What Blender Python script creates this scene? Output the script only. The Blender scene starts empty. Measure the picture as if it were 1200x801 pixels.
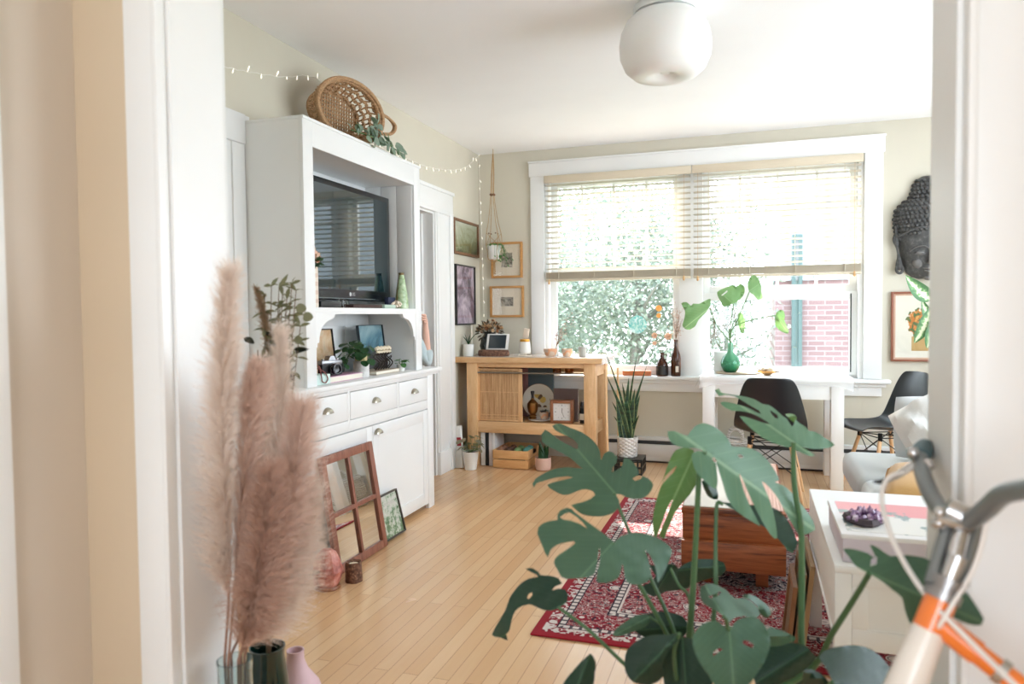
import bpy, bmesh, math, random
from mathutils import Vector, Matrix, Euler
from mathutils.geometry import delaunay_2d_cdt
from math import sin, cos, pi, radians, atan2, sqrt, tan
random.seed(7)
SC = bpy.context.scene
COL = SC.collection
# ------------------------------------------------------------------ camera frame (1200 x 801)
FO = 847.96; YAW, PIT, ROL = 0.319495887, -0.035990575, -0.009864028
CF = Vector((-sin(YAW)*cos(PIT), cos(YAW)*cos(PIT), sin(PIT)))
_r = CF.cross(Vector((0,0,1))).normalized(); _u = _r.cross(CF)
CR = _r*cos(ROL)+_u*sin(ROL); CU = -_r*sin(ROL)+_u*cos(ROL)
CAM = Vector((0,0,1.25))
def ray(x, y): return CF+CR*((x-600)/FO)-CU*((y-400.5)/FO)
def AY(x, y, Y): d = ray(x,y); return CAM+d*(Y/d.y)
def AX(x, y, X): d = ray(x,y); return CAM+d*(X/d.x)
def AZ(x, y, Z): d = ray(x,y); return CAM+d*((Z-1.25)/d.z)
def AD(x, y, D): return CAM+ray(x,y)*D
# ------------------------------------------------------------------ scene objects
def put(o, parent=None):
    COL.objects.link(o)
    if parent is not None: o.parent = parent
    return o
def tag(o, label=None, cat=None, group=None, kind=None):
    if label: o['label'] = label
    if cat: o['category'] = cat
    if group: o['group'] = group
    if kind: o['kind'] = kind
    return o
def thing(name, label, cat, loc=(0,0,0), rz=0, group=None):
    o = bpy.data.objects.new(name, None); COL.objects.link(o); o.empty_display_size = .05
    o.location = loc; o.rotation_euler = (0,0,rz)
    return tag(o, label, cat, group)
def wmat(o):
    if o is None: return Matrix()
    m = Matrix.Translation(o.location) @ o.rotation_euler.to_matrix().to_4x4()
    return wmat(o.parent) @ m
def obj(name, bm, mats, parent=None, loc=None, world=False, ang=35, label=None):
    """bm in the parent's frame; world=True: bm in room coordinates"""
    me = bpy.data.meshes.new(name)
    if world and parent is not None: bm.transform(wmat(parent).inverted())
    if loc is not None: bm.transform(Matrix.Translation(-Vector(loc)))
    if not KEEP[0]: bmesh.ops.recalc_face_normals(bm, faces=bm.faces[:])
    ca = radians(ang)
    for e in bm.edges:
        if len(e.link_faces)==2:
            e.smooth = e.calc_face_angle(0) < ca
    for f in bm.faces: f.smooth = True
    bm.to_mesh(me); bm.free()
    if not isinstance(mats,(list,tuple)): mats = [mats]
    for m in mats: me.materials.append(m)
    o = bpy.data.objects.new(name, me)
    if loc is not None: o.location = loc
    if label: o['label'] = label
    return put(o, parent)
KEEP = [False]
def struct(name, bm, m, parent=None, **k):
    o = obj(name, bm, m, parent, **k)
    if parent is None: o['kind'] = 'structure'
    return o
def kids(o, allo=None): return [c for c in COL.objects if c.parent == o]
def dup(root, loc, rz=0, label=None, group=None, scale=None):
    def rec(o, par):
        c = o.copy(); COL.objects.link(c); c.parent = par
        for ch in kids(o):
            rec(ch, c)
        return c
    r = rec(root, None); r.location = loc; r.rotation_euler = (0,0,rz)
    if scale: r.scale = (scale,)*3
    if label: r['label'] = label
    if group: r['group'] = group
    return r
from mathutils.bvhtree import BVHTree
def solid(objs):
    """collision tree of things with their parts, in room coordinates"""
    vs, ps = [], []
    def rec(o):
        nonlocal vs, ps
        if o.type == 'MESH':
            M = wmat(o); b = len(vs); vs += [M@v.co for v in o.data.vertices]; ps += [tuple(b+i for i in p.vertices) for p in o.data.polygons]
        for c in kids(o): rec(c)
    for o in objs: rec(o)
    return BVHTree.FromPolygons(vs, ps)
def trim_loose(o, objs):
    """take away the leaves (loose pieces) of o that would grow through other things"""
    T_ = solid(objs); bm = bmesh.new(); bm.from_mesh(o.data); M = wmat(o); bm.transform(M); bm.faces.ensure_lookup_table()
    hit = {a for a,_ in BVHTree.FromBMesh(bm).overlap(T_)}; dead = set(); todo = [bm.faces[i] for i in hit]
    while todo:
        f = todo.pop()
        if f in dead: continue
        dead.add(f)
        for v in f.verts: todo += [g for g in v.link_faces if g not in dead]
    bmesh.ops.delete(bm, geom=list(dead), context='FACES'); bmesh.ops.delete(bm, geom=[v for v in bm.verts if not v.link_faces], context='VERTS')
    bm.transform(M.inverted()); bm.to_mesh(o.data); bm.free(); return len(dead)
def named(n): return bpy.data.objects[n]
# ------------------------------------------------------------------ shapes
EPS = random.Random(1)
def B(): return bmesh.new()
def box(bm, lo, hi, bev=0, mi=0, M=None, seg=2):
    x0,y0,z0 = [min(a,b)+EPS.uniform(0,.0003) for a,b in zip(lo,hi)]; x1,y1,z1 = [max(a,b)-EPS.uniform(0,.0003) for a,b in zip(lo,hi)]
    co = [(x0,y0,z0),(x1,y0,z0),(x1,y1,z0),(x0,y1,z0),(x0,y0,z1),(x1,y0,z1),(x1,y1,z1),(x0,y1,z1)]
    vs = [bm.verts.new(M@Vector(c) if M else c) for c in co]
    fs = [bm.faces.new([vs[i] for i in q]) for q in ((0,3,2,1),(4,5,6,7),(0,1,5,4),(1,2,6,5),(2,3,7,6),(3,0,4,7))]
    for f in fs: f.material_index = mi
    if bev:
        es = list({e for f in fs for e in f.edges})
        r = bmesh.ops.bevel(bm, geom=es, offset=bev, segments=seg, profile=.5, affect='EDGES')
        for f in r['faces']: f.material_index = mi
    return bm
def boxw(bm, c, s, rot=(0,0,0), bev=0, mi=0):
    M = Matrix.Translation(Vector(c)) @ Euler(rot).to_matrix().to_4x4()
    h = Vector(s)/2
    return box(bm, -h, h, bev, mi, M)
def frame_of(d):
    d = d.normalized(); a = Vector((0,0,1)) if abs(d.z)<.9 else Vector((1,0,0))
    u = d.cross(a).normalized(); return u, d.cross(u).normalized()
def tube(bm, pts, r, seg=8, mi=0, cap=True, flat=1.0, closed=False):
    pts = [Vector(p) for p in pts]; n = len(pts)
    rs = r if isinstance(r,(list,tuple)) else [r]*n
    rings = []; u = None
    for i,p in enumerate(pts):
        if closed: t = pts[(i+1)%n]-pts[i-1]
        else: t = pts[min(i+1,n-1)]-pts[max(i-1,0)]
        if t.length < 1e-9: t = Vector((0,0,1))
        t.normalize()
        if u is None: u,_ = frame_of(t)
        u = (u-t*u.dot(t))
        if u.length < 1e-6: u,_ = frame_of(t)
        u.normalize(); v = t.cross(u)
        rings.append([bm.verts.new(p+(u*cos(a)+v*sin(a)*flat)*rs[i]) for a in [2*pi*k/seg for k in range(seg)]])
    m = n if closed else n-1
    for i in range(m):
        a, b = rings[i], rings[(i+1)%n]
        for k in range(seg):
            f = bm.faces.new((a[k],a[(k+1)%seg],b[(k+1)%seg],b[k])); f.material_index = mi
    if cap and not closed:
        for rg in (rings[0][::-1], rings[-1]):
            f = bm.faces.new(rg); f.material_index = mi
    return bm
def lathe(bm, prof, c=(0,0,0), seg=32, mi=0, M=None, jit=None, close=True):
    """prof: list of (r,z)"""
    c = Vector(c); rings = []
    for r,z in prof:
        if r < 1e-6:
            p = c+Vector((0,0,z)); rings.append([bm.verts.new(M@p if M else p)])
        else:
            rg = []
            for k in range(seg):
                a = 2*pi*k/seg; rr = r*(jit(a,z) if jit else 1)
                p = c+Vector((rr*cos(a),rr*sin(a),z)); rg.append(bm.verts.new(M@p if M else p))
            rings.append(rg)
    for a,b in zip(rings,rings[1:]):
        for k in range(seg):
            k2 = (k+1)%seg
            if len(a)==1 and len(b)==1: continue
            if len(a)==1: q = (a[0],b[k2],b[k])
            elif len(b)==1: q = (a[k],a[k2],b[0])
            else: q = (a[k],a[k2],b[k2],b[k])
            f = bm.faces.new(q); f.material_index = mi
    return bm
def prism(bm, pts, z0, z1, M=None, mi=0):
    """2D outline extruded along z (M places it)"""
    T = (lambda p: M@Vector(p)) if M else (lambda p: Vector(p))
    a = [bm.verts.new(T((x,y,z0))) for x,y in pts]; b = [bm.verts.new(T((x,y,z1))) for x,y in pts]
    n = len(pts)
    fs = [bm.faces.new(a[::-1]), bm.faces.new(b)]
    for i in range(n): fs.append(bm.faces.new((a[i],a[(i+1)%n],b[(i+1)%n],b[i])))
    for f in fs: f.material_index = mi
    return bm
def ball(bm, c, r, s=(1,1,1), sub=2, mi=0, jit=0, rot=(0,0,0)):
    g = bmesh.ops.create_icosphere(bm, subdivisions=sub, radius=1)
    R = Euler(rot).to_matrix()
    for v in g['verts']:
        k = 1+random.uniform(-jit,jit)
        v.co = Vector(c)+R@Vector((v.co.x*s[0]*r*k, v.co.y*s[1]*r*k, v.co.z*s[2]*r*k))
    for f in {f for v in g['verts'] for f in v.link_faces}: f.material_index = mi
    return bm
def quad(bm, a, b, c, d, mi=0):
    f = bm.faces.new([bm.verts.new(p) for p in (a,b,c,d)]); f.material_index = mi; return f
def bez(pts, n=12):
    """Catmull-Rom through pts"""
    P = [Vector(p) for p in pts]
    if len(P) == 2: return [P[0].lerp(P[1], i/n) for i in range(n+1)]
    P = [P[0]*2-P[1]]+P+[P[-1]*2-P[-2]]; out = []
    for i in range(1,len(P)-2):
        for k in range(n):
            t = k/n; a,b,c,d = P[i-1:i+3]
            out.append(.5*((2*b)+(c-a)*t+(2*a-5*b+4*c-d)*t*t+(-a+3*b-3*c+d)*t**3))
    out.append(P[-2]); return out
def frame2(bm, w, h, t, dpt, M, mi=0, bev=0):
    """rectangular frame, centred, in local x-z plane, depth along y"""
    for lo,hi in (((-w/2,-dpt/2,-h/2),(-w/2+t,dpt/2,h/2)),((w/2-t,-dpt/2,-h/2),(w/2,dpt/2,h/2)),
                  ((-w/2+t,-dpt/2,h/2-t),(w/2-t,dpt/2,h/2)),((-w/2+t,-dpt/2,-h/2),(w/2-t,dpt/2,-h/2+t))):
        box(bm, lo, hi, bev, mi, M)
    return bm
# ------------------------------------------------------------------ materials
class NT:
    def __init__(s, name):
        s.m = bpy.data.materials.new(name); s.m.use_nodes = True; s.t = s.m.node_tree; s.t.nodes.clear()
        s.out = s.n('ShaderNodeOutputMaterial')
    def n(s, typ, **k):
        x = s.t.nodes.new(typ)
        for a,b in k.items(): setattr(x, a, b)
        return x
    def l(s, a, b): s.t.links.new(a, b)
    def set(s, sock, v):
        if isinstance(v, bpy.types.NodeSocket): s.l(v, sock)
        elif isinstance(v,(tuple,list)) and len(v)==3 and len(sock.default_value)==4: sock.default_value = (*v,1)
        else: sock.default_value = v
    def math(s, op, a, b=0, c=0):
        x = s.n('ShaderNodeMath', operation=op)
        for i,v in enumerate((a,b,c)): s.set(x.inputs[i], v)
        return x.outputs[0]
    def mix(s, f, a, b):
        x = s.n('ShaderNodeMix', data_type='RGBA'); s.set(x.inputs[0], f); s.set(x.inputs[6], a); s.set(x.inputs[7], b)
        return x.outputs[2]
    def ramp(s, f, stops, interp='LINEAR'):
        x = s.n('ShaderNodeValToRGB'); x.color_ramp.interpolation = interp
        e = x.color_ramp.elements
        while len(e) < len(stops): e.new(.5)
        for i,(p,c) in enumerate(stops): e[i].position = p; e[i].color = (*c,1) if len(c)==3 else c
        s.set(x.inputs[0], f); return x.outputs[0]
    def co(s, scale=(1,1,1), rot=(0,0,0), loc=(0,0,0), kind='Object'):
        t = s.n('ShaderNodeTexCoord'); m = s.n('ShaderNodeMapping')
        m.inputs['Scale'].default_value = scale; m.inputs['Rotation'].default_value = rot; m.inputs['Location'].default_value = loc
        s.l(t.outputs[kind], m.inputs[0]); return m.outputs[0]
    def noise(s, v, scale=5, detail=3, rough=.5, dist=0):
        x = s.n('ShaderNodeTexNoise'); s.l(v, x.inputs[0])
        x.inputs['Scale'].default_value = scale; x.inputs['Detail'].default_value = detail
        x.inputs['Roughness'].default_value = rough; x.inputs['Distortion'].default_value = dist
        return x.outputs[0]
    def xyz(s, v):
        x = s.n('ShaderNodeSeparateXYZ'); s.l(v, x.inputs[0]); return x.outputs
    def bump(s, h, strength=.3, dist=.01):
        x = s.n('ShaderNodeBump'); x.inputs['Strength'].default_value = strength; x.inputs['Distance'].default_value = dist
        s.l(h, x.inputs['Height']); return x.outputs[0]
    def bsdf(s, color, rough=.5, metal=0, normal=None, trans=0, alpha=1, coat=0, ior=1.5, sheen=0, sub=0, spec=.5, emit=None, es=0):
        p = s.n('ShaderNodeBsdfPrincipled'); i = p.inputs
        s.set(i['Base Color'], color); s.set(i['Roughness'], rough); s.set(i['Metallic'], metal)
        i['Transmission Weight'].default_value = trans; s.set(i['Alpha'], alpha)
        i['Coat Weight'].default_value = coat; i['IOR'].default_value = ior; i['Coat Roughness'].default_value = .15
        i['Sheen Weight'].default_value = sheen; i['Specular IOR Level'].default_value = spec
        if sub: i['Subsurface Weight'].default_value = sub; i['Subsurface Radius'].default_value = (.02,.01,.008)
        if normal is not None: s.l(normal, i['Normal'])
        if emit: s.set(i['Emission Color'], emit); i['Emission Strength'].default_value = es
        s.l(p.outputs[0], s.out.inputs[0]); return p
def sr(r,g,b):
    f = lambda c: ((c/255+.055)/1.055)**2.4 if c > 10 else c/255/12.92
    return (f(r),f(g),f(b))
def P(name, c, rough=.5, **k):
    n = NT(name); n.bsdf(c, rough, **k); return n.m
def paint(name, c, rough=.5, var=.03, **k):
    n = NT(name); v = n.co(); f = n.noise(v, 3, 4)
    c2 = tuple(max(0,x*(1-var*2)) for x in c)
    col = n.ramp(f, [(.3,c2),(.7,c)])
    bmp = n.bump(n.noise(v, 120, 2), .06, .002)
    n.bsdf(col, rough, normal=bmp, **k); return n.m
def wood(name, c1, c2, scale=1, axis='x', rough=.45, ring=14, coat=0):
    n = NT(name); st = {'x':(.12,1,1),'y':(1,.12,1),'z':(1,1,.12)}[axis]
    v = n.co(tuple(a*scale for a in st))
    a = n.noise(v, ring, 5, .6, .6); b = n.noise(v, ring*9, 3, .6)
    f = n.math('ADD', n.math('MULTIPLY', a, .7), n.math('MULTIPLY', b, .3))
    col = n.ramp(f, [(.32,c1),(.5,tuple((x+y)/2 for x,y in zip(c1,c2))),(.68,c2)])
    n.bsdf(col, rough, normal=n.bump(b,.12,.002), coat=coat); return n.m
def fabric(name, c, c2=None, scale=300, rough=.9, bump=.3):
    n = NT(name); v = n.co(); f = n.noise(v, scale, 2); g = n.noise(v, 6, 3)
    c2 = c2 or tuple(x*.85 for x in c)
    col = n.mix(n.math('MULTIPLY',n.math('ADD',f,g),.5), c2, c)
    n.bsdf(col, rough, normal=n.bump(f,bump,.003), sheen=.3); return n.m
def glass(name, c=(1,1,1), rough=0.0, ior=1.45):
    n = NT(name); n.bsdf(c, rough, trans=1, ior=ior); return n.m
def leafm(name, c1, c2, rough=.4, vein=None, trans=.25):
    """leaf: colour varied by noise, veins from the UV map, light coming through"""
    n = NT(name); v = n.co(); f = n.noise(v, 4, 3)
    col = n.mix(f, c1, c2)
    uv = n.n('ShaderNodeTexCoord').outputs['UV']; X = n.xyz(uv)
    ax = n.math('ABSOLUTE', n.math('SUBTRACT', X[1], .5))
    mid = n.math('LESS_THAN', ax, .012)
    if vein:
        s = n.math('FRACT', n.math('MULTIPLY', n.math('SUBTRACT', X[0], n.math('MULTIPLY', ax, .9)), 9))
        side = n.math('LESS_THAN', n.math('ABSOLUTE', n.math('SUBTRACT', s, .5)), .05)
        f2 = n.math('MAXIMUM', n.math('MULTIPLY', mid, .7), n.math('MULTIPLY', side, .16))
        col = n.mix(f2, col, vein)
    p = n.bsdf(col, rough, normal=n.bump(f,.1,.01), spec=.35)
    tr = n.n('ShaderNodeBsdfTranslucent'); n.set(tr.inputs[0], n.mix(.5, col, (c2[0]*1.3,c2[1]*1.6,c2[2]*.7)))
    ms = n.n('ShaderNodeMixShader'); ms.inputs[0].default_value = trans
    n.l(p.outputs[0], ms.inputs[1]); n.l(tr.outputs[0], ms.inputs[2]); n.l(ms.outputs[0], n.out.inputs[0])
    return n.m
WHITE = paint('white_paint', sr(232,233,232), .38, .015)
CEILM = paint('ceiling_paint', sr(247,248,250), .7, .01)
WALLM = paint('beige_wall_paint', sr(205,200,184), .65, .02)
HALLM = paint('warm_beige_wall_paint', sr(206,188,162), .6, .02)
PINE = wood('pine_wood', sr(206,160,110), sr(232,194,148), 2.2, 'z', .42)
PINEX = wood('pine_wood_long', sr(208,162,112), sr(232,194,148), 2.2, 'x', .42)
BLACK = P('black_plastic', (.012,.013,.014), .32)
CHROME = P('chrome', (.3,.3,.31), .4, metal=.9)
DARKMETAL = P('dark_metal', (.03,.03,.03), .4, metal=.6)
def thin(name, tint=(1,1,1), refl=.07):
    n = NT(name); a = n.n('ShaderNodeBsdfTransparent'); a.inputs[0].default_value = (*tint,1); b = n.n('ShaderNodeBsdfGlossy'); b.inputs['Roughness'].default_value = .01
    fr = n.n('ShaderNodeLayerWeight'); fr.inputs[0].default_value = .5; m = n.n('ShaderNodeMixShader'); n.l(n.math('ADD', .03, n.math('MULTIPLY', n.math('POWER', fr.outputs['Facing'], 5), .8)), m.inputs[0]); n.l(a.outputs[0], m.inputs[1]); n.l(b.outputs[0], m.inputs[2]); n.l(m.outputs[0], n.out.inputs[0]); return n.m
GLASS = thin('clear_glass')
GREEN = leafm('green_leaf', sr(52,92,52), sr(96,140,84), .45)
DKGREEN = leafm('dark_green_leaf', sr(30,62,38), sr(64,102,66), .4)
STEM = P('plant_stem', sr(92,124,74), .5)
TWIG = P('dry_twig', sr(120,96,72), .8)
TERRA = P('pink_terracotta', sr(206,166,150), .8)
CERAM = P('white_ceramic', sr(228,228,224), .3)
# ================================================================== ROOM SHELL
H = 2.71; XL = -2.356; YW = 6.2; XR = 2.3; TH = .16
YN, YF = 1.25, 1.41                       # near / far face of the wall with the wide opening
# floor: strip oak
n = NT('oak_strip_floor'); v = n.co(rot=(0,0,pi/2))
br = n.n('ShaderNodeTexBrick'); n.l(v, br.inputs[0]); br.offset = .37
for k,x in (('Scale',1),('Mortar Size',.0012),('Mortar Smooth',.2),('Bias',0),('Brick Width',.95),('Row Height',.058)): br.inputs[k].default_value = x
br.inputs['Color1'].default_value = (*sr(216,174,130),1); br.inputs['Color2'].default_value = (*sr(228,192,150),1); br.inputs['Mortar'].default_value = (*sr(160,120,86),1)
v2 = n.co((9,.7,1)); g = n.noise(v2, 6, 5, .6, .4)
col = n.mix(n.math('MULTIPLY', g, .4), br.outputs[0], sr(204,154,108))
n.bsdf(col, n.math('ADD', .17, n.math('MULTIPLY', n.noise(n.co(), 3, 3), .14)), normal=n.bump(br.outputs[1],-.12,.002))
FLOORM = n.m
bm = B(); box(bm, (-4.6,-2.2,-.1), (XR+.2,YW+.16,0)); struct('floor', bm, FLOORM)
bm = B(); box(bm, (-4.6,-2.2,H), (XR+.2,YW+.16,H+.1)); struct('ceiling', bm, CEILM)
# window wall with opening
WX0, WX1, WZ0, WZ1 = -1.735, .825, .72, 2.475
bm = B()
for lo,hi in (((XL-.16,YW,0),(WX0,YW+TH,H)),((WX1,YW,0),(XR+.16,YW+TH,H)),((WX0,YW,0),(WX1,YW+TH,WZ0)),((WX0,YW,WZ1),(WX1,YW+TH,H))): box(bm, lo, hi)
struct('wall_window_side', bm, WALLM)
# left wall with doorway
DY0, DY1, DZ = 4.42, 5.2, 2.07
bm = B()
for lo,hi in (((XL-.14,YF,0),(XL,DY0,H)),((XL-.14,DY1,0),(XL,YW,H)),((XL-.14,DY0,DZ),(XL,DY1,H))): box(bm, lo, hi)
struct('wall_left', bm, WALLM)
# right wall with a wide unseen window, added to let fill light in
RY0,RY1,RZ0,RZ1 = 2.0,5.4,.75,2.45
bm = B()
for lo,hi in (((XR,YF,0),(XR+TH,RY0,H)),((XR,RY1,0),(XR+TH,YW,H)),((XR,RY0,0),(XR+TH,RY1,RZ0)),((XR,RY0,RZ1),(XR+TH,RY1,H))): box(bm, lo, hi)
struct('wall_right', bm, WALLM)
bm = B()
for y in (RY0, RY0+(RY1-RY0)/3, RY0+(RY1-RY0)*2/3, RY1-.05): box(bm, (XR+.04,y,RZ0), (XR+.1,y+.05,RZ1))
for z in (RZ0, RZ1-.05, 1.55): box(bm, (XR+.045,RY0,z), (XR+.095,RY1,z+.05))
struct('fill_window_side', bm, WHITE)
# wall with the wide opening we look through
OX0, OX1, OZ = -1.172, .291, 2.2
bm = B()
for lo,hi in (((XL-.14,YN,0),(OX0-.02,YF,H)),((OX1+.02,YN,0),(XR+TH,YF,H)),((OX0-.02,YN,OZ+.02),(OX1+.02,YF,H))): box(bm, lo, hi)
struct('wall_opening', bm, [WALLM])
bm = B(); box(bm, (-1.425,YN-.012,0), (OX0-.07,YN-.001,H)); struct('wall_hall_front', bm, HALLM)
# jamb lining + casings
bm = B(); box(bm, (OX0-.02,YN,0), (OX0,YF+.0,OZ)); box(bm, (OX1,YN,0), (OX1+.02,YF,OZ)); box(bm, (OX0-.02,YN,OZ), (OX1+.02,YF,OZ+.02))
struct('trim_1', bm, WHITE)
def casing(bm, x0, x1, y0, y1, z0, z1, inner):
    box(bm, (x0,y0,z0), (x1,y1,z1), .003)
    e = .014 if inner > 0 else -.014
    xe = x1 if inner > 0 else x0
    box(bm, (xe-e,y0-.006,z0), (xe,y1,z1), .003)
bm = B()
casing(bm, -1.272, OX0-.008, YN-.024, YN, 0, OZ+.01, 1)
casing(bm, OX1+.008, .385, YN-.024, YN, 0, OZ+.01, -1)
box(bm, (-1.272,YN-.024,OZ+.01), (.385,YN,OZ+.13), .003)
struct('trim_2', bm, WHITE)
bm = B()
casing(bm, -1.272, OX0-.008, YF, YF+.022, 0, OZ+.01, 1); casing(bm, OX1+.008, .385, YF, YF+.022, 0, OZ+.01, -1)
box(bm, (-1.272,YF,OZ+.01), (.385,YF+.022,OZ+.13), .003)
struct('trim_3', bm, WHITE)
# hall shell
bm = B(); box(bm, (-1.56,1.045,0), (-1.425,YN-.0,H)); box(bm,(-1.56,-2.0,0),(-1.425,.2,H)); box(bm,(-1.56,.2,2.1),(-1.425,1.045,H)); struct('wall_hall_left', bm, paint('pale_hall_tone', sr(210,200,187), .6, .01))  # paler, greyer tone than the other hall walls
bm = B(); box(bm, (1.35,-2.0,0), (1.5,YN,H)); struct('wall_hall_right', bm, HALLM)
bm = B()
for lo,hi in (((-1.56,-2.1,0),(-.72,-2,H)),((.72,-2.1,0),(1.5,-2,H)),((-.72,-2.1,0),(.72,-2,.6)),((-.72,-2.1,2.4),(.72,-2,H))): box(bm, lo, hi)
struct('wall_hall_back', bm, HALLM)
bm = B()
for x in (-.72,-.025,.67): box(bm, (x,-2.07,.6), (x+.05,-2.03,2.4))
for z in (.6,2.35): box(bm, (-.72,-2.065,z), (.72,-2.035,z+.05))
struct('fill_window_hall', bm, WHITE)  # unseen window behind the camera, added to brighten hall and casings
# hall side door casing and closed white door (at the very edge of the photo)
bm = B(); box(bm, (-1.425,.945,0), (-1.405,1.055,2.12), .003); box(bm, (-1.425,.20,2.04), (-1.405,1.055,2.16), .003); struct('trim_4', bm, WHITE)
bm = B(); box(bm, (-1.5,.2,0), (-1.455,.95,2.1)); struct('door_2', bm, WHITE)
# side room beyond the left doorway
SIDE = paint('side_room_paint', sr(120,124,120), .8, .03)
bm = B()
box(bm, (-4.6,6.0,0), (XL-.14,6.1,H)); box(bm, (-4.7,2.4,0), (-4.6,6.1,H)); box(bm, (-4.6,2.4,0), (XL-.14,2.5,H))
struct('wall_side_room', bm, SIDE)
# doorway casing on the left wall
bm = B()
box(bm, (XL-.14,DY1-.02,0), (XL+.004,DY1,DZ)); box(bm, (XL-.14,DY0,0), (XL+.004,DY0+.02,DZ)); box(bm, (XL-.14,DY0,DZ-.02), (XL+.004,DY1,DZ))
box(bm, (XL-.14,DY1-.06,0), (XL-.08,DY1-.02,DZ))
for a,b,t in ((DY1,5.50,.018),(DY1+.02,DY1+.06,.026),(5.46,5.53,.032)): box(bm, (XL,a,0), (XL+t,b,DZ+.02), .003)
box(bm, (XL,4.46,DZ+.02), (XL+.024,5.54,2.245), .003); box(bm, (XL,4.46,2.235), (XL+.036,5.55,2.262), .003)
box(bm, (XL,4.46,DZ-.005), (XL+.032,5.48,DZ+.03), .004); box(bm, (XL,DY1,0), (XL+.036,5.535,.18), .003)
struct('trim_5', bm, WHITE)
# open door leaf inside the side room
DGREY = paint('grey_door_paint', sr(186,188,188), .5)
bm = B(); box(bm, (-3.2,DY1+.02,.01), (XL-.15,DY1+.055,DZ-.03), .002)
for z0,z1 in ((.15,.9),(1.05,1.9)):
    frame2(bm, .56, z1-z0, .02, .012, Matrix.Translation((-2.83,DY1+.016,(z0+z1)/2)))
struct('door_1', bm, DGREY)
bm = B(); box(bm, (XL,5.55,0), (XL+.018,YW,.14), .003); struct('baseboard_left', bm, WHITE)
# ------------------------------------------------------------------ main window
def WB(bm, x0,x1,z0,z1,y0,y1,bev=.003): box(bm, (x0,y0,z0), (x1,y1,z1), bev)
bm = B()
WB(bm, -1.858, WX0, .735, 2.475, YW-.028, YW); WB(bm, WX1, .955, .735, 2.475, YW-.028, YW)
WB(bm, -1.87, .967, 2.472, 2.603, YW-.034, YW); WB(bm, -1.875,.972,2.59,2.606,YW-.045,YW)
struct('trim_6', bm, WHITE)
bm = B()
WB(bm, -1.92, 1.015, .70, .732, YW-.075, YW+.1,.008); WB(bm, -1.9, .985, .672, .70, YW-.045, YW,.004); WB(bm, -1.858, .957, .60, .69, YW-.022, YW)
struct('trim_7', bm, WHITE)
# window frame, sashes
wf = thing('window_1', None, None); wf['kind'] = 'structure'
bm = B()
WB(bm, WX0, WX0+.035, .73, 2.475, YW, YW+TH); WB(bm, WX1-.035, WX1, .73, 2.475, YW, YW+TH)
WB(bm, WX0, WX1, 2.44, 2.475, YW, YW+TH); WB(bm, WX0, WX1, .73, .76, YW+.08, YW+TH)
WB(bm, -.575, -.385, .73, 2.475, YW+.02, YW+TH)
obj('window_frame', bm, WHITE, wf)
SASHES = ((-1.70,-.575,1.61),(-.385,.79,1.42))
for i,(x0,x1,zm) in enumerate(SASHES):
    bm = B(); y0,y1 = YW+.06,YW+.095
    for a,b,c,d in ((x0,x0+.055,.76,zm),(x1-.055,x1,.76,zm),(x0,x1,.76,.815),(x0,x1,zm-.06,zm)): WB(bm, a,b,c,d,y0,y1)
    obj('lower_sash', bm, WHITE, wf)
    bm = B(); y0,y1 = YW+.1,YW+.135
    for a,b,c,d in ((x0,x0+.055,zm,2.44),(x1-.055,x1,zm,2.44),(x0,x1,2.38,2.44),(x0,x1,zm-.02,zm+.06)): WB(bm, a,b,c,d,y0,y1)
    for k in (1,2,3):
        xm = x0+(x1-x0)*k/4; WB(bm, xm-.011, xm+.011, zm, 2.4, y0,y1,.002)
    if i: WB(bm, x0, x1, 2.17, 2.2, y0, y1, .002)
    obj('upper_sash', bm, WHITE, wf)
    bm = B(); box(bm, (x0+.04,YW+.076,.79), (x1-.04,YW+.079,zm-.03)); obj('pane', bm, GLASS, wf)
    bm = B(); box(bm, (x0+.04,YW+.116,zm+.03), (x1-.04,YW+.119,2.4)); obj('pane', bm, GLASS, wf)
bm = B(); box(bm, (.792,YW+.02,.765), (.80,YW+.055,1.42)); box(bm, (.742,YW+.055,.78), (.75,YW+.06,1.40)); obj('window_track', bm, P('dark_track',(.02,.03,.03),.5), wf)
# ------------------------------------------------------------------ exterior
BRICK = NT('pink_brick'); v = BRICK.co(rot=(pi/2,0,0)); br = BRICK.n('ShaderNodeTexBrick'); BRICK.l(v, br.inputs[0])
for k,x in (('Scale',1),('Mortar Size',.008),('Brick Width',.24),('Row Height',.078),('Bias',0)): br.inputs[k].default_value = x
br.inputs['Color1'].default_value = (*sr(102,80,79),1); br.inputs['Color2'].default_value = (*sr(113,92,91),1); br.inputs['Mortar'].default_value = (*sr(122,114,113),1)
BRICK.bsdf(br.outputs[0], .9)
PALE_UPPER = paint('pale_glare_wall', sr(130,134,136), .8)  # upper wall colour lightened to carry the glare behind the blinds
TEAL = P('teal_window_paint', sr(50,72,70), .5)
BY = 12.0; bx0 = AY(908,380,BY).x
h = thing('neighbouring_house', 'pink brick house with a teal framed window seen through the lower sash', 'building', (bx0,BY,-3))
bm = B(); box(bm, (bx0,BY,-3), (bx0+9,BY+7,1.75)); obj('brick_wall', bm, BRICK.m, h, world=True)
bm = B(); box(bm, (bx0-.05,BY-.05,1.75), (bx0+9,BY+7,5.2)); obj('upper_wall', bm, PALE_UPPER, h, world=True)
a = AY(926,290,BY-.05); b = AY(938,412,BY-.05)
bm = B(); frame2(bm, .15, 2.2, .055, .1, Matrix.Translation((a.x+.10,BY-.04,1.35))); obj('window', bm, TEAL, h, world=True)
w_ = kids(h)[-1]
bm = B(); box(bm, (a.x+.07,BY-.03,.3), (a.x+.13,BY-.02,2.4)); obj('pane', bm, P('far_pane',sr(90,120,120),.2), w_, world=True)
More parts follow.
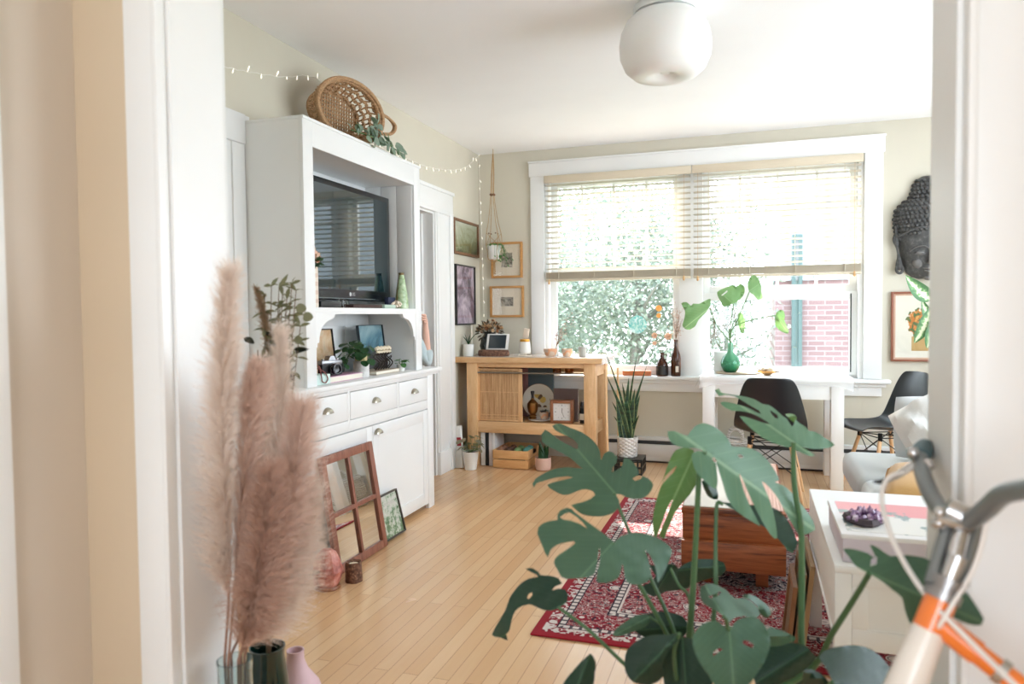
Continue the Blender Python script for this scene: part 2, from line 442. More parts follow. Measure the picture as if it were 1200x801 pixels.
bm = B(); box(bm, (a.x-.1,BY-.14,.17), (a.x+.2,BY-.0,.25)); obj('sill_ledge', bm, TEAL, h, world=True)
bm = B(); prism(bm, [(0,5.2),(9.3,5.2),(4.6,7.6)], BY-.3, BY+7.3, Matrix(((1,0,0,bx0-.15),(0,0,1,0),(0,1,0,0),(0,0,0,1)))); obj('roof', bm, P('shingle',sr(120,116,112),.9), h, world=True)
bm = B(); box(bm, (-26,YW+.6,-3.2), (26,40,-3)); struct('ground_outside', bm, paint('lawn', sr(120,136,96), .95, .1))
LEAFO = NT('tree_leaf'); v = LEAFO.co(); f = LEAFO.noise(v, 2.2, 3)
c = LEAFO.ramp(f, [(.3,sr(102,113,100)),(.7,sr(147,157,141))]); p = LEAFO.bsdf(c, .6)
tr = LEAFO.n('ShaderNodeBsdfTranslucent'); LEAFO.l(c, tr.inputs[0]); ms = LEAFO.n('ShaderNodeMixShader'); ms.inputs[0].default_value = .4
LEAFO.l(p.outputs[0], ms.inputs[1]); LEAFO.l(tr.outputs[0], ms.inputs[2]); LEAFO.l(ms.outputs[0], LEAFO.out.inputs[0])
BARK = P('bark', sr(116,112,104), .9)
def tree(x, y, zc, R, nl, label, rnd, ls=1):
    rg = random.Random(rnd); t = thing('leafy_tree', label, 'tree', (x,y,-3), group='trees outside the window')
    bm = B(); tube(bm, [(0,0,0),(.05,0,1.5),(0,.05,zc+3-R*.4),(.1,0,zc+3+R*.3)], [.16,.13,.1,.04], 10)
    for k in range(7):
        a = rg.uniform(0,6.28); z = zc+3-R*rg.uniform(0,.6)
        tube(bm, bez([(0,0,z-.5),(cos(a)*R*.4,sin(a)*R*.4,z+.1),(cos(a)*R*.8,sin(a)*R*.8,z+R*rg.uniform(0,.5))],4), [.06-.05*i/8 for i in range(9)], 6)
    obj('trunk', bm, BARK, t)
    bm = B(); KEEP[0] = True
    cl = [(Vector((rg.gauss(0,1),rg.gauss(0,1),rg.gauss(0,.9))).normalized()*R*rg.uniform(.2,.95)) for _ in range(60)]
    for k in range(nl):
        c = cl[k%60]+Vector((rg.gauss(0,.32),rg.gauss(0,.32),rg.gauss(0,.26)))*R*.55+Vector((0,0,zc+3))
        s = rg.uniform(.035,.07)*ls; e = Euler((rg.uniform(-1,1),rg.uniform(-1,1),rg.uniform(0,6.28))).to_matrix()
        q = [e@Vector(p)*s+c for p in ((-1,0,0),(-.2,-.55,.08),(1.1,0,-.1),(-.2,.55,.08))]
        bm.faces.new([bm.verts.new(p) for p in q])
    obj('foliage', bm, LEAFO.m, t); KEEP[0] = False
    return t
tree(-5.3, 11.6, 1.3, 2.6, 16000, 'green leafy tree filling the window above the amber bottles', 3)
tree(-2.05, 13.4, 1.6, 2.7, 14000, 'pale leafy tree between the window bays', 4)
tree(-8.6, 16.5, 2.2, 3.6, 12000, 'far leafy tree behind the wooden console end of the window', 6)
tree(-7.5, 26, 2.0, 6.5, 12000, 'far wide tree whose pale crown fills the gaps behind the nearer trees', 15, 2.6)
tree(-.8, 24.0, .6, 2.9, 9000, 'leafy tree beside the brick house', 8)
# ------------------------------------------------------------------ light
W = bpy.data.worlds.new('World'); SC.world = W; W.use_nodes = True; nt = W.node_tree
bg = nt.nodes['Background']
tc = nt.nodes.new('ShaderNodeTexCoord'); sx = nt.nodes.new('ShaderNodeSeparateXYZ'); rp = nt.nodes.new('ShaderNodeValToRGB')
nt.links.new(tc.outputs['Generated'], sx.inputs[0]); nt.links.new(sx.outputs[2], rp.inputs[0]); nt.links.new(rp.outputs[0], bg.inputs[0])
rp.color_ramp.elements[0].color = (.86,.93,1,1); rp.color_ramp.elements[1].color = (.62,.8,1,1)
bg.inputs[1].default_value = SKY = 7.0
def portal(name, c, s, rot):
    l = bpy.data.lights.new(name, 'AREA'); l.shape = 'RECTANGLE'; l.size, l.size_y = s; l.cycles.is_portal = True
    o = bpy.data.objects.new(name, l); COL.objects.link(o); o.location = c; o.rotation_euler = rot
portal('daylight_front', ((WX0+WX1)/2,YW+TH+.02,1.6), (2.6,1.8), (-pi/2,0,0))
portal('side_fill_portal', (XR+TH+.02,(RY0+RY1)/2,1.6), (1.8,3.5), (0,pi/2,0))  # sky sampling through the added side window
portal('hall_fill_portal', (0,-2.12,1.5), (1.5,1.85), (pi/2,0,0))  # sky sampling through the added hall window
sl = bpy.data.lights.new('sun', 'SUN'); sl.energy = 12; sl.angle = radians(.6); sl.color = (1,.95,.86)
so = bpy.data.objects.new('sun', sl); COL.objects.link(so); so.rotation_euler = Vector((.44,-1,-.70)).to_track_quat('-Z','Y').to_euler(); so.location = (0,9,6)
# ------------------------------------------------------------------ camera
cd = bpy.data.cameras.new('camera'); cam = bpy.data.objects.new('camera', cd); COL.objects.link(cam)
cam.matrix_world = Matrix((( CR.x,CU.x,-CF.x,0),(CR.y,CU.y,-CF.y,0),(CR.z,CU.z,-CF.z,1.25),(0,0,0,1)))
cd.lens = FO/1200*36; cd.sensor_width = 36; cd.clip_start = .05
cd.dof.use_dof = True; cd.dof.focus_distance = 4.6; cd.dof.aperture_fstop = 3.0
SC.camera = cam
SC.view_settings.view_transform = 'Standard'; SC.view_settings.look = 'None'; SC.view_settings.gamma = 1
SC.view_settings.exposure = .58; SC.view_settings.use_curve_mapping = False
c = SC.cycles; c.use_denoising = True; c.max_bounces = 10; c.diffuse_bounces = 6; c.transparent_max_bounces = 16; c.transmission_bounces = 8
c.caustics_reflective = False; c.caustics_refractive = False; c.sample_clamp_indirect = 6
# ================================================================== BLINDS
SLAT = NT('blind_slat'); p = SLAT.bsdf(sr(222,216,204), .5)
tr = SLAT.n('ShaderNodeBsdfTranslucent'); tr.inputs[0].default_value = (*sr(236,232,222),1); ms = SLAT.n('ShaderNodeMixShader'); ms.inputs[0].default_value = .3
SLAT.l(p.outputs[0], ms.inputs[1]); SLAT.l(tr.outputs[0], ms.inputs[2]); SLAT.l(ms.outputs[0], SLAT.out.inputs[0])
BEIGE = wood('blind_valance_wood', sr(196,184,162), sr(212,200,178), 1, 'x', .5, 8)
CORD = P('blind_cord', sr(214,206,188), .8)
for bi,(x0,x1,lab) in enumerate(((-1.722,-.468,'white slatted blind half lowered over the window nearer the hanging planter, beige bottom slats'),(-.462,.812,'white slatted blind half lowered in front of the brick house'))):
    t = thing('venetian_blind', lab, 'window blind', ((x0+x1)/2, YW-.05, 2.46), group=None)
    bm = B(); box(bm, (x0,YW-.07,2.40), (x1,YW-.062,2.466), .002); box(bm, (x0+.01,YW-.06,2.42), (x1-.01,YW-.01,2.46)); obj('valance', bm, BEIGE, t, world=True)
    for k in range(17):
        z = 2.385-k*.0455
        bm = B(); c = ((x0+x1)/2, YW-.035, z)
        boxw(bm, c, (x1-x0-.02,.048,.0026), (radians(-9),0,0)); obj('slat', bm, SLAT.m, t, world=True)
    bm = B()
    for k in range(14): boxw(bm, ((x0+x1)/2, YW-.035, 1.571+k*.0042), (x1-x0-.02,.046,.0026))
    obj('gathered_slats', bm, BEIGE, t, world=True)
    bm = B(); box(bm, (x0+.008,YW-.062,1.548), (x1-.008,YW-.01,1.567), .002); obj('bottom_rail', bm, BEIGE, t, world=True)
    bm = B(); L = x1-x0
    for f in (.1,.35,.62,.9):
        for y in (YW-.061,YW-.01): tube(bm, [(x0+L*f,y,2.42),(x0+L*f,y,1.55)], .0012, 5)
        tube(bm, [(x0+L*f,YW-.066,1.64),(x0+L*f+.004,YW-.070,1.60),(x0+L*f-.002,YW-.066,1.555)], .0025, 5)
    obj('ladder_cord', bm, CORD, t, world=True)
    for xx,zz in ((x0+.045,1.545),(x1-.06,1.552)):
        bm = B(); lathe(bm, [(0,.02),(.005,.016),(.008,0),(.01,-.016),(.004,-.024),(0,-.026)], (xx,YW-.08,zz), 10); tube(bm, [(xx,YW-.08,zz+.018),(xx,YW-.068,2.4)], .001, 5)
        obj('cord_knob', bm, P('wood_knob_%d'%bi,sr(206,164,112),.5), t, world=True)
# ================================================================== HUTCH / BUILT-IN CABINET
CW = paint('cabinet_white_paint', sr(234,236,236), .32, .012)
NICK = P('brushed_nickel', sr(176,170,156), .3, metal=1)
hx, ux = -1.995, -2.005
cab = thing('built_in_cabinet', 'tall white built-in cabinet with open niches holding the television, drawers and doors below', 'cabinet', (-2.18,3.6,0))
bm = B(); Y0,Y1 = 2.885,4.36
box(bm, (XL,Y0,0.03), (hx-.022,Y1,.888))                       # body
for y0,y1,z0,z1 in ((Y0,Y0+.075,0,.888),(4.275,Y1,0,.888),(Y0,Y1,.862,.888),(Y0,Y1,.655,.712),(3.300,3.320,.66,.87),(3.852,3.872,.66,.87)):
    box(bm, (hx-.024,y0,z0), (hx,y1,z1), .0015)
obj('body', bm, CW, cab, world=True)
bm = B(); box(bm, (XL,2.80,.890), (-1.965,4.452,.916), .006); box(bm, (XL,2.82,.874), (-1.982,4.43,.890), .003); obj('worktop', bm, CW, cab, world=True)
def cup(par, y, z, x=hx+.002):
    bm = B(); g = 12
    R1 = [[Vector((x+.024*sin(pi*j/8)*(1 if j<9 else 0)*1.0, y+.042*cos(pi*i/g), z-.012+ .030*sin(pi*i/g)*cos(pi*j/16))) for j in range(9)] for i in range(g+1)]
    V = [[bm.verts.new((x+.025*sin(pi/2*j/6)*(sin(pi*i/g)**.5), y+.040*cos(pi*i/g), z-.012+.030*sin(pi*i/g)*cos(pi/2*j/6))) for j in range(7)] for i in range(g+1)]
    for i in range(g):
        for j in range(6): bm.faces.new((V[i][j],V[i+1][j],V[i+1][j+1],V[i][j+1]))
    bmesh.ops.remove_doubles(bm, verts=bm.verts[:], dist=.0005)
    bmesh.ops.solidify(bm, geom=bm.faces[:], thickness=.002)
    obj('cup_handle', bm, NICK, par, world=True, ang=60)
for y0,y1 in ((2.962,3.298),(3.322,3.850),(3.874,4.272)):
    bm = B(); box(bm, (hx-.02,y0,.714), (hx+.001,y1,.858), .002)
    d = obj('drawer', bm, CW, cab, world=True); cup(d, (y0+y1)/2 if y0>3 else 3.10, .788)
for y0,y1 in ((2.963,3.552),(3.556,4.272)):
    bm = B(); box(bm, (hx-.02,y0,.035), (hx-.006,y1,.648))
    for a,b,c,e in ((y0,y0+.065,.035,.648),(y1-.065,y1,.035,.648),(y0+.065,y1-.065,.575,.648),(y0+.065,y1-.065,.035,.11)): box(bm, (hx-.02,a,c), (hx,b,e), .0015)
    d = obj('door', bm, CW, cab, world=True)
    if y0>3.5: cup(d, 3.605, .610)
# upper hutch
bm = B(); u0,u1 = 2.955,4.222
box(bm, (XL,u0,.916), (ux-.02,u0+.022,2.19)); box(bm, (XL,4.137,.916), (ux-.02,u1,2.19))
box(bm, (XL,u0,2.075), (ux-.02,u1,2.095)); box(bm, (XL,u0,.916), (XL+.012,u1,2.19))
box(bm, (ux-.02,u0,.916), (ux,3.038,2.2), .002); box(bm, (ux-.02,4.137,.916), (ux,u1,2.2), .002); box(bm, (ux-.0205,3.03,2.072), (ux-.0005,4.14,2.2), .001)
box(bm, (XL,u0,2.19), (ux+.004,u1+.004,2.206), .002)
for k in range(3): box(bm, (XL+.012+k*.11,4.133,1.3), (XL+.115+k*.11,4.1375,2.075), .001)
for a,b,c,e in ((3.3,3.36,.92,1.28),(3.85,3.91,.92,1.28),(3.04,4.13,1.2,1.27)): box(bm, (XL+.012,a,c), (XL+.02,b,e), .001)
obj('hutch', bm, CW, cab, world=True)
bm = B(); box(bm, (XL,u0+.02,1.276), (ux-.001,4.14,1.301), .002); box(bm,(ux-.022,3.03,1.268),(ux-.0015,4.145,1.2765)); obj('niche_shelf', bm, CW, cab, world=True)
for s,yb in ((1,3.038),(-1,4.137)):
    bm = B(); pts = [(0,1.27),(.175,1.27),(.165,1.248),(.15,1.246)]
    for k in range(9):
        a = pi/2*k/8; pts.append((.028+.112*(1-sin(a)) , 1.128+.112*cos(a)))
    pts += [(.012,1.126),(.012,1.105),(0,1.105)]
    prism(bm, [(yb+s*p, z) for p,z in pts], ux-.024, ux-.003, Matrix(((0,0,1,0),(1,0,0,0),(0,1,0,0),(0,0,0,1))))
    obj('arch_bracket', bm, CW, cab, world=True)
# flat panelled pilaster on the wall before the cabinet
bm = B(); box(bm, (XL,1.9,0), (XL+.02,3.0,2.235)); box(bm, (XL,1.9,2.09), (XL+.034,2.954,2.235), .004)
box(bm, (XL,2.86,.95), (XL+.03,2.95,2.09), .003); box(bm, (XL,1.9,.0), (XL+.03,2.0,2.09), .003); struct('trim_8', bm, CW)
# ------------------------------------------------------------------ television
tv = thing('television', 'large black flat television in the niche of the white cabinet, reflecting the window', 'television', (-2.17,3.56,1.302))
bm = B(); box(bm, (-2.20,3.05,1.345), (-2.15,4.082,1.99), .006); obj('housing', bm, P('tv_gloss_black',(.006,.008,.01),.2), tv, world=True)
bm = B(); box(bm, (-2.1495,3.085,1.405), (-2.1485,4.047,1.958)); obj('screen', bm, P('tv_screen',(.010,.026,.032),.03,spec=1.0), tv, world=True)
bm = B(); box(bm, (-2.1497,3.06,1.355), (-2.1475,4.07,1.358)); obj('bottom_trim', bm, P('tv_trim',(.25,.3,.32),.2,metal=.8), tv, world=True)
bm = B(); lathe(bm, [(0,1.303),(.12,1.303),(.12,1.312),(.05,1.316),(.035,1.35),(0,1.35)], (0,0,0), 32); bmesh.ops.scale(bm, vec=(.42,1,1), verts=bm.verts[:]); bmesh.ops.translate(bm, vec=(-2.172,3.57,0), verts=bm.verts[:]); obj('stand', bm, P('tv_stand',(.02,.03,.03),.1), tv, world=True)
bm = B(); MX = Matrix(((0,0,1,0),(1,0,0,0),(0,1,0,0),(0,0,0,1)))
LG = P('logo_grey',(.6,.6,.6),.4)
lathe(bm, [(0,0),(.011,0),(.011,.001),(0,.001)], (0,0,0), 20, M=Matrix.Translation((-2.149,3.60,1.381)) @ Matrix.Rotation(pi/2,4,'Y'))
o_ = obj('logo', bm, LG, tv, world=True)
def text(name, s, size, M, mat, parent, ext=.0006, bold=False):
    c = bpy.data.curves.new(name, 'FONT'); c.body = s; c.size = size; c.extrude = ext; c.align_x = 'CENTER'; c.align_y = 'CENTER'
    o = bpy.data.objects.new(name, c); COL.objects.link(o)
    dg = bpy.context.evaluated_depsgraph_get(); me = bpy.data.meshes.new_from_object(o.evaluated_get(dg))
    bpy.data.objects.remove(o); me.materials.clear(); me.materials.append(mat)
    me.transform(wmat(parent).inverted() @ M if parent else M)
    o = bpy.data.objects.new(name, me); return put(o, parent)
TX = Matrix(((0,0,1,0),(1,0,0,0),(0,1,0,0),(0,0,0,1)))      # text facing +x, running along +y
TYm = Matrix(((1,0,0,0),(0,0,-1,0),(0,1,0,0),(0,0,0,1)))    # text facing -y, running along +x
text('logo_lettering', 'LG', .026, Matrix.Translation((-2.149,3.635,1.381)) @ TX, LG, tv)
# small things under and beside the television
def single(name, bm, mat, label, cat, loc, group=None, world=True, **k):
    o = obj(name, bm, mat, None, loc=loc, **k); return tag(o, label, cat, group)
bm = B(); box(bm, (-2.115,3.14,1.302), (-2.04,3.33,1.335), .004); single('media_player', bm, BLACK, 'low black media box lying under the television beside the checked vase', 'media box', (-2.08,3.23,1.302))
bm = B(); lathe(bm, [(0,0),(.02,0),(.022,.045),(.018,.05),(0,.05)], (-2.07,3.375,1.302), 16); single('glass_votive', bm, GLASS, 'small clear glass votive below the television logo', 'candle holder', (-2.07,3.375,1.302))
bm = B(); box(bm, (-2.11,3.44,1.302), (-2.035,3.76,1.322), .003); single('book', bm, P('dark_brown_cover',sr(60,36,30),.6), 'dark brown book lying flat under the television', 'book', (-2.07,3.6,1.302))
bm = B(); box(bm, (-2.10,3.78,1.302), (-2.03,3.92,1.324), .004); single('soap_dish', bm, P('pale_jade',sr(176,196,180),.35), 'pale green slab lying under the corner of the television', 'stone slab', (-2.06,3.85,1.302))
FLW = P('cream_petal', sr(238,224,206), .7)
t = thing('flower_sprig', 'small cream flower cluster before the green vase in the niche', 'dried flowers', (-2.05,3.98,1.302))
bm = B()
for k in range(14):
    ball(bm, (-2.05+random.uniform(-.02,.02),3.965+random.uniform(-.035,.035),1.322+random.uniform(-.006,.022)), .0105, sub=1, jit=.2)
obj('blossom', bm, FLW, t, world=True)
bm = B(); tube(bm, [(-2.05,3.93,1.3075),(-2.05,4.02,1.312)], .004, 6); obj('stem', bm, TWIG, t, world=True)
bm = B(); box(bm, (-2.13,3.96,1.302), (-2.10,4.05,1.372), .003); single('small_box', bm, P('navy_pink',sr(52,58,84),.6), 'small navy keepsake box behind the cream flower cluster', 'box', (-2.12,4.0,1.302))
# tall green bottle vase with brown edge
GV = NT('mottled_green_glaze'); v = GV.co(); f = GV.noise(v, 40, 4); GV.bsdf(GV.ramp(f, [(.3,sr(120,150,96)),(.5,sr(176,200,160)),(.75,sr(206,220,190))]), .2)
v = thing('bottle_vase', 'slender mottled green vase with a brown neck, beside the television', 'vase', (-2.07,4.075,1.301))
KEEP[0]=False
bm = B(); lathe(bm, [(0,0),(.041,0),(.043,.02),(.036,.09),(.024,.17),(.016,.21),(.017,.222),(.013,.222),(.012,.21)], (0,0,.001), 28); obj('body', bm, GV.m, v)
bm = B(); lathe(bm, [(.0163,.208),(.0185,.224),(.0135,.2245),(.0125,.21)], (0,0,0), 20); tube(bm, [(-.008,-.012,.215),(-.012,-.026,.12),(-.014,-.042,.02)], [.004,.005,.004], 6); obj('rim', bm, P('olive_brown_glaze',sr(112,92,40),.3), v)
# checked vase with a bouquet, at the near end of the niche
n = NT('checked_glaze'); v_ = n.co(); X = n.xyz(v_)
a1 = n.math('GREATER_THAN', n.math('FRACT', n.math('MULTIPLY', X[2], 24)), .5)
a2 = n.math('GREATER_THAN', n.math('FRACT', n.math('MULTIPLY', n.math('ARCTAN2', X[1], X[0]), 2)), .5)
n.bsdf(n.mix(n.math('MULTIPLY', n.math('ADD', a1, a2), .5), sr(234,228,214), sr(206,180,162)), .5)
v = thing('checked_vase', 'tall cream and pink checked cylinder vase holding a rose bouquet, in front of the television', 'vase', (-2.05,3.078,1.302))
bm = B(); lathe(bm, [(0,0),(.028,0),(.029,.003),(.029,.195),(.026,.198),(.025,.19),(.024,.02),(0,.02)], (0,0,0), 28); obj('body', bm, n.m, v)
bq = thing('rose_bouquet', 'bouquet with a blush rose, orange bloom and dark foliage in the checked vase', 'flowers', (-2.05,3.078,1.50))
def petals(bm, c, r, n=14, d=Vector((1,0,.3))):
    d = d.normalized(); u,w = frame_of(d)
    for L in range(3):
        for k in range(5):
            a = 2*pi*(k+L*.5)/5; o = (u*cos(a)+w*sin(a)); rr = r*(1-.28*L)
            tip = c+o*rr+d*r*(.15+.3*L); b = c-d*r*.3; s1 = (-u*sin(a)+w*cos(a))*rr*.62
            m = c+o*rr*.75+d*r*(-.05+.2*L)
            for q in ((b,m-s1,m),(b,m,m+s1),(m-s1,tip-s1*.5,tip,m),(m,tip,tip+s1*.5,m+s1)): bm.faces.new([bm.verts.new(p) for p in q])
    ball(bm, c+d*r*.25, r*.36, sub=1)
KEEP[0] = True
for dx,dy,dz,r,cc,nm in ((.012,.008,.052,.034,sr(244,216,196),'rose'),(.016,.016,.036,.02,sr(214,104,60),'orange_bloom'),(.01,-.012,.09,.02,sr(238,228,214),'rose'),(-.005,.022,.085,.014,sr(234,222,206),'rose')):
    bm = B(); petals(bm, Vector((dx,dy,dz)), r); obj(nm, bm, P('petal_'+nm+str(dz),cc,.7), bq, ang=80)
def leafq(bm, c, d, L, w, bend=.2, nrm=None):
    """small pointed leaf: 6 faces, folded along its rib"""
    d = d.normalized(); s = d.cross(nrm if nrm is not None else Vector((random.uniform(-1,1),random.uniform(-1,1),.7))).normalized(); nn = s.cross(d)
    uvl = bm.loops.layers.uv.verify(); prev = None
    for k in range(5):
        t = k/4; ww = w*sin(pi*min(1,t*.9+.08))*(1 if k<4 else 0)
        m = c+d*L*t-nn*bend*L*t*t
        row = [bm.verts.new(m-s*ww+nn*ww*.25), bm.verts.new(m), bm.verts.new(m+s*ww+nn*ww*.25)]
        if prev:
            for j in (0,1):
                f = bm.faces.new((prev[j],prev[j+1],row[j+1],row[j]))
                for lp,(uu,vv) in zip(f.loops,((t-.25,j/2),(t-.25,(j+1)/2),(t,(j+1)/2),(t,j/2))): lp[uvl].uv = (uu,vv)
        prev = row
bm = B()
for k in range(80):
    d = Vector((random.uniform(-.3,.8),random.uniform(-1,1.2),random.uniform(-.35,1))).normalized()
    leafq(bm, Vector((0,.0,.01))+d*random.uniform(.01,.05), d, random.uniform(.02,.04), .006)
fo_ = obj('foliage', bm, DKGREEN, bq); trim_loose(fo_, [cab, v])
bm = B(); tube(bm, [(0,0,-.15),(.01,.01,.04)], .004, 6); obj('stem', bm, STEM, bq)
KEEP[0] = False
# ================================================================== LOWER NICHE
WTZ = .917
def bookbox(name, lo, hi, cover, label, group=None, pages=sr(232,226,212), side='x'):
    """closed hardback: two boards, spine, page block"""
    t = thing(name, label, 'book', ((lo[0]+hi[0])/2,(lo[1]+hi[1])/2,lo[2]), group=group)
    bm = B(); e = .002
    return t
def flatbook(lo, hi, cm, label, group=None, name='book'):
    t = thing(name, label, 'book', ((lo[0]+hi[0])/2,(lo[1]+hi[1])/2,lo[2]), group=group)
    bm = B(); h = .003
    box(bm, lo, (hi[0],hi[1],lo[2]+h)); box(bm, (lo[0],lo[1],hi[2]-h), hi); box(bm, lo, (lo[0]+h,hi[1],hi[2]))
    obj('cover', bm, cm, t, world=True)
    bm = B(); box(bm, (lo[0]+h,lo[1]+.003,lo[2]+h), (hi[0]-.004,hi[1]-.003,hi[2]-h)); obj('pages', bm, PAGES, t, world=True)
    return t
PAGES = P('book_pages', sr(232,226,212), .8)
flatbook((-2.21,3.17,WTZ),(-2.03,3.52,WTZ+.032), P('lilac_cover',sr(206,160,186),.5), 'lilac hardback book lying on the cabinet worktop under the camera')
# vintage camera standing on the lilac book
c0 = Vector((-2.10,3.30,WTZ+.033))
t = thing('film_camera', 'black and silver film camera resting on the lilac book', 'camera', c0, radians(-20))
bm = B(); box(bm, (-.02,-.065,0), (.02,.065,.062), .006); obj('body', bm, P('camera_leatherette',(.015,.015,.016),.6), t)
bm = B(); box(bm, (-.021,-.066,.055), (.021,.066,.078), .005); prism(bm, [(-.024,.078),(.024,.078),(.012,.1),(-.012,.1)], -.02, .022, Matrix(((0,0,1,0),(1,0,0,0),(0,1,0,0),(0,0,0,1)))); lathe(bm, [(0,.078),(.011,.078),(.011,.088),(0,.088)], (0,.045,0), 16); lathe(bm, [(0,.078),(.009,.078),(.009,.084),(0,.084)], (0,-.045,0), 16); obj('top_plate', bm, CHROME, t)
bm = B(); R = Matrix.Translation((.02,0,.034)) @ Matrix.Rotation(pi/2,4,'Y'); lathe(bm, [(0,0),(.028,0),(.028,.02),(.025,.022),(.025,.045),(.021,.045),(.018,.036),(0,.034)], (0,0,0), 28, M=R); obj('lens', bm, P('lens_black',(.01,.01,.012),.2), t)
bm = B(); lathe(bm, [(.0285,.008),(.0292,.008),(.0292,.014),(.0285,.014)], (0,0,0), 28, M=R); lathe(bm, [(.0252,.040),(.026,.040),(.026,.047),(.0252,.047)], (0,0,0), 28, M=R); obj('lens_ring', bm, CHROME, t)
# leather strap loop hanging over the edge with mint note box
bm = B(); box(bm, (-2.10,3.06,WTZ), (-2.025,3.185,WTZ+.05), .002); single('small_box', bm, P('mint_card',sr(204,226,220),.6), 'pale mint cardboard box at the near end of the cabinet worktop', 'box', (-2.06,3.12,WTZ))
bm = B(); z=WTZ+.054
tube(bm, bez([(-2.08,3.05,z+.02),(-2.04,3.08,z+.03),(-2.02,3.12,z+.01),(-2.018,3.15,z-.025),(-2.018,3.13,z-.045),(-2.018,3.10,z-.035),(-2.018,3.09,z),(-2.05,3.12,z+.03),(-2.08,3.18,z+.02)],6), .003, 6)
tube(bm, bez([(-2.09,3.07,z+.005),(-2.05,3.06,z+.03),(-2.03,3.09,z+.04),(-2.05,3.14,z+.005)],6), .003, 6)
single('wrist_strap', bm, P('oxblood_leather',sr(120,62,56),.5), 'dark red leather strap curling over the mint box', 'strap', (-2.06,3.12,WTZ+.05))
# stacked dark camera boxes / radio at the near end
t = thing('radio', 'black portable radio stacked behind the mint box', 'radio', (-2.17,3.12,WTZ))
bm = B(); box(bm, (-2.23,3.045,WTZ+.002), (-2.12,3.165,WTZ+.10), .006); obj('body', bm, BLACK, t, world=True)
bm = B(); box(bm, (-2.121,3.06,WTZ+.06), (-2.117,3.155,WTZ+.085), .002); tube(bm,[(-2.116,3.07,WTZ+.045),(-2.116,3.155,WTZ+.045)],.003,6); obj('dial', bm, P('radio_grey',sr(150,156,156),.4), t, world=True)
t = thing('cassette_deck', 'second black box lying on the radio', 'radio', (-2.17,3.12,WTZ+.101))
bm = B(); box(bm, (-2.23,3.05,WTZ+.101), (-2.13,3.16,WTZ+.165), .005); obj('body', bm, P('matt_black',(.02,.021,.022),.55), t, world=True)
bm = B()
for k in range(3): box(bm, (-2.131,3.06,WTZ+.115+k*.014), (-2.128,3.152,WTZ+.121+k*.014), .001)
obj('trim_line', bm, P('trim_grey',sr(110,118,116),.4), t, world=True)
bm = B(); tube(bm, bez([(-2.15,3.06,WTZ+.175),(-2.14,3.11,WTZ+.195),(-2.15,3.17,WTZ+.18),(-2.14,3.2,WTZ+.20)],5), [.012]*16, 8, flat=.5); single('folded_scarf', bm, P('ochre_cloth',sr(196,128,52),.8), 'ochre and brown rolled scarf on top of the black boxes', 'scarf', (-2.15,3.12,WTZ+.166))
# pictures standing at the back of the niche
def picture(name, label, M, w, h, fr, art, t=.012, d=.02, mat=None, mw=0, cat='picture', group=None, fmat2=None):
    """framed picture; M places local frame (x right, z up, -y out)"""
    loc = M.translation; o = thing(name, label, cat, loc, group=group); o.rotation_euler = M.to_euler()
    bm = B(); frame2(bm, w, h, t, d, Matrix(), bev=.0015); obj('picture_frame', bm, fr, o)
    if mw:
        bm = B(); frame2(bm, w-2*t, h-2*t, mw, .004, Matrix()); obj('mount', bm, mat, o)
    bm = B(); box(bm, (-w/2+t*.6,-.0015+.002,-h/2+t*.6), (w/2-t*.6,.0035+.002,h/2-t*.6)); obj('print', bm, art, o)
    bm = B(); box(bm, (-w/2+t*.5,-d*.25-.001,-h/2+t*.5), (w/2-t*.5,-d*.25,h/2-t*.5)); obj('cover_glass', bm, GLASS, o)
    return o
def artm(name, stops, scale=8, seed=0, detail=6, dist=1.2, grad=None, st=(1,1,1)):
    n = NT(name); v = n.co(st, loc=(seed,seed*.7,seed*.3)); f = n.noise(v, scale, detail, .6, dist)
    if grad:
        z = n.xyz(n.co())[2]; f = n.math('ADD', n.math('MULTIPLY', f, .6), n.math('ADD', n.math('MULTIPLY', z, grad), .2))
    n.bsdf(n.ramp(f, stops), .5); return n.m
MXL = lambda x,y,z,lean=0: Matrix.Translation((x,y,z)) @ Matrix.Rotation(pi/2,4,'Z') @ Matrix.Rotation(lean,4,'X')   # faces +x
BLKF = P('black_frame', (.018,.018,.018), .35)
picture('framed_print', 'tan abstract print in a thin black frame standing at the back of the cabinet niche', MXL(-2.25,3.38,WTZ+.137,-.12), .40, .27, BLKF, artm('tan_print', [(.3,sr(120,84,56)),(.45,sr(206,160,110)),(.6,sr(222,196,160)),(.75,sr(176,172,160))], 6, 2), .006)
picture('framed_print', 'pale print in a black frame standing highest in the near corner of the niche', MXL(-2.31,3.12,WTZ+.172,-.05), .14, .330, BLKF, P('pale_paper',sr(206,204,200),.6), .009)
picture('photo_card', 'blue toned landscape photo standing against the back of the niche', MXL(-2.20,3.93,WTZ+.145,-.12), .30, .285, P('dark_edge',(.02,.03,.04),.5), artm('blue_photo', [(.3,(.01,.012,.016)),(.47,sr(20,30,38)),(.55,sr(60,120,140)),(.7,sr(150,180,186))], 5, 5, grad=1.2), .004)
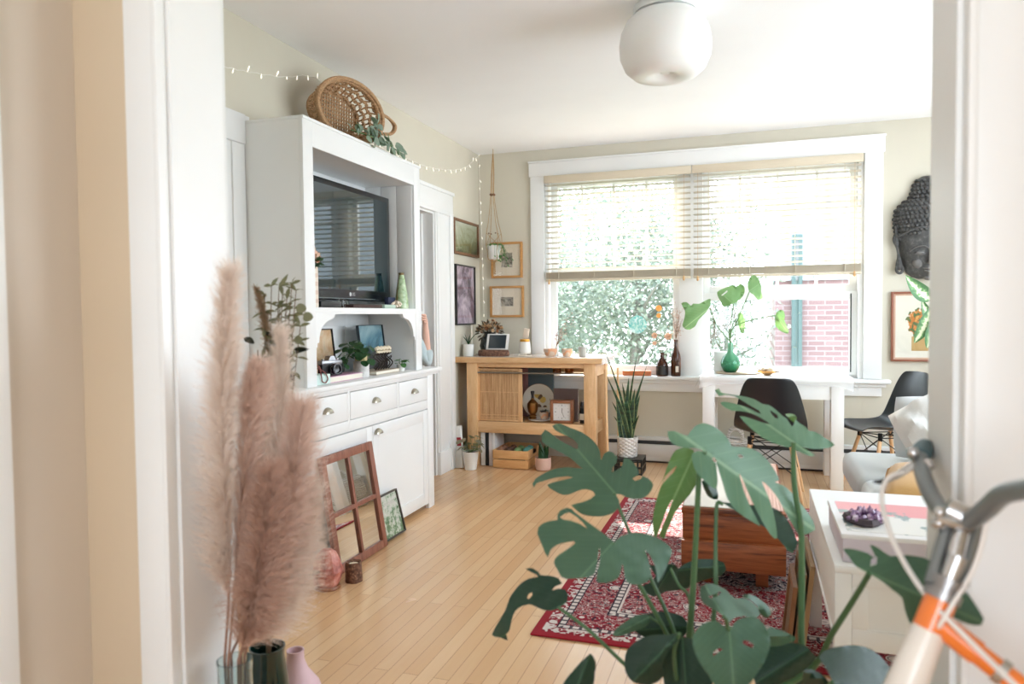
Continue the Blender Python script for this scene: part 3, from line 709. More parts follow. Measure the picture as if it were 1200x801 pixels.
# marble pot with an ivy plant
MARB = NT('marble'); v = MARB.co(); f = MARB.noise(v, 7, 6, .6, 2); MARB.bsdf(MARB.ramp(f, [(.35,sr(186,184,182)),(.5,sr(230,229,227)),(.8,sr(238,237,235))]), .3); MARB = MARB.m
def pot(name, label, c, prof, m, cat='pot', soil=None, seg=28, jit=None, group=None):
    t = thing(name, label, cat, c, group=group); bm = B(); lathe(bm, prof, (0,0,0), seg, jit=jit); obj('body', bm, m, t)
    if soil:
        bm = B(); lathe(bm, [(0,soil[1]),(soil[0],soil[1]),(soil[0],soil[1]-.012),(0,soil[1]-.012)], (0,0,0), 20); obj('soil', bm, SOIL, t)
    return t
SOIL = P('potting_soil', sr(62,48,38), .95)
GOLDB = P('speckled_gold', sr(206,190,140), .5)
pc = Vector((-2.08,3.585,WTZ))
t = pot('marble_pot', 'white marble pot with a gold speckled rim on the cabinet worktop', pc, [(0,0),(.042,0),(.045,.005),(.045,.088),(.04,.09),(.04,.02),(0,.02)], MARB, soil=None)
bm = B(); lathe(bm, [(.030,.08),(.034,.09),(.034,.135),(.030,.135),(.028,.09),(0,.09)], (0,0,0), 24); obj('inner_pot', bm, GOLDB, t)
def roundleaf(bm, c, nrm, up, r, cup=.2):
    """heart/round leaf blade"""
    nrm = nrm.normalized(); s = nrm.cross(up).normalized(); d = s.cross(nrm).normalized()
    uvl = bm.loops.layers.uv.verify(); N = 12
    def pt(a, k):
        rr = r*k*(1-.22*max(0,cos(a-pi))**6+.12*max(0,cos(a))**8); x = rr*cos(a); y = rr*sin(a)
        return c+d*(x+r)+s*y+nrm*(cup*r*((k*k)*.5)-.25*r*(x/r)**2*(1 if x>0 else .3))
    cc = bm.verts.new(pt(0,0)); R1 = [bm.verts.new(pt(2*pi*k/N,.55)) for k in range(N)]; R2 = [bm.verts.new(pt(2*pi*k/N,1)) for k in range(N)]
    def uv(a,k): return (.5+.5*k*cos(a), .5+.5*k*sin(a))
    for k in range(N):
        k2=(k+1)%N; a,b = 2*pi*k/N, 2*pi*(k+1)/N
        for q,u in (((cc,R1[k],R1[k2]),((.5,.5),uv(a,.55),uv(b,.55))),((R1[k],R2[k],R2[k2],R1[k2]),(uv(a,.55),uv(a,1),uv(b,1),uv(b,.55)))):
            f = bm.faces.new(q)
            for lp,w in zip(f.loops,u): lp[uvl].uv = w
def leafyplant(name, label, c, n, R, r, m, hz=.08, rnd=1, cat='plant', down=.3, stemr=.0015, round_=True, group=None, side=None, rim=(0,-9), avoid=()):
    rg = random.Random(rnd); t = thing(name, label, cat, c, group=group); KEEP[0] = True
    bl = B(); bs = B(); T_ = solid(avoid) if avoid else None; off = Matrix.Translation(Vector(c)); k = tries = 0
    while k < n and tries < n*30:
        tries += 1
        a = rg.uniform(0,2*pi); rr = R*rg.uniform(.25,1); z = hz*rg.uniform(.1,1)-down*rr*rg.uniform(0,1)
        p = Vector((rr*cos(a), rr*sin(a), z))
        if side: p += side*rg.uniform(0,1)
        d = (p+Vector((0,0,.02))).normalized(); hd = Vector((p.x,p.y,0)); hr = hd.length; hd = hd.normalized() if hr > 1e-5 else Vector((1,0,0))
        if rim[1] > -1:      # stems climb out over the rim of the pot
            if hr < rim[0]+.012: p.z = max(p.z, rim[1]+.010)
            way = [Vector((0,0,.003)), hd*min(hr,rim[0])*.25+Vector((0,0,max(.006,(rim[1]+.008)*.6))), hd*min(hr,rim[0]*.8)+Vector((0,0,max(rim[1]+.008,.008)))]
            if hr > rim[0]+.012: way.append(hd*(rim[0]+.008)+Vector((0,0,rim[1]+.006)))
            way.append(p)
        else: way = [Vector((0,0,0)), p*.5+Vector((0,0,hz*.25)), p]
        cl, cs = B(), B(); tube(cs, way, stemr, 5)
        if round_: roundleaf(cl, p-d*r*.3+Vector((0,0,stemr*2)), Vector((d.x*.7+rg.uniform(-.3,.3),d.y*.7+rg.uniform(-.3,.3),.7)), Vector((d.x,d.y,-.2)), r*rg.uniform(.7,1.1))
        else: leafq(cl, p, Vector((d.x,d.y,rg.uniform(-.2,.6))), r*2, r*.5)
        if T_:
            bad = False
            for q_ in (cl,cs):
                w_ = q_.copy(); w_.transform(off); bad = bad or bool(BVHTree.FromBMesh(w_).overlap(T_)); w_.free()
            if bad: cl.free(); cs.free(); continue
        k += 1
        for src,dst in ((cl,bl),(cs,bs)):
            me_ = bpy.data.meshes.new('tmp'); src.to_mesh(me_); src.free(); dst.from_mesh(me_); bpy.data.meshes.remove(me_)
    obj('foliage', bl, m, t); obj('stem', bs, STEM, t); KEEP[0] = False
    return t
ivy1 = leafyplant('ivy_plant', 'dark green ivy growing in the marble pot', pc+Vector((0,0,.094)), 34, .085, .026, DKGREEN, .12, 3, side=Vector((0,-.08,0)), rim=(.035,.043), avoid=[t, cab])
ivy_pot = t
t = pot('glass_jar', 'dark glass jar holding the ivy behind the camera', Vector((-2.15,3.47,WTZ+.033)), [(0,0),(.025,0),(.03,.01),(.026,.05),(.018,.06),(.018,.055),(.024,.045),(.026,.012),(0,.006)], P('dark_jar',sr(44,58,54),.15))
leafyplant('ivy_plant', 'trailing ivy in a dark glass behind the camera', Vector((-2.15,3.47,WTZ+.075)), 20, .06, .020, DKGREEN, .06, 4, rim=(.018,.019), avoid=[t, ivy1, ivy_pot])
# jewellery stand of dark branches + cream rope heads, small book, succulent
t = thing('ornament', 'dark openwork metal ornament with cream beads in front of the blue photo', 'ornament', (-2.10,3.86,WTZ+.022))
bm = B()
for k in range(6):
    y = 3.78+k*.032; tube(bm, bez([(-2.10,y,WTZ+.022),(-2.08,y+.02,WTZ+.06),(-2.11,y+.005,WTZ+.1),(-2.09,y+.025,WTZ+.12)],4), .004, 6)
for k in range(4):
    tube(bm, [(-2.09+.02*cos(a),3.79+k*.045+.02*sin(a)*.9,WTZ+.05+.02*cos(a)+.01*k%2) for a in [2*pi*j/14 for j in range(14)]], .003, 6, closed=True)
obj('branches', bm, P('dark_bronze',sr(52,42,36),.4,metal=.5), t, world=True)
bm = B()
for k in range(9): ball(bm, (-2.10,3.80+k*.02,WTZ+.145+.005*(k%2)), .014, sub=1)
for k in range(9): ball(bm, (-2.10,3.81+k*.019,WTZ+.125), .011, sub=1)
obj('bead', bm, P('cream_bead',sr(226,214,190),.6), t, world=True)
flatbook((-2.19,3.70,WTZ),(-2.045,3.99,WTZ+.021), P('taupe_cover',sr(186,170,150),.6), 'small taupe book lying under the dark ornament')
t = pot('small_pot', 'tiny white pot with a round leaved succulent at the far end of the worktop', Vector((-2.055,4.02,WTZ)), [(0,0),(.022,0),(.026,.04),(.022,.04),(.02,.03),(0,.03)], CERAM)
leafyplant('succulent', 'round leaved green succulent in the tiny white pot', Vector((-2.055,4.02,WTZ+.031)), 8, .035, .020, GREEN, .06, 9, rim=(.026,.010), avoid=[t, cab])
# ------------------------------------------------------------------ wicker basket on the cabinet with eucalyptus
WICK = wood('wicker', sr(132,96,64), sr(206,168,126), 6, 'x', .7, 20)
bc = Vector((-2.17,3.62,2.36))
t = thing('wicker_basket', 'round brown wicker basket tipped on its side on top of the white cabinet', 'basket', (bc.x,bc.y,2.207))
RT = Matrix.Translation(bc) @ Matrix.Rotation(radians(-18),4,'Z') @ Matrix.Rotation(radians(62),4,'Y') @ Matrix.Scale(1,4)
def tr_(M, pts): return [M@Vector(p) for p in pts]
MB_ = Matrix.Translation(Vector((-2.16,3.58,2.392))) @ Matrix.Scale(1.06,4) @ Matrix.Rotation(radians(-12),4,'Z') @ Matrix.Rotation(radians(92),4,'Y')
# local: z = basket axis (opening +z), oval x (vertical) by y
def ov(a, rx, ry, z): return (rx*cos(a), ry*sin(a), z)
bm = B()
for z,rx,ry,r in ((.045,.150,.235,.014),(.06,.156,.243,.012),(-.07,.105,.18,.012)): tube(bm, tr_(MB_, [ov(2*pi*k/48,rx,ry,z) for k in range(48)]), r, 8, closed=True)
obj('rim', bm, WICK, t, world=True)
bm = B()
for j in range(4):
    z = -.06+j*.03; f = .72+.085*j
    for ph in (0,pi/28):
        tube(bm, tr_(MB_, [ov(2*pi*k/112, (.15*f+.007*sin(28*2*pi*k/112+ph*28+j*pi)), (.235*f+.007*sin(28*2*pi*k/112+ph*28+j*pi)), z+.008*cos(14*2*pi*k/112)) for k in range(112)]), .0065, 5, closed=True)
for k in range(28):
    a = 2*pi*k/28; tube(bm, tr_(MB_, [ov(a,.105,.18,-.07),ov(a+.12,.128,.208,0),ov(a,.15,.235,.045)]), .005, 5)
obj('woven_side', bm, WICK, t, world=True)
bm = B()
for k in range(-9,10):
    y = k*.019; w = .105*sqrt(max(0,1-(y/.18)**2)); tube(bm, tr_(MB_, [(-w,y,-.068+.003*(k%2)),(w,y,-.068-.003*(k%2))]), .0055, 5)
for k in range(-5,6):
    x = k*.019; w = .18*sqrt(max(0,1-(x/.105)**2)); tube(bm, tr_(MB_, [(x,-w,-.068),(x,w,-.068)]), .005, 5)
obj('woven_base', bm, WICK, t, world=True)
bm = B()
for s in (0,.012): tube(bm, tr_(MB_, bez([(.07,.215,.06),(.055,.30,.065+s),(-.02+.03,.325,.07+s),(-.055+.03,.29,.065),(-.04,.232,.06)],6)), .009, 7)
obj('handle', bm, WICK, t, world=True)
EUC = leafm('eucalyptus_leaf', sr(110,132,118), sr(146,164,148), .6)
t = thing('eucalyptus_branch', 'grey green eucalyptus branch lying before the basket on top of the cabinet', 'branch', (-1.99,3.7,2.207))
KEEP[0] = True; bl = B(); bs = B(); rg = random.Random(5)
path = bez([(-2.02,3.42,2.245),(-2.0,3.6,2.25),(-2.0,3.75,2.26),(-2.01,3.9,2.245),(-2.02,4.05,2.24)],6)
tube(bs, path, .0035, 6); tube(bs, bez([(-2.02,3.6,2.235),(-2.04,3.68,2.30),(-2.03,3.72,2.35)],4), .0025, 5)
for i,p in enumerate(path+bez([(-2.02,3.6,2.235),(-2.04,3.68,2.30),(-2.03,3.72,2.35)],4)):
    for s in (-1,1):
        d = Vector((rg.uniform(.2,.9), rg.uniform(-.7,.7), s*rg.uniform(.15,.9)))
        roundleaf(bl, p+d*.01, Vector((.8,rg.uniform(-.5,.5),rg.uniform(-.2,.6))), d, rg.uniform(.018,.031))
obj('foliage', bl, EUC, t); obj('stem', bs, STEM, t); KEEP[0] = False
# move the two meshes into the frame of the Empty
for c in kids(t): c.data.transform(Matrix.Translation(-t.location))
trim_loose(kids(t)[0], [cab, named('wicker_basket')])
# ------------------------------------------------------------------ string lights along the top of the left wall
LB = P('warm_bulb', sr(240,236,222), .4, emit=(1,.95,.85), es=.6)
t = thing('string_lights', 'white fairy light string draped along the top of the beige wall and down the corner', 'string lights', (XL+.02,3.5,2.45))
wire = P('white_wire', sr(228,226,218), .6)
p1 = AX(260,78,XL+.012); p2 = AX(305,88,XL+.012); p3 = AX(370,90,XL+.012); p4 = AX(482,186,XL+.012); p5 = AX(500,195,XL+.012); p6 = AX(530,198,XL+.012); p7 = AX(559,185,XL+.012)
path = [AX(x,y,XL+.012) for x,y in ((225,72),(262,78),(290,84),(330,90),(372,92),(405,132),(445,172),(480,187),(500,195),(525,199),(545,196),(559,184))]
cor = [Vector((XL+.02,YW-.02,z)) for z in (2.66,2.4,2.1,1.8,1.5,1.3)]
down = [AY(x,y,YW-.012) for x,y in ((561,186),(562,215),(563,245),(565,290),(566,330),(567,368))]
full = bez(path+down, 7)
bm = B(); tube(bm, [p+Vector((0,0,.003*sin(i*2.1))) for i,p in enumerate(full)], .0022, 5); obj('wire', bm, wire, t, world=True)
tot = full
bm = B(); tube(bm, [(0,0,0),(0,0,.012)], .0025, 5); tube(bm, [(0,0,.012),(0,0,.024),(0,0,.030)], [.0035,.004,.0015], 6)
b0_ = obj('bulb', bm, LB, t); rg = random.Random(2); acc = 0; first = True
for a,b in zip(full, full[1:]):
    acc += (b-a).length
    if acc > .085:
        acc = 0; d = Vector((rg.uniform(.1,.4), rg.uniform(-.6,.2), rg.choice((-1,1))*rg.uniform(.4,1))).normalized()
        o = b0_ if first else put(b0_.copy(), t); first = False
        o.location = b-t.location; o.rotation_euler = d.to_track_quat('Z','Y').to_euler()
# ------------------------------------------------------------------ pictures in the corner
GF = wood('gilt_wood_frame', sr(176,122,66), sr(206,156,96), 4, 'x', .4)
WF = wood('walnut_frame', sr(96,66,44), sr(136,98,66), 4, 'x', .5)
def wallpic_left(name, label, quadpx, fr, art, **k):
    ps = [AX(x,y,XL+.016) for x,y in quadpx]; c = sum(ps, Vector())/4
    w = ((ps[1]-ps[0]).length+(ps[2]-ps[3]).length)/2; h = ((ps[3]-ps[0]).length+(ps[2]-ps[1]).length)/2
    return picture(name, label, MXL(c.x,c.y,c.z), w, h, fr, art, d=.028, **k)
LAND = artm('landscape_print', [(.25,sr(60,70,48)),(.42,sr(120,124,84)),(.55,sr(170,176,150)),(.72,sr(206,208,196))], 5, 3, grad=1.0)
wallpic_left('framed_painting', 'small landscape painting in a dark wooden frame, upper one beside the doorway', [(531,257),(560,261),(559.5,300),(531,299)], WF, LAND, t=.022)
DRKP = artm('violet_print', [(.3,sr(36,32,40)),(.45,sr(110,96,116)),(.58,sr(196,180,194)),(.75,sr(226,216,220))], 4, 8)
wallpic_left('framed_poster', 'tall violet poster in a black frame under the small landscape', [(533.5,310),(556,311.5),(556,378),(534,383)], BLKF, DRKP, t=.012)
MNT = P('cream_mount', sr(224,212,190), .8)
SK = artm('pencil_sketch', [(.35,sr(96,90,80)),(.5,sr(168,160,144)),(.62,sr(210,200,180))], 22, 4)
def wallpic_win(name, label, x0,x1,z0,z1, fr, art, **k):
    return picture(name, label, Matrix.Translation(((x0+x1)/2, YW-.016, (z0+z1)/2)), x1-x0, z1-z0, fr, art, d=.028, **k)
wallpic_win('framed_etching', 'gilt framed etching behind the hanging planter', -2.235,-1.94,1.592,1.912, GF, SK, t=.02, mat=MNT, mw=.075)
wallpic_win('framed_etching', 'gilt framed village etching just above the console', -2.25,-1.93,1.238,1.52, GF, SK, t=.02, mat=MNT, mw=.08)
n = NT('bouquet_print'); X = n.xyz(n.co()); f = n.noise(n.co(), 30, 4)
fl = n.math('LESS_THAN', n.math('ADD', n.math('MULTIPLY', n.math('POWER', n.math('MULTIPLY', X[0], 7), 2), 1), n.math('ADD', n.math('POWER', n.math('MULTIPLY', n.math('SUBTRACT', X[2], .03), 6.5), 2), n.math('MULTIPLY', f, 1.2))), 1.05)
po = n.math('MULTIPLY', n.math('LESS_THAN', n.math('ABSOLUTE', X[0]), .06), n.math('LESS_THAN', n.math('ABSOLUTE', n.math('ADD', X[2], .13)), .055))
c_ = n.ramp(f, [(.35,sr(90,110,64)),(.47,sr(196,120,56)),(.56,sr(214,170,92)),(.68,sr(190,70,50))], 'CONSTANT')
c_ = n.mix(fl, n.mix(po, sr(226,222,208), sr(190,156,100)), c_); n.bsdf(c_, .7)
wallpic_win('framed_botanical', 'flower basket print in a thin red brown frame under the carved head', 1.018,1.42,.873,1.405, P('mahogany_frame',sr(138,84,62),.45), n.m, t=.016, mat=P('pink_beige_mount',sr(206,170,146),.8), mw=.014)
# ================================================================== HANGING PLANTER
JUTE = wood('jute_cord', sr(150,116,76), sr(196,160,112), 10, 'z', .85)
hc = AY(579,296,6.02); top = Vector((hc.x,6.02,2.665)); 
t = thing('macrame_hanger', 'jute macrame hanger with wooden beads hung from the ceiling corner', 'plant hanger', (hc.x,6.02,H))
bm = B(); knot = AY(577,228,6.02); knot.x = hc.x-.01
R = .062
R = .071
pts = [Vector((hc.x+R*cos(a),6.02+R*sin(a),hc.z+.070)) for a in (pi*.25,pi*.75,pi*1.25,pi*1.75)]
for k,p in enumerate(pts):
    o = Vector((cos(pi*.25+k*pi/2),sin(pi*.25+k*pi/2),0))*.006
    tube(bm, bez([top+o*.5,(top+knot)/2+o*2.2,knot+o*2.6,(knot+p)/2+o*1.4,p+Vector((0,0,.1)),p+o,Vector((hc.x+.064*cos(pi*.25+k*pi/2),6.02+.064*sin(pi*.25+k*pi/2),hc.z+.01)),Vector((hc.x+.054*cos(pi*.25+k*pi/2),6.02+.054*sin(pi*.25+k*pi/2),hc.z-.060)),Vector((hc.x,6.02,hc.z-.078))],6), .0028, 5)
    q = pts[(k+1)%4]; tube(bm, [p+Vector((0,0,.10)),(p+q)/2+Vector((0,0,.05)),q], .0022, 5)
for k in range(6): tube(bm, [(hc.x+.006*cos(k),6.02+.006*sin(k),hc.z-.075),(hc.x+.01*cos(k),6.02+.01*sin(k),hc.z-.19)], .003, 5)
tube(bm, [top,(top.x,top.y,H)], .003, 5)
tube(bm, [(hc.x,6.02,hc.z-.085),(hc.x,6.02,hc.z-.07)], .014, 8)
obj('cord', bm, JUTE, t, world=True)
bm = B()
for k in range(4):
    o = Vector((cos(pi*.25+k*pi/2),sin(pi*.25+k*pi/2),0))*.017; ball(bm, knot+o, .011, sub=2)
    p = pts[k]; ball(bm, (knot+p)/2+o*.5+Vector((0,0,-.12)), .007, sub=1)
obj('bead', bm, P('dark_wood_bead',sr(110,74,48),.5), t, world=True)
pt = pot('hanging_pot', 'white tapered pot held in the jute macrame hanger', (hc.x,6.02,hc.z-.055), [(0,0),(.045,0),(.048,.004),(.064,.115),(.060,.118),(.058,.11),(.044,.012),(0,.012)], CERAM, soil=(.055,.1))
leafyplant('trailing_plant', 'green trailing plant spilling from the hanging white pot', (hc.x,6.02,hc.z+.048), 40, .085, .013, GREEN, .05, 12, down=1.3, side=Vector((.09,-.02,-.13)), rim=(.064,.016), avoid=[t, pt, named('framed_etching')])
# ================================================================== CONSOLE
cy0, cy1 = 5.60, 6.13; cx0,cx1 = -2.352,-1.108
con = thing('console_table', 'pine console with thick top, bamboo sliding door and open shelf near the window', 'console', (-1.73,5.86,0))
bm = B(); box(bm, (cx0,cy0-.02,.866), (cx1,cy1,.912), .004); obj('top', bm, PINEX, con, world=True)
for x0 in (-2.255,-1.258):
    for y0 in (cy0,cy1-.09):
        bm = B(); box(bm, (x0,y0,0), (x0+.092,y0+.09,.866), .003); obj('leg', bm, PINE, con, world=True)
bm = B(); box(bm, (-2.245,cy0+.012,.828), (-1.17,cy0+.034,.866), .002); box(bm, (-2.245,cy1-.04,.76), (-1.17,cy1-.02,.866)); 
for x0 in (-2.24,-1.2): box(bm, (x0,cy0+.09,.76), (x0+.022,cy1-.09,.866))
obj('apron', bm, PINEX, con, world=True)
bm = B(); box(bm, (-2.163,cy0+.01,.284), (-1.258,cy0+.034,.378), .002); box(bm, (-2.163,cy1-.05,.284), (-1.258,cy1-.028,.378), .002)
for x0 in (-2.235,-1.215): box(bm, (x0,cy0+.09,.284), (x0+.022,cy1-.09,.378))
obj('lower_rail', bm, PINEX, con, world=True)
bm = B(); box(bm, (-2.2,cy0+.034,.352), (-1.22,cy1-.05,.374), .001); obj('shelf', bm, PINEX, con, world=True)
bm = B(); tube(bm, [(-2.163,cy0+.02,.783),(-1.258,cy0+.02,.783)], .007, 10); obj('rail_rod', bm, P('rod_metal',sr(150,146,138),.35,metal=.9), con, world=True)
n = NT('bamboo_slats'); X = n.xyz(n.co()); g = n.noise(n.co((1,1,.03)), 150, 2); s = n.math('FRACT', n.math('MULTIPLY', X[0], 190))
g2 = n.noise(n.co((1,1,.5)), 30, 2)
ed = n.math('LESS_THAN', s, .2); c_ = n.mix(ed, n.ramp(g, [(.3,sr(168,124,80)),(.5,sr(200,158,112)),(.7,sr(222,186,142))]), sr(140,100,66))
n.bsdf(c_, .6, normal=n.bump(s,.3,.002)); BAM = n.m
bm = B(); box(bm, (-2.155,cy0+.036,.392), (-1.815,cy0+.046,.80)); d_ = obj('bamboo_door', bm, BAM, con, world=True)
bm = B()
for a,b,c,e in ((-2.163,-2.150,.38,.815),(-1.815,-1.782,.38,.815),(-2.16,-1.79,.38,.395),(-2.16,-1.79,.803,.815)): box(bm, (a,cy0+.034,c), (b,cy0+.052,e), .001)
for z in (.62,.43,.405): box(bm, (-2.155,cy0+.033,z), (-1.815,cy0+.037,z+.004))
obj('door_frame', bm, PINE, d_, world=True)
# clear plastic film over the top
n = NT('clear_film'); p = n.bsdf((.95,.97,.97), .25, alpha=.36); FILM = n.m
bm = B(); box(bm, (cx0+.004,cy0-.022,.9125), (cx1+.02,cy1,.9137)); box(bm, (cx1+.001,cy0-.022,.86), (cx1+.0022,cy1,.9125)); single('plastic_cover', bm, FILM, 'clear plastic film laid over the pine console top', 'table cover', (-1.7,5.86,.9125))
CZ = .9142
# ---- on the console
cy = 5.72
def atc(px, py=410, Y=cy): v_ = AY(px,py,Y); return v_.x
t = pot('white_pot', 'small white pot with a spiky aloe at the wall end of the console', (atc(549),cy,CZ), [(0,0),(.044,0),(.046,.003),(.046,.098),(.043,.1),(.041,.095),(.04,.02),(0,.02)], CERAM, soil=(.04,.088))
al = thing('aloe_plant', 'spiky dark aloe in the small white pot on the console', 'plant', (atc(549),cy,CZ+.098))
KEEP[0]=True
bm = B(); rg = random.Random(3)
for k in range(8):
    a = rg.uniform(0,6.28); L = rg.uniform(.07,.13); d = Vector((cos(a)*.55,sin(a)*.3,.9)).normalized(); o = Vector((cos(a),sin(a),0))
    tube(bm, bez([(0,0,0),d*L*.5,d*L+o*.015],4), [.008,.0085,.008,.007,.0065,.005,.004,.002,.0006], 6, flat=.4)
obj('foliage', bm, DKGREEN, al); KEEP[0]=False
# candle (tall white) behind
bm = B(); lathe(bm, [(0,0),(.03,0),(.03,.012),(.012,.016),(.012,.03),(.0095,.03),(.0085,.26),(0,.262)], (-2.295,5.83,CZ), 16); single('taper_candle', bm, P('wax',sr(236,232,218),.5,sub=.2), 'tall white taper candle behind the aloe', 'candle', (-2.295,5.83,CZ))
BARKR = NT('live_edge_bark'); v = BARKR.co(); f = BARKR.noise(v, 60, 5, .7); BARKR.bsdf(BARKR.ramp(f, [(.3,sr(52,36,30)),(.55,sr(120,84,66)),(.7,sr(176,136,108))]), .9, normal=BARKR.bump(f,.6,.01)); BARKR = BARKR.m
sx_ = atc(578,410,5.74)
t = thing('wood_slab', 'live edge slice of dark bark wood under the tablet on the console', 'wood slice', (sx_,5.74,CZ))
bm = B(); lathe(bm, [(0,0),(.13,0),(.138,.012),(.136,.035),(.13,.048),(.126,.05),(.126,.046),(0,.046)], (0,0,0), 48, jit=lambda a,z: 1+.03*sin(7*a)+.02*sin(13*a+1)); bmesh.ops.scale(bm, vec=(1,.55,1), verts=bm.verts[:]); obj('bark_edge', bm, BARKR, t)
bm = B(); lathe(bm, [(0,.046),(.125,.046),(.123,.051),(0,.051)], (0,0,0), 40); bmesh.ops.scale(bm, vec=(1,.55,1), verts=bm.verts[:]); obj('cut_face', bm, WF, t)
TB = thing('tablet', 'white tablet with a dark screen leaning on its stand on the bark slab', 'tablet', (atc(582,400,5.72),5.72,CZ+.054), radians(-3)); 
T_ = Matrix.Rotation(radians(-18),4,'X')
bm = B(); box(bm, (-.1,-.004,0), (.1,.004,.138), .004, M=T_); obj('housing', bm, P('tablet_white',sr(228,228,226),.3), TB)
bm = B(); box(bm, (-.078,-.0052,.01), (.078,-.0042,.128), M=T_); obj('screen', bm, P('tablet_screen',sr(52,60,64),.15), TB)
bm = B(); lathe(bm, [(0,-.0055),(.004,-.0055),(.004,-.0045)], (0,0,0), 12, M=T_@Matrix.Translation((.089,0,.069))@Matrix.Rotation(-pi/2,4,'X')@Matrix.Translation((0,0,.0))); tube(bm, [(0,.012,0),(0,.05,.0),(0,.03,.08)], .003, 6); obj('stand', bm, P('tablet_stand',sr(210,206,200),.4), TB)
# dried bouquet in a dark glass vase
vx = atc(574,395,5.9)
pot('dark_glass_vase', 'dark bowl shaped glass vase behind the tablet', (vx,5.9,CZ), [(0,0),(.05,0),(.075,.03),(.09,.08),(.07,.15),(.05,.18),(.065,.2),(.06,.2),(.045,.18),(.065,.15),(.085,.08),(.07,.032),(0,.008)], P('smoked_glass',sr(38,44,42),.1,coat=.5))
t = thing('dried_flowers', 'ball of dried tan and brown roses in the dark glass vase on the console', 'dried flowers', (vx,5.9,CZ+.19))
rg = random.Random(11); KEEP[0]=True
b1,b2,b3,b4 = B(),B(),B(),B()
for k in range(46):
    d = Vector((rg.gauss(0,1),rg.gauss(0,1),abs(rg.gauss(.3,.7)))).normalized(); c = Vector((d.x*.115,d.y*.1,d.z*.105+.015))*rg.uniform(.6,1)
    tube(b4, [(0,0,-.06),c*.6,c], .0015, 4)
    bb = (b1,b2,b3)[rg.randrange(3)]
    st = random.getstate(); random.seed(k); petals(bb, c, rg.uniform(.014,.021), d=d); random.setstate(st)
for k in range(70):
    d = Vector((rg.gauss(0,1),rg.gauss(0,1),rg.gauss(.1,.6))).normalized(); leafq(b4, Vector((d.x*.09,d.y*.08,d.z*.08+.01)), d, .045, .008)
for bb,cc,nn in ((b1,sr(206,170,128),'tan_bloom'),(b2,sr(150,104,70),'brown_bloom'),(b3,sr(222,196,160),'cream_bloom')): obj(nn, bb, P(nn,cc,.85), t, ang=80)
dl_ = obj('dried_leaves', b4, P('dried_leaf',sr(84,70,50),.9), t); trim_loose(dl_, [named('dark_glass_vase'), named('taper_candle')]); KEEP[0]=False
# glass dispenser with a gold lid and wooden brush
gx = atc(615,400,5.78)
t = thing('glass_dispenser', 'small white glass dispenser with a gold lid beside the bark slab', 'jar', (gx,5.78,CZ))
bm = B(); lathe(bm, [(0,.02),(.045,.02),(.052,.03),(.05,.08),(.044,.118),(.04,.12),(.04,.115),(.046,.08),(.048,.034),(0,.026)], (0,0,0), 28); obj('body', bm, P('frosted_white',sr(226,222,214),.2), t)
bm = B(); lathe(bm, [(0,.118),(.04,.118),(.041,.122),(.041,.138),(.038,.142),(0,.142)], (0,0,0), 28); obj('lid', bm, P('brass_gold',sr(214,160,76),.3,metal=.8), t)
bm = B()
for k in range(4):
    a = k*pi/2+.5; tube(bm, [(.04*cos(a),.04*sin(a),.026),(.058*cos(a),.058*sin(a),0)], .003, 6)
tube(bm, [(.056*cos(a),.056*sin(a),.004) for a in [2*pi*j/24 for j in range(24)]], .003, 6, closed=True); obj('foot_ring', bm, P('cream_wire',sr(232,224,208),.5), t)
bm = B(); boxw(bm, (gx+.006,5.80,CZ+.185), (.05,.012,.09), (0,radians(10),0), .005); single('carved_block', bm, P('pale_wood',sr(226,208,188),.6), 'pale carved piece standing on the gold lid', 'ornament', (gx+.006,5.80,CZ+.142))
# cups
n = NT('painted_terracotta'); v = n.co(); X = n.xyz(v); f = n.noise(v, 14, 1); n.bsdf(n.ramp(f, [(.44,sr(206,184,164)),(.47,sr(222,164,126)),(.56,sr(222,164,126)),(.6,sr(214,190,168))]), .6); PAINTT = n.m
pot('bowl', 'wide pink and grey painted bowl on the console, nearest the gold lidded jar', (atc(645,408,5.75),5.75,CZ), [(0,0),(.032,0),(.045,.012),(.056,.045),(.057,.062),(.053,.062),(.05,.045),(.04,.016),(0,.01)], PAINTT, 'bowl')
pot('bowl', 'smaller painted bowl between the wide bowl and the grey tumbler', (atc(664.5,408,5.75),5.75,CZ), [(0,0),(.028,0),(.036,.012),(.043,.04),(.043,.062),(.039,.062),(.037,.04),(.03,.016),(0,.01)], PAINTT, 'bowl')
pot('tumbler', 'plain grey ceramic tumbler on the console end near the window', (atc(682.5,407,5.75),5.75,CZ), [(0,0),(.028,0),(.031,.004),(.034,.08),(.031,.08),(.028,.01),(0,.008)], P('grey_glaze',sr(158,158,152),.5), 'cup')
def spray(name, label, c, pts_top, n, m1, rnd, bloom=.006, cat='dried flowers', curve=.4, extra=None):
    """thin branching twigs with small blossoms; pts_top: list of end points relative to c"""
    rg = random.Random(rnd); t = thing(name, label, cat, c); bs, bb = B(), B(); KEEP[0]=True
    for e in pts_top:
        e = Vector(e); st = Vector((0,0,-.02)); nk = Vector((e.x*.02,e.y*.02,.022)); mid = Vector((e.x*curve,e.y*curve,e.z*.55)); P_ = [st]+bez([nk,mid,e],6)
        tube(bs, P_, [.0022-.0016*i/len(P_) for i in range(len(P_))], 4)
        for k in range(n):
            i = rg.randrange(len(P_)//3, len(P_)); p = P_[i]; d = Vector((rg.gauss(0,1),rg.gauss(0,1),rg.gauss(.5,.7))).normalized()*rg.uniform(.01,.05)
            tube(bs, [p,p+d], .0006, 3); ball(bb, p+d, bloom*rg.uniform(.6,1.2), sub=1)
    obj('twig', bs, TWIG, t); obj('blossom', bb, m1, t); KEEP[0]=False
    return t
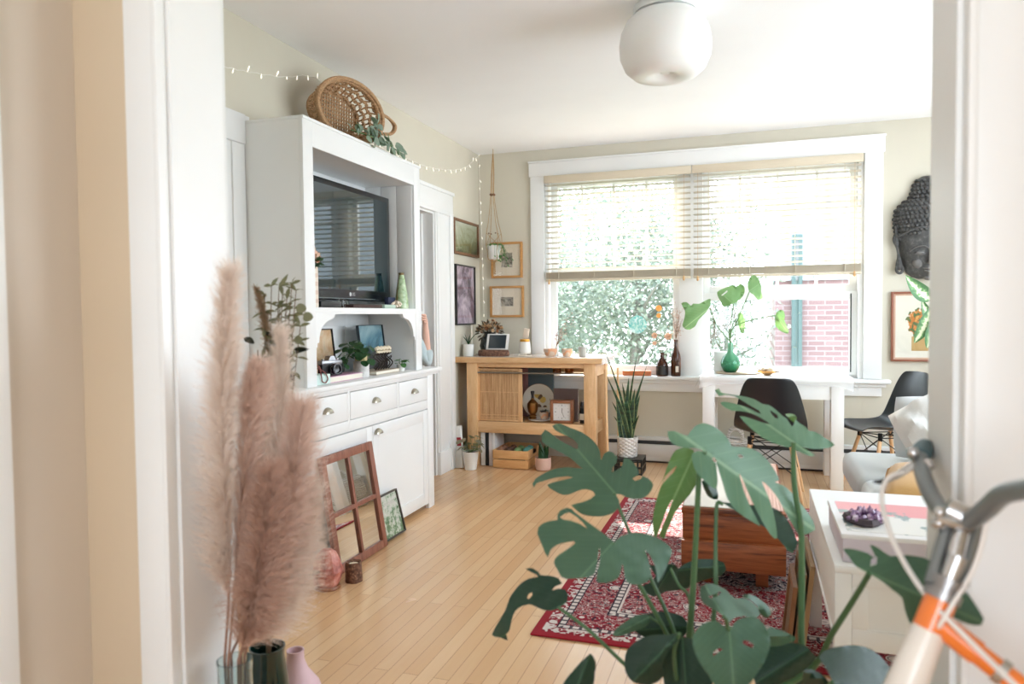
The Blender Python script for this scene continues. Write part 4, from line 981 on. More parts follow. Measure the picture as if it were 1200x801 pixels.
spray('dried_sprig', 'airy pink brown dried sprig standing behind the painted bowls', (atc(652,408,5.85),5.85,CZ+.06), [(.02,0,.2),(.08,0,.24),(.12,.01,.27),(.15,0,.2),(.10,0,.17)], 16, P('rosy_seed',sr(186,150,140),.8), 4, .0045)
pot('bud_vase', 'slim glass bud vase behind the painted bowls', (atc(652,408,5.85),5.85,CZ), [(0,0),(.014,0),(.016,.01),(.010,.05),(.008,.07),(.006,.07),(.006,.05),(0,.008)], glass('bud_glass',(.9,.9,.9)))
# ---- on the console shelf
SZ = .3755
def ats(px, py=490, Y=5.68): return AY(px,py,Y).x
px_ = ats(630.5,470,5.9)
n = NT('flower_plate_glaze'); X = n.xyz(n.co()); r2 = n.math('SQRT', n.math('ADD', n.math('POWER', X[0], 2), n.math('POWER', X[2], 2)))
vor = n.n('ShaderNodeTexVoronoi'); n.l(n.co((1,1,1),loc=(.03,0,.02)), vor.inputs[0]); vor.inputs['Scale'].default_value = 16
blob = n.math('MULTIPLY', n.math('LESS_THAN', vor.outputs['Distance'], .45), n.math('MULTIPLY', n.math('LESS_THAN', r2, .1), n.math('LESS_THAN', n.math('ABSOLUTE', n.math('ADD', X[2], 0)), .055)))
c_ = n.mix(blob, sr(226,218,200), n.ramp(vor.outputs['Color'], [(.3,sr(120,92,64)),(.5,sr(214,180,96)),(.8,sr(206,160,110))], 'CONSTANT'))
c_ = n.mix(n.math('MULTIPLY', n.math('GREATER_THAN', r2, .142), n.math('LESS_THAN', r2, .15)), c_, sr(140,110,84)); n.bsdf(c_, .3)
t = thing('flower_plate', 'large cream plate with yellow flowers standing upright on the console shelf', 'plate', (px_,5.93,SZ))
MP = Matrix.Translation((0,0,.15)) @ Matrix.Rotation(radians(-10),4,'X')
bm = B(); lathe(bm, [(0,0),(.09,0),(.10,.004),(.145,.018),(.147,.022),(.142,.022),(.098,.009),(0,.006)], (0,0,0), 48, M=Matrix.Rotation(pi/2,4,'X')); o_ = obj('plate', bm, n.m, t); o_.location = (0,0,.147); o_.rotation_euler = (radians(-12),0,0)
pot('white_dish', 'white dish under the brass lamp base on the console shelf', (ats(630),5.76,SZ), [(0,0),(.05,0),(.08,.006),(.10,.016),(.098,.019),(.075,.01),(0,.006)], CERAM, 'dish')
BRASS = P('aged_brass', sr(150,108,62), .28, metal=.9)
t = thing('brass_urn', 'bulbous aged brass bottle with a dark stopper on the console shelf', 'bottle', (ats(621.5),5.75,SZ+.018))
bm = B(); lathe(bm, [(0,0),(.03,0),(.034,.006),(.026,.014),(.032,.026),(.022,.036),(.038,.06),(.046,.1),(.044,.13),(.026,.152),(.012,.162),(.014,.172),(0,.172)], (0,0,0), 32); obj('body', bm, BRASS, t)
bm = B(); lathe(bm, [(0,.168),(.012,.17),(.010,.19),(.017,.225),(.015,.232),(0,.232)], (0,0,0), 20); obj('stopper', bm, P('dark_stopper',sr(36,28,24),.4), t)
pot('small_pot', 'small brown and cream glazed pot beside the brass bottle', (ats(635.5),5.74,SZ+.018), [(0,0),(.024,0),(.034,.02),(.038,.045),(.036,.062),(.032,.062),(.033,.045),(0,.01)], PAINTT, 'pot')
leafyplant('succulent', 'dark rosette succulent in the small glazed pot on the shelf', (ats(635.5),5.74,SZ+.060), 16, .030, .012, P('dark_succulent',sr(62,52,48),.6), .04, 5, rim=(.033,.020), avoid=[named('small_pot.001'), named('brass_urn'), named('flower_plate')])
# clock
CLW = wood('teak', sr(120,72,44), sr(160,104,66), 4, 'x', .4)
t = thing('square_clock', 'square teak desk clock with white dial on the console shelf', 'clock', (ats(658.5),5.692,SZ), radians(6))
s_ = .188; d_ = .075
bm = B()
for a,b in (((-s_/2,-d_/2,0),(-s_/2+.024,d_/2,s_)),((s_/2-.024,-d_/2,0),(s_/2,d_/2,s_)),((-s_/2+.024,-d_/2,0),(s_/2-.024,d_/2,.024)),((-s_/2+.024,-d_/2,s_-.024),(s_/2-.024,d_/2,s_))): box(bm, a, b, .003)
obj('housing', bm, CLW, t)
bm = B(); box(bm, (-s_/2+.02,-.02,.02), (s_/2-.02,d_/2-.01,s_-.02)); dl = obj('dial', bm, P('dial_white',sr(224,224,222),.5), t)
bm = B(); 
for k in range(12):
    a = k*pi/6; r0,r1 = (.047,.058) if k%3==0 else (.052,.058); c = Vector((0,0,s_/2))
    boxw(bm, c+Vector((sin(a)*(r0+r1)/2,-.0215,cos(a)*(r0+r1)/2)), (.004 if k%3==0 else .002,.002,r1-r0), (0,a,0))
obj('hour_mark', bm, BLACK, dl)
for L,w,a,nm in ((.032,.005,radians(5),'hour_hand'),(.054,.003,radians(158),'minute_hand')):
    bm = B(); boxw(bm, (sin(a)*L*.42,-.0235,s_/2+cos(a)*L*.42), (w,.0015,L), (0,a,0)); obj(nm, bm, BLACK, dl)
bm = B(); boxw(bm, (.065,-.012,.09), (.018,.014,.10), (0,0,0), .004); obj('alarm_lever', bm, BLACK, t)
# brown book standing behind the clock; grey file box; amber jars
DB = P('brown_grey_cover', sr(104,84,78), .6)
def standbook(x0, x1, y0, y1, z0, z1, m, label, tilt=0, group=None, name='book', cat='book'):
    t = thing(name, label, cat, ((x0+x1)/2,(y0+y1)/2,z0), group=group); t.rotation_euler = (0,tilt,0)
    w,d,h = (x1-x0)/2,(y1-y0)/2,z1-z0
    bm = B(); box(bm, (-w,-d,0), (-w+.003,d,h)); box(bm, (w-.003,-d,0), (w,d,h)); box(bm, (-w,-d,0), (w,-d+.003,h)); obj('cover', bm, m, t)
    bm = B(); box(bm, (-w+.003,-d+.003,.004), (w-.003,d-.005,h-.004)); obj('pages', bm, PAGES, t); return t
fb = thing('book', 'brown grey hardback standing face out behind the square clock', 'book', (ats(663.5,470,5.8),5.80,SZ))
bm = B(); box(bm, (-.105,-.014,0), (.105,-.011,.27)); box(bm, (-.105,.011,0), (.105,.014,.27)); box(bm, (-.105,-.014,0), (-.102,.014,.27)); obj('cover', bm, DB, fb)
bm = B(); box(bm, (-.102,-.011,.004), (.102,.011,.266)); obj('pages', bm, PAGES, fb)
bm = B(); x_ = ats(633,450,6.0); box(bm, (x_-.12,6.02,SZ), (x_+.11,6.06,.82), .002); single('folder', bm, P('slate_grey',sr(96,112,116),.7), 'slate grey folder standing at the back of the console shelf', 'folder', (x_,6.04,SZ))
bm = B(); x_ = ats(615,450,6.0); box(bm, (x_-.03,5.98,SZ), (x_+.03,6.01,.82), .002); single('folder', bm, P('dusty_mauve',sr(150,112,110),.7), 'narrow mauve folder between the bamboo door and the slate one', 'folder', (x_,6.0,SZ))
AMB = NT('amber_glass'); AMB.bsdf(sr(206,120,40), .05, trans=.7); AMBER = AMB.m
bm = B(); box(bm, (-1.6,6.10,.70),(-1.22,6.125,.742)); bm.free()
for px,lab in ((653,'amber jar hanging under the console top, nearer the slate folder'),(667,'amber jar under the console top, nearer the pine leg')):
    x_ = AY(px,435,5.95).x; t = thing('amber_jar', lab, 'jar', (x_,5.95,.74))
    bm = B(); lathe(bm, [(0,.012),(.036,.012),(.038,.02),(.038,.085),(.03,.1),(.027,.1),(.034,.085),(.034,.02),(0,.016)], (0,0,0), 24); obj('body', bm, AMBER, t)
    bm = B(); lathe(bm, [(0,.098),(.032,.098),(.032,.124),(0,.124)], (0,0,0), 24); obj('lid', bm, BLACK, t)
x_ = ats(682,490,5.67)
t = thing('dark_jar', 'black lidded jar with a pale label beside the clock', 'jar', (x_,5.72,SZ))
bm = B(); lathe(bm, [(0,0),(.028,0),(.03,.005),(.03,.10),(.024,.11),(.024,.125),(0,.125)], (0,0,0), 24); obj('body', bm, BLACK, t)
bm = B(); lathe(bm, [(.0305,.03),(.031,.03),(.031,.08),(.0305,.08)], (0,0,0), 24); obj('paper_label', bm, PAGES, t)
bm = B(); lathe(bm, [(0,.125),(.02,.127),(.026,.15),(.02,.175),(0,.182)], (0,0,0), 20); obj('lid', bm, P('gunmetal',sr(80,80,82),.3,metal=.7), t)
# ---- under the console
CRW = wood('crate_pine', sr(206,150,92), sr(230,186,130), 3, 'x', .6)
crx0,crx1 = -2.02,-1.715; cry0,cry1 = 5.57,5.97
cr = thing('wooden_crate', 'slatted pine crate full of odds and ends on the floor under the console', 'crate', ((crx0+crx1)/2,(cry0+cry1)/2,0))
for z0,z1 in ((.006,.074),(.080,.150)):
    bm = B(); box(bm, (crx0,cry0,z0), (crx1,cry0+.01,z1), .001); box(bm, (crx0,cry1-.01,z0), (crx1,cry1,z1), .001); box(bm, (crx0,cry0+.01,z0), (crx0+.01,cry1-.01,z1), .001)
    if z0 < .05: box(bm, (crx1-.01,cry0+.01,z0), (crx1,cry1-.01,z1), .001)
    else:
        box(bm, (crx1-.01,cry0+.01,z0), (crx1,cry0+.14,z1), .001); box(bm, (crx1-.01,cry1-.14,z0), (crx1,cry1-.01,z1), .001); box(bm, (crx1-.01,cry0+.14,z0), (crx1,cry1-.14,z0+.022), .001)
    obj('slat', bm, CRW, cr, world=True)
bm = B(); box(bm, (crx0+.01,cry0+.01,.002), (crx1-.01,cry1-.01,.01))
for x in (crx0+.011,crx1-.029):
    for y in (cry0+.011,cry1-.029): box(bm, (x,y,.01), (x+.018,y+.018,.148))
obj('bottom', bm, CRW, cr, world=True)
rg = random.Random(9)
for k,(dx,dy,cc,nm,lab) in enumerate(((.048,.08,sr(150,104,78),'shoe_brush','brown wooden brush in the pine crate'),(.118,.10,sr(96,70,56),'leather_pouch','dark leather pouch in the middle of the crate'),(.188,.09,sr(120,150,96),'garden_glove','green cloth bundle in the crate'),(.257,.12,sr(96,160,148),'cloth_roll','teal cloth roll at the crate end'))):
    bm = B(); ball(bm, (crx0+dx,cry0+dy,.140), .030, (1,1.6,.85), 2, jit=.08); ball(bm, (crx0+dx,cry0+dy+.09,.140), .030, (1,1.4,.85), 2, jit=.08)
    single(nm, bm, P(nm,cc,.7), lab, 'odds and ends', (crx0+dx,cry0+dy,.11))
bm = B(); box(bm, (crx0+.032,cry0+.032,.0106), (crx1-.032,cry1-.032,.110), .01); single('folded_cloth', bm, P('dark_cloth',sr(60,56,52),.9), 'dark folded cloth filling the pine crate', 'cloth', (crx0+.15,cry0+.2,.01))
# books and files left of the crate
for i,(a,b,h,cc,lab) in enumerate(((-2.150,-2.112,.30,sr(222,224,224),'white magazine file under the console, nearest the leg'),(-2.108,-2.082,.285,sr(26,28,30),'black binder between the two white files'),(-2.078,-2.05,.295,sr(216,210,208),'pale binder with a red printed spine next to the black one'),(-2.046,-2.026,.285,sr(230,230,228),'slim white folder touching the crate'))):
    standbook(a, b, 5.642, 5.88, 0.002, h, P('file%d'%i,cc,.6), lab)
bm = B(); boxw(bm, (0,0,0), (.29,.05,.13), (radians(-14),0,0), .004)
# white canvases leaning in the corner by the door trim
t = thing('canvas', 'tall white canvas with a red corner leaning between the door trim and the console', 'canvas', (-2.30,5.5,0)); t.rotation_euler = (radians(-4),radians(-6),radians(-14))
bm = B(); box(bm, (-.055,-.012,0), (.055,.012,.345), .002); obj('panel', bm, CERAM, t)
bm = B(); box(bm, (.012,-.0135,.18), (.055,-.0122,.25)); obj('red_patch', bm, P('crimson',sr(160,34,48),.6), t)
t = thing('canvas', 'white canvas seen edge on beside the doorway trim', 'canvas', (-2.335,5.42,0)); t.rotation_euler = (0,radians(-3),radians(-8))
bm = B(); box(bm, (-.03,-.010,0), (.03,.010,.24), .002); obj('panel', bm, WHITE, t)
pp = AZ(552,549.5,0)
t = pot('white_pot', 'white tapered pot on the floor before the console leg', (pp.x,5.47,0.001), [(0,0),(.045,0),(.048,.003),(.066,.145),(.069,.15),(.062,.15),(.058,.14),(.043,.012),(0,.012)], CERAM, soil=(.057,.135))
leafyplant('begonia', 'brown green round leaved plant in the white floor pot', (pp.x,5.47,.1375), 22, .085, .030, leafm('begonia_leaf',sr(112,104,86),sr(164,160,140),.5), .14, 8, down=0, rim=(.068,.016), avoid=[t, con, named('canvas'), named('canvas.001')])
pp = AZ(640,548,0)
n = NT('pink_rib_glaze'); X = n.xyz(n.co()); a_ = n.math('FRACT', n.math('ADD', n.math('MULTIPLY', n.math('ARCTAN2', X[1], X[0]), 3), n.math('MULTIPLY', X[2], 40))); n.bsdf(n.mix(n.math('LESS_THAN', a_, .25), sr(206,164,146), sr(232,214,200)), .6)
t = pot('pink_pot', 'pink pot with white diagonal lines on the floor beside the crate', (pp.x,5.6,0.001), [(0,0),(.045,0),(.058,.008),(.064,.03),(.064,.105),(.06,.105),(.058,.03),(0,.012)], n.m, soil=(.058,.095))
t = thing('snake_plant', 'small dark snake plant in the pink pot with diagonal lines', 'plant', (pp.x,5.6,.095)); KEEP[0]=True
bm = B(); rg = random.Random(4)
def blade(bm, o, top, w, lean=0.3, tw=0):
    P_ = bez([o, o.lerp(top,.5)+Vector((-(top-o).x*lean*.4,0,.0)), top],5); n_ = len(P_); uvl = bm.loops.layers.uv.verify(); prev=None
    a = tw; s = Vector((cos(a),sin(a),0)); nn = Vector((-sin(a),cos(a),0))
    for i,p in enumerate(P_):
        t_ = i/(n_-1); ww = w*(.55+.45*sin(pi*min(1,t_*1.1+.15)))*(1-t_**6)+.0004
        row = [bm.verts.new(p-s*ww+nn*ww*.3), bm.verts.new(p), bm.verts.new(p+s*ww+nn*ww*.3)]
        if prev:
            for j in (0,1):
                f = bm.faces.new((prev[j],prev[j+1],row[j+1],row[j]))
                for lp,(uu,vv) in zip(f.loops,((t_,j/2),(t_,(j+1)/2),(t_,(j+1)/2),(t_,j/2))): lp[uvl].uv=(uu,vv)
        prev=row
for k in range(9): blade(bm, Vector((rg.uniform(-.03,.03),rg.uniform(-.03,.03),0)), Vector((rg.uniform(-.06,.05),rg.uniform(-.04,.04),rg.uniform(.07,.15))), .014, tw=rg.uniform(-.8,.8))
obj('foliage', bm, DKGREEN, t); KEEP[0]=False
# wooden poles leaning at the console's window end
t = thing('folded_tripod', 'pine pole leaning against the window end of the console', 'pole', (-1.12,5.62,0))
bm = B(); tube(bm, [(-1.055,5.53,.0),(-1.09,5.62,.82)], .012, 8); obj('pole', bm, PINE, t, world=True)
t = thing('folded_tripod', 'thinner pine stick standing between the console and the snake plant', 'pole', (-1.0,5.72,0))
a_ = AY(725,548,5.86); b_ = AY(722,432,6.0)
bm = B(); tube(bm, [(a_.x,5.862,0),(b_.x,6.08,.80)], .009, 8); obj('pole', bm, PINE, t, world=True)
# ================================================================== SNAKE PLANT ON A BLACK CRATE STAND, HEATER
hm = P('heater_enamel', sr(220,222,222), .4)
ht = thing('baseboard_heater', 'long white baseboard heater under the window', 'heater', (-.1,YW-.035,0))
bm = B(); box(bm, (-1.25,YW-.065,.015), (1.35,YW,.05), .003); box(bm, (-1.25,YW-.07,.05), (1.35,YW-.06,.155), .002); box(bm, (-1.25,YW-.055,.185), (1.35,YW-.001,.215), .004); box(bm, (-1.25,YW-.012,.0),(1.35,YW-.001,.2)); obj('housing', bm, hm, ht, world=True)
bm = B(); box(bm, (-1.245,YW-.05,.155), (1.345,YW-.012,.185)); obj('vent_grille', bm, P('vent_dark',(.04,.04,.04),.6), ht, world=True)
bm = B(); box(bm, (-1.245,YW-.058,.0), (1.345,YW-.012,.016)); obj('toe_gap', bm, P('toe_dark',(.04,.03,.03),.8), ht, world=True)
sp = AY(734,530,5.72); sx0 = sp.x
st_ = thing('plant_stand', 'low black openwork crate stand under the tall snake plant', 'plant stand', (sx0+.03,5.72,0))
bm = B(); w = .11
for x in (-w,w-.012):
    for y in (-w,w-.012): box(bm, (x,y,0), (x+.012,y+.012,.125))
for z in (0.004,.055,.113):
    for s in (-1,1):
        box(bm, (-w,s*w-(.008 if s>0 else 0),z), (w,s*w+(0 if s>0 else .008),z+.011)); box(bm, (s*w-(.008 if s>0 else 0),-w,z), (s*w+(0 if s>0 else .008),w,z+.011))
for k in range(1,6):
    x = -w+2*w*k/6
    for s in (-1,1): box(bm, (x,s*(w-.005)-.003,0.004), (x+.009,s*(w-.005)+.003,.12)); box(bm, (s*(w-.005)-.003,x,0.004), (s*(w-.005)+.003,x+.009,.12))
box(bm, (-w,-w,.117), (w,w,.124)); obj('lattice', bm, BLACK, st_)
n = NT('quilted_white'); X = n.xyz(n.co()); a_ = n.math('MULTIPLY', n.math('ARCTAN2', X[1], X[0]), 5.1); z_ = n.math('MULTIPLY', X[2], 110)
f = n.math('MULTIPLY', n.math('ABSOLUTE', n.math('SINE', n.math('ADD', a_, z_))), n.math('ABSOLUTE', n.math('SINE', n.math('SUBTRACT', a_, z_)))); n.bsdf(sr(232,232,230), .35, normal=n.bump(f,.8,.01))
t = pot('white_pot', 'white diamond textured pot of the tall snake plant on the black stand', (sx0+.01,5.72,.1255), [(0,0),(.07,0),(.076,.004),(.082,.155),(.078,.158),(.074,.15),(.068,.02),(0,.015)], n.m, soil=(.073,.14))
t = thing('snake_plant', 'tall dark snake plant with upright blades on the black stand below the window', 'plant', (sx0+.01,5.72,.27)); KEEP[0]=True
SNK = NT('snake_leaf'); v = SNK.co((1,1,4)); f = SNK.noise(v, 14, 3); uv = SNK.xyz(SNK.n('ShaderNodeTexCoord').outputs['UV'])[1]; ed = SNK.math('GREATER_THAN', SNK.math('ABSOLUTE', SNK.math('SUBTRACT', uv, .5)), .44)
SNK.bsdf(SNK.mix(ed, SNK.ramp(f, [(.35,sr(18,42,30)),(.6,sr(40,78,54)),(.75,sr(80,118,88))]), sr(150,170,110)), .4)
bm = B(); rg = random.Random(8); base = Vector((sx0+.01,5.72,.27))
tips = [(708,408,.006),(747,412,.006),(758,428,.008),(729,448,.014),(737,442,.015),(722,463,.016),(744,455,.016),(750,462,.015),(717,470,.014),(732,470,.016),(741,478,.014),(711,440,.010),(749,486,.012),(719,487,.013),(727,478,.015),(736,460,.016)]
for i,(x,y,w_) in enumerate(tips):
    dY = rg.uniform(-.05,.05); tp = AY(x,y,5.72+(-.20 if i in (0,11) else dY))-base; o = Vector((rg.uniform(-.04,.04),rg.uniform(-.04,.04),0)); o.x += tp.x*.1
    blade(bm, o, tp, w_*1.7, .35, rg.uniform(-.5,.5))
obj('foliage', bm, SNK.m, t); KEEP[0]=False
# ================================================================== WINDOW SILL
def atw(px, py, Y=YW-.02): return AY(px,py,Y)
SILL = .733
GB = NT('brown_bottle_glass'); GB.bsdf(sr(92,48,26), .06, trans=.55); BOT = GB.m
x_ = atw(776,440).x
t = thing('amber_jug', 'short amber jug bottle with a finger loop on the window sill', 'bottle', (x_,YW-.025,SILL))
bm = B(); lathe(bm, [(0,0),(.046,0),(.05,.006),(.05,.085),(.045,.11),(.022,.145),(.016,.155),(.016,.185),(.019,.188),(.019,.196),(.012,.196),(.012,.155),(0,.15)], (0,0,0), 28); obj('body', bm, BOT, t)
bm = B(); tube(bm, bez([(.016,0,.178),(.032,0,.182),(.04,0,.165),(.036,0,.145),(.026,0,.14)],5), .005, 7); obj('loop_handle', bm, BOT, t)
bm = B(); lathe(bm, [(.0505,.01),(.0512,.01),(.0512,.085),(.0505,.085)], (0,0,0), 28); obj('dark_wrap', bm, P('dark_wrap',sr(26,22,20),.4), t)
t = thing('dried_poppies', 'two dried peach blooms in the short amber jug', 'dried flowers', (x_,YW-.025,SILL+.15)); KEEP[0]=True
bs,bb = B(),B()
for (x,y,r) in ((767,393,.024),(767,402,.018),(783,394,.030)):
    e = AY(x,y,YW-.09)-Vector((x_,YW-.025,SILL+.15)); sx9 = .003*(len(bb.verts)%3-1); tube(bs, [(sx9,0,.009),(sx9,0,.05)]+bez([(sx9*1.2,-.001,.052),(e.x*.4,e.y*.4,e.z*.55),e],4), .0015, 4); petals(bb, e, r, d=Vector((0,-1,.3)))
obj('stem', bs, TWIG, t); obj('bloom', bb, P('peach_petal',sr(238,204,178),.8), t, ang=80); KEEP[0]=False
x_ = atw(792,440).x
t = thing('amber_bottle', 'tall amber bottle with a small white label on the window sill', 'bottle', (x_,YW-.02,SILL))
bm = B(); lathe(bm, [(0,0),(.037,0),(.041,.006),(.041,.15),(.036,.18),(.018,.225),(.014,.25),(.014,.285),(.017,.288),(.017,.305),(.011,.305),(.011,.25),(0,.24)], (0,0,0), 28); obj('body', bm, BOT, t)
bm = B(); box(bm, (.002,-.0425,.035), (.026,-.036,.085)); obj('paper_label', bm, PAGES, t)
spray('dried_sprig', 'airy cream and rose dried sprig rising from the tall amber bottle', (x_,YW-.02,SILL+.29), [(-.02,0,.22),(.01,0,.28),(.035,0,.25),(-.03,.01,.25),(.02,0,.2),(.045,0,.14),(.055,0,.18)], 20, P('rose_seed',sr(206,180,166),.8), 14, .005)
a_,b_ = atw(730,436,6.17),atw(763,442,6.17)
bm = B(); box(bm, (a_.x,6.15,SILL), (b_.x,6.185,SILL+.042), .002); single('wood_block', bm, P('orange_wood',sr(190,110,66),.5), 'orange wooden block lying on the window sill before the amber jug', 'wooden block', (a_.x+.12,6.16,SILL))
# suncatcher stickers on the pane
c = atw(747,380,YW+.072); n = NT('suncatcher_film'); v = n.co(); f = n.noise(v, 26, 3, .6, 1); n.bsdf(n.ramp(f, [(.4,sr(220,236,236)),(.5,sr(90,190,186)),(.6,sr(206,230,224))]), .3, alpha=.75)
bm = B(); lathe(bm, [(0,0),(.078,0),(.078,.002),(0,.002)], (0,0,0), 32, M=Matrix.Translation(c)@Matrix.Rotation(pi/2,4,'X')); single('suncatcher', bm, n.m, 'round teal mottled suncatcher stuck to the window pane', 'suncatcher', c)
OC = P('orange_gel', sr(236,178,96), .4, alpha=.85)
for y,r,l in ((361,.027,'larger orange disc stuck on the pane above the amber jug'),(369.5,.022,'smaller orange disc on the pane right under the larger one')):
    c = atw(772,y,YW+.072); bm = B(); lathe(bm, [(0,0),(r,0),(r,.002),(0,.002)], (0,0,0), 8 if r<.025 else 28, M=Matrix.Translation(c)@Matrix.Rotation(pi/2,4,'X')); single('suncatcher', bm, OC, l, 'suncatcher', c)
# ================================================================== WHITE TABLE BY THE WINDOW
TW = paint('table_white', sr(236,236,232), .4, .02)
tx0,tx1,ty0,ty1,tz = -.36,.672,5.50,6.10,.79
t = thing('white_table', 'white painted table with square legs in front of the window', 'table', (.15,5.8,0))
bm = B(); box(bm, (tx0,ty0,tz-.03), (tx1,ty1,tz), .004); obj('top', bm, TW, t, world=True)
bm = B(); box(bm, (-.27,ty0+.03,.635), (.56,ty0+.055,.76), .002); box(bm, (-.27,ty1-.055,.635), (.56,ty1-.03,.76), .002)
for x in (-.325,.595): box(bm, (x,ty0+.09,.635), (x+.022,ty1-.09,.76))
obj('apron', bm, TW, t, world=True)
for x in (-.342,.534):
    for y in (ty0+.02,ty1-.105): bm = B(); box(bm, (x,y,0), (x+.085,y+.085,tz-.03), .003); obj('leg', bm, TW, t, world=True)
bm = B(); e=.02
vs = {}
box(bm, (tx0-.004,ty0-.004,tz+.0005), (tx1+.004,ty1+.002,tz+.0016))
for (ax,ay,bx,by) in ((tx0-.004,ty0-.005,tx1+.004,ty0-.005),):
    N=24; top_=[];bot_=[]
    for k in range(N+1):
        x = ax+(bx-ax)*k/N; top_.append(bm.verts.new((x,ay,tz+.001))); bot_.append(bm.verts.new((x,ay-.006-.008*sin(k*1.7)**2,tz-.05-.02*(abs(k-N/2)/(N/2))**6*2)))
    for k in range(N): bm.faces.new((top_[k],top_[k+1],bot_[k+1],bot_[k]))
for sx_ in (tx0-.006,tx1+.006):
    s = -1 if sx_<0 else 1; N=12; a_=[];b_=[]
    for k in range(N+1):
        y = ty0+(ty1-ty0)*k/N; a_.append(bm.verts.new((sx_,y,tz+.001))); b_.append(bm.verts.new((sx_+s*(.012+.02*(1-k/N)**3),y,tz-.055-.03*(1-k/N)**4)))
    for k in range(N): bm.faces.new((a_[k],a_[k+1],b_[k+1],b_[k]))
single('plastic_cover', bm, FILM, 'clear plastic cloth hanging over the edges of the white table', 'table cover', (.15,5.8,tz))
TZ = tz+.002
# placemat, green vase with monstera cuttings, white block vase, brass dish
c = AZ(865,437,TZ)
bm = B(); lathe(bm, [(0,.001),(.165,.001),(.168,.004),(.165,.007),(0,.007)], (c.x,5.83,TZ), 40, jit=lambda a,z:1+.006*sin(40*a)); n = NT('woven_jute'); X = n.xyz(n.co()); r_ = n.math('SQRT', n.math('ADD', n.math('POWER', X[0], 2), n.math('POWER', X[1], 2))); n.bsdf(n.mix(n.math('GREATER_THAN', n.math('FRACT', n.math('MULTIPLY', r_, 70)), .5), sr(196,178,150), sr(150,132,108)), .9)
single('placemat', bm, n.m, 'round woven straw mat under the green vase', 'placemat', (c.x,5.83,TZ))
gv = AY(856,433,5.83); vz = TZ+.008
n = NT('green_glass'); z = n.xyz(n.co())[2]; n.bsdf(n.ramp(n.math('MULTIPLY', z, 5), [(0,sr(10,70,44)),(.2,sr(60,170,120)),(1,sr(150,220,180))]), .04, trans=.6)
t = thing('green_vase', 'round green glass vase with a short neck on the woven mat', 'vase', (gv.x,5.83,vz))
bm = B(); lathe(bm, [(0,0),(.04,0),(.055,.012),(.072,.05),(.073,.075),(.06,.115),(.034,.142),(.022,.16),(.020,.22),(.026,.226),(.022,.228),(.017,.218),(.018,.162),(.028,.142),(.054,.113),(.068,.075),(.067,.05),(.05,.014),(0,.008)], (0,0,0), 36); obj('body', bm, n.m, t)
LG1 = leafm('light_green_leaf', sr(92,136,88), sr(142,172,128), .4, vein=sr(180,204,160), trans=.3)
def traced(name, parent, pts, J, T, dep, m, AT, fold=.0, cup=.0, holes=(), step=9, bend=None, subd=0):
    """leaf blade from its outline: triangulated, curved in depth, midrib J->T gives the UV map"""
    J = Vector(J); T = Vector(T); ax = (T-J); L = ax.length; ax.normalize(); pr = Vector((-ax.y,ax.x))
    # smooth the outline a little
    P2 = [Vector(p) for p in pts]; n = len(P2); sm = []
    for i in range(n):
        a,b,c,d = P2[i-1],P2[i],P2[(i+1)%n],P2[(i+2)%n]
        seg = max(1, int((c-b).length/(step*.6)))
        for k in range(seg):
            t_ = k/seg; sm.append(.5*((2*b)+(c-a)*t_*.8+(2*a*.9-5*b+4.3*c*1-d*.9+b*.0-.1*0*a)*t_*t_*0 + 0*b) if False else b.lerp(c,t_)+ ((b-a)-(d-c))*.06*4*t_*(1-t_))
    x0,x1 = min(p.x for p in sm),max(p.x for p in sm); y0,y1 = min(p.y for p in sm),max(p.y for p in sm)
    def inside(p, poly):
        c_ = False; j = len(poly)-1
        for i in range(len(poly)):
            a,b = poly[i],poly[j]
            if (a[1]>p[1])!=(b[1]>p[1]) and p[0] < (b[0]-a[0])*(p[1]-a[1])/(b[1]-a[1])+a[0]: c_ = not c_
            j = i
        return c_
    co = [tuple(p) for p in sm]; edges = [(i,(i+1)%len(sm)) for i in range(len(sm))]
    for h in holes:
        o = len(co); co += [tuple(p) for p in h]; edges += [(o+i,o+(i+1)%len(h)) for i in range(len(h))]
    y = y0+step*.5; r = 0
    while y < y1:
        x = x0+step*(.25 if r%2 else .75)
        while x < x1:
            if inside((x,y),sm) and not any(inside((x,y),h) for h in holes) and min((Vector((x,y))-q).length for q in sm) > step*.35: co.append((x,y))
            x += step
        y += step; r += 1
    vo,_,fo,_,_,_ = delaunay_2d_cdt([Vector(c_) for c_ in co], edges, [], 0, 1e-4)
    bm = B(); uvl = bm.loops.layers.uv.verify(); vs = []; uvs = []
    for v in vo:
        d = Vector(v)-J; u = d.dot(ax)/L; w = d.dot(pr)/L
        D = dep[0]+dep[1]*(v[0]-J.x)/100+dep[2]*(v[1]-J.y)/100 + fold*abs(w) + cup*(u*u) + (bend(u,w) if bend else 0)
        # gentle furrows along the side veins
        D += .004*sin((u-abs(w)*.9)*34)*min(1,abs(w)*5)*dep[0]/1.7
        vs.append(bm.verts.new(AT(v[0],v[1],D))); uvs.append((u,w+.5))
    for f in fo:
        cx = sum(vo[i][0] for i in f)/len(f); cy_ = sum(vo[i][1] for i in f)/len(f)
        if not inside((cx,cy_),sm) or any(inside((cx,cy_),h) for h in holes): continue
        try: nf = bm.faces.new([vs[i] for i in f])
        except ValueError: continue
        for lp,i in zip(nf.loops,f): lp[uvl].uv = uvs[i]
    bmesh.ops.delete(bm, geom=[v for v in bm.verts if not v.link_faces], context='VERTS')
    for v in bm.verts: pass
    return obj(name, bm, m, parent, world=True, ang=60)
def cv(ox, oy, s, pts): return [(ox+x/s, oy+y/s) for x,y in pts]
t = thing('monstera_cuttings', 'pale green monstera cuttings standing in the green glass vase', 'plant', (gv.x,5.83,vz+.2))
q = lambda p: cv(780,310,5.72,p); Q = lambda x,y: (780+x/5.72,310+y/5.72)
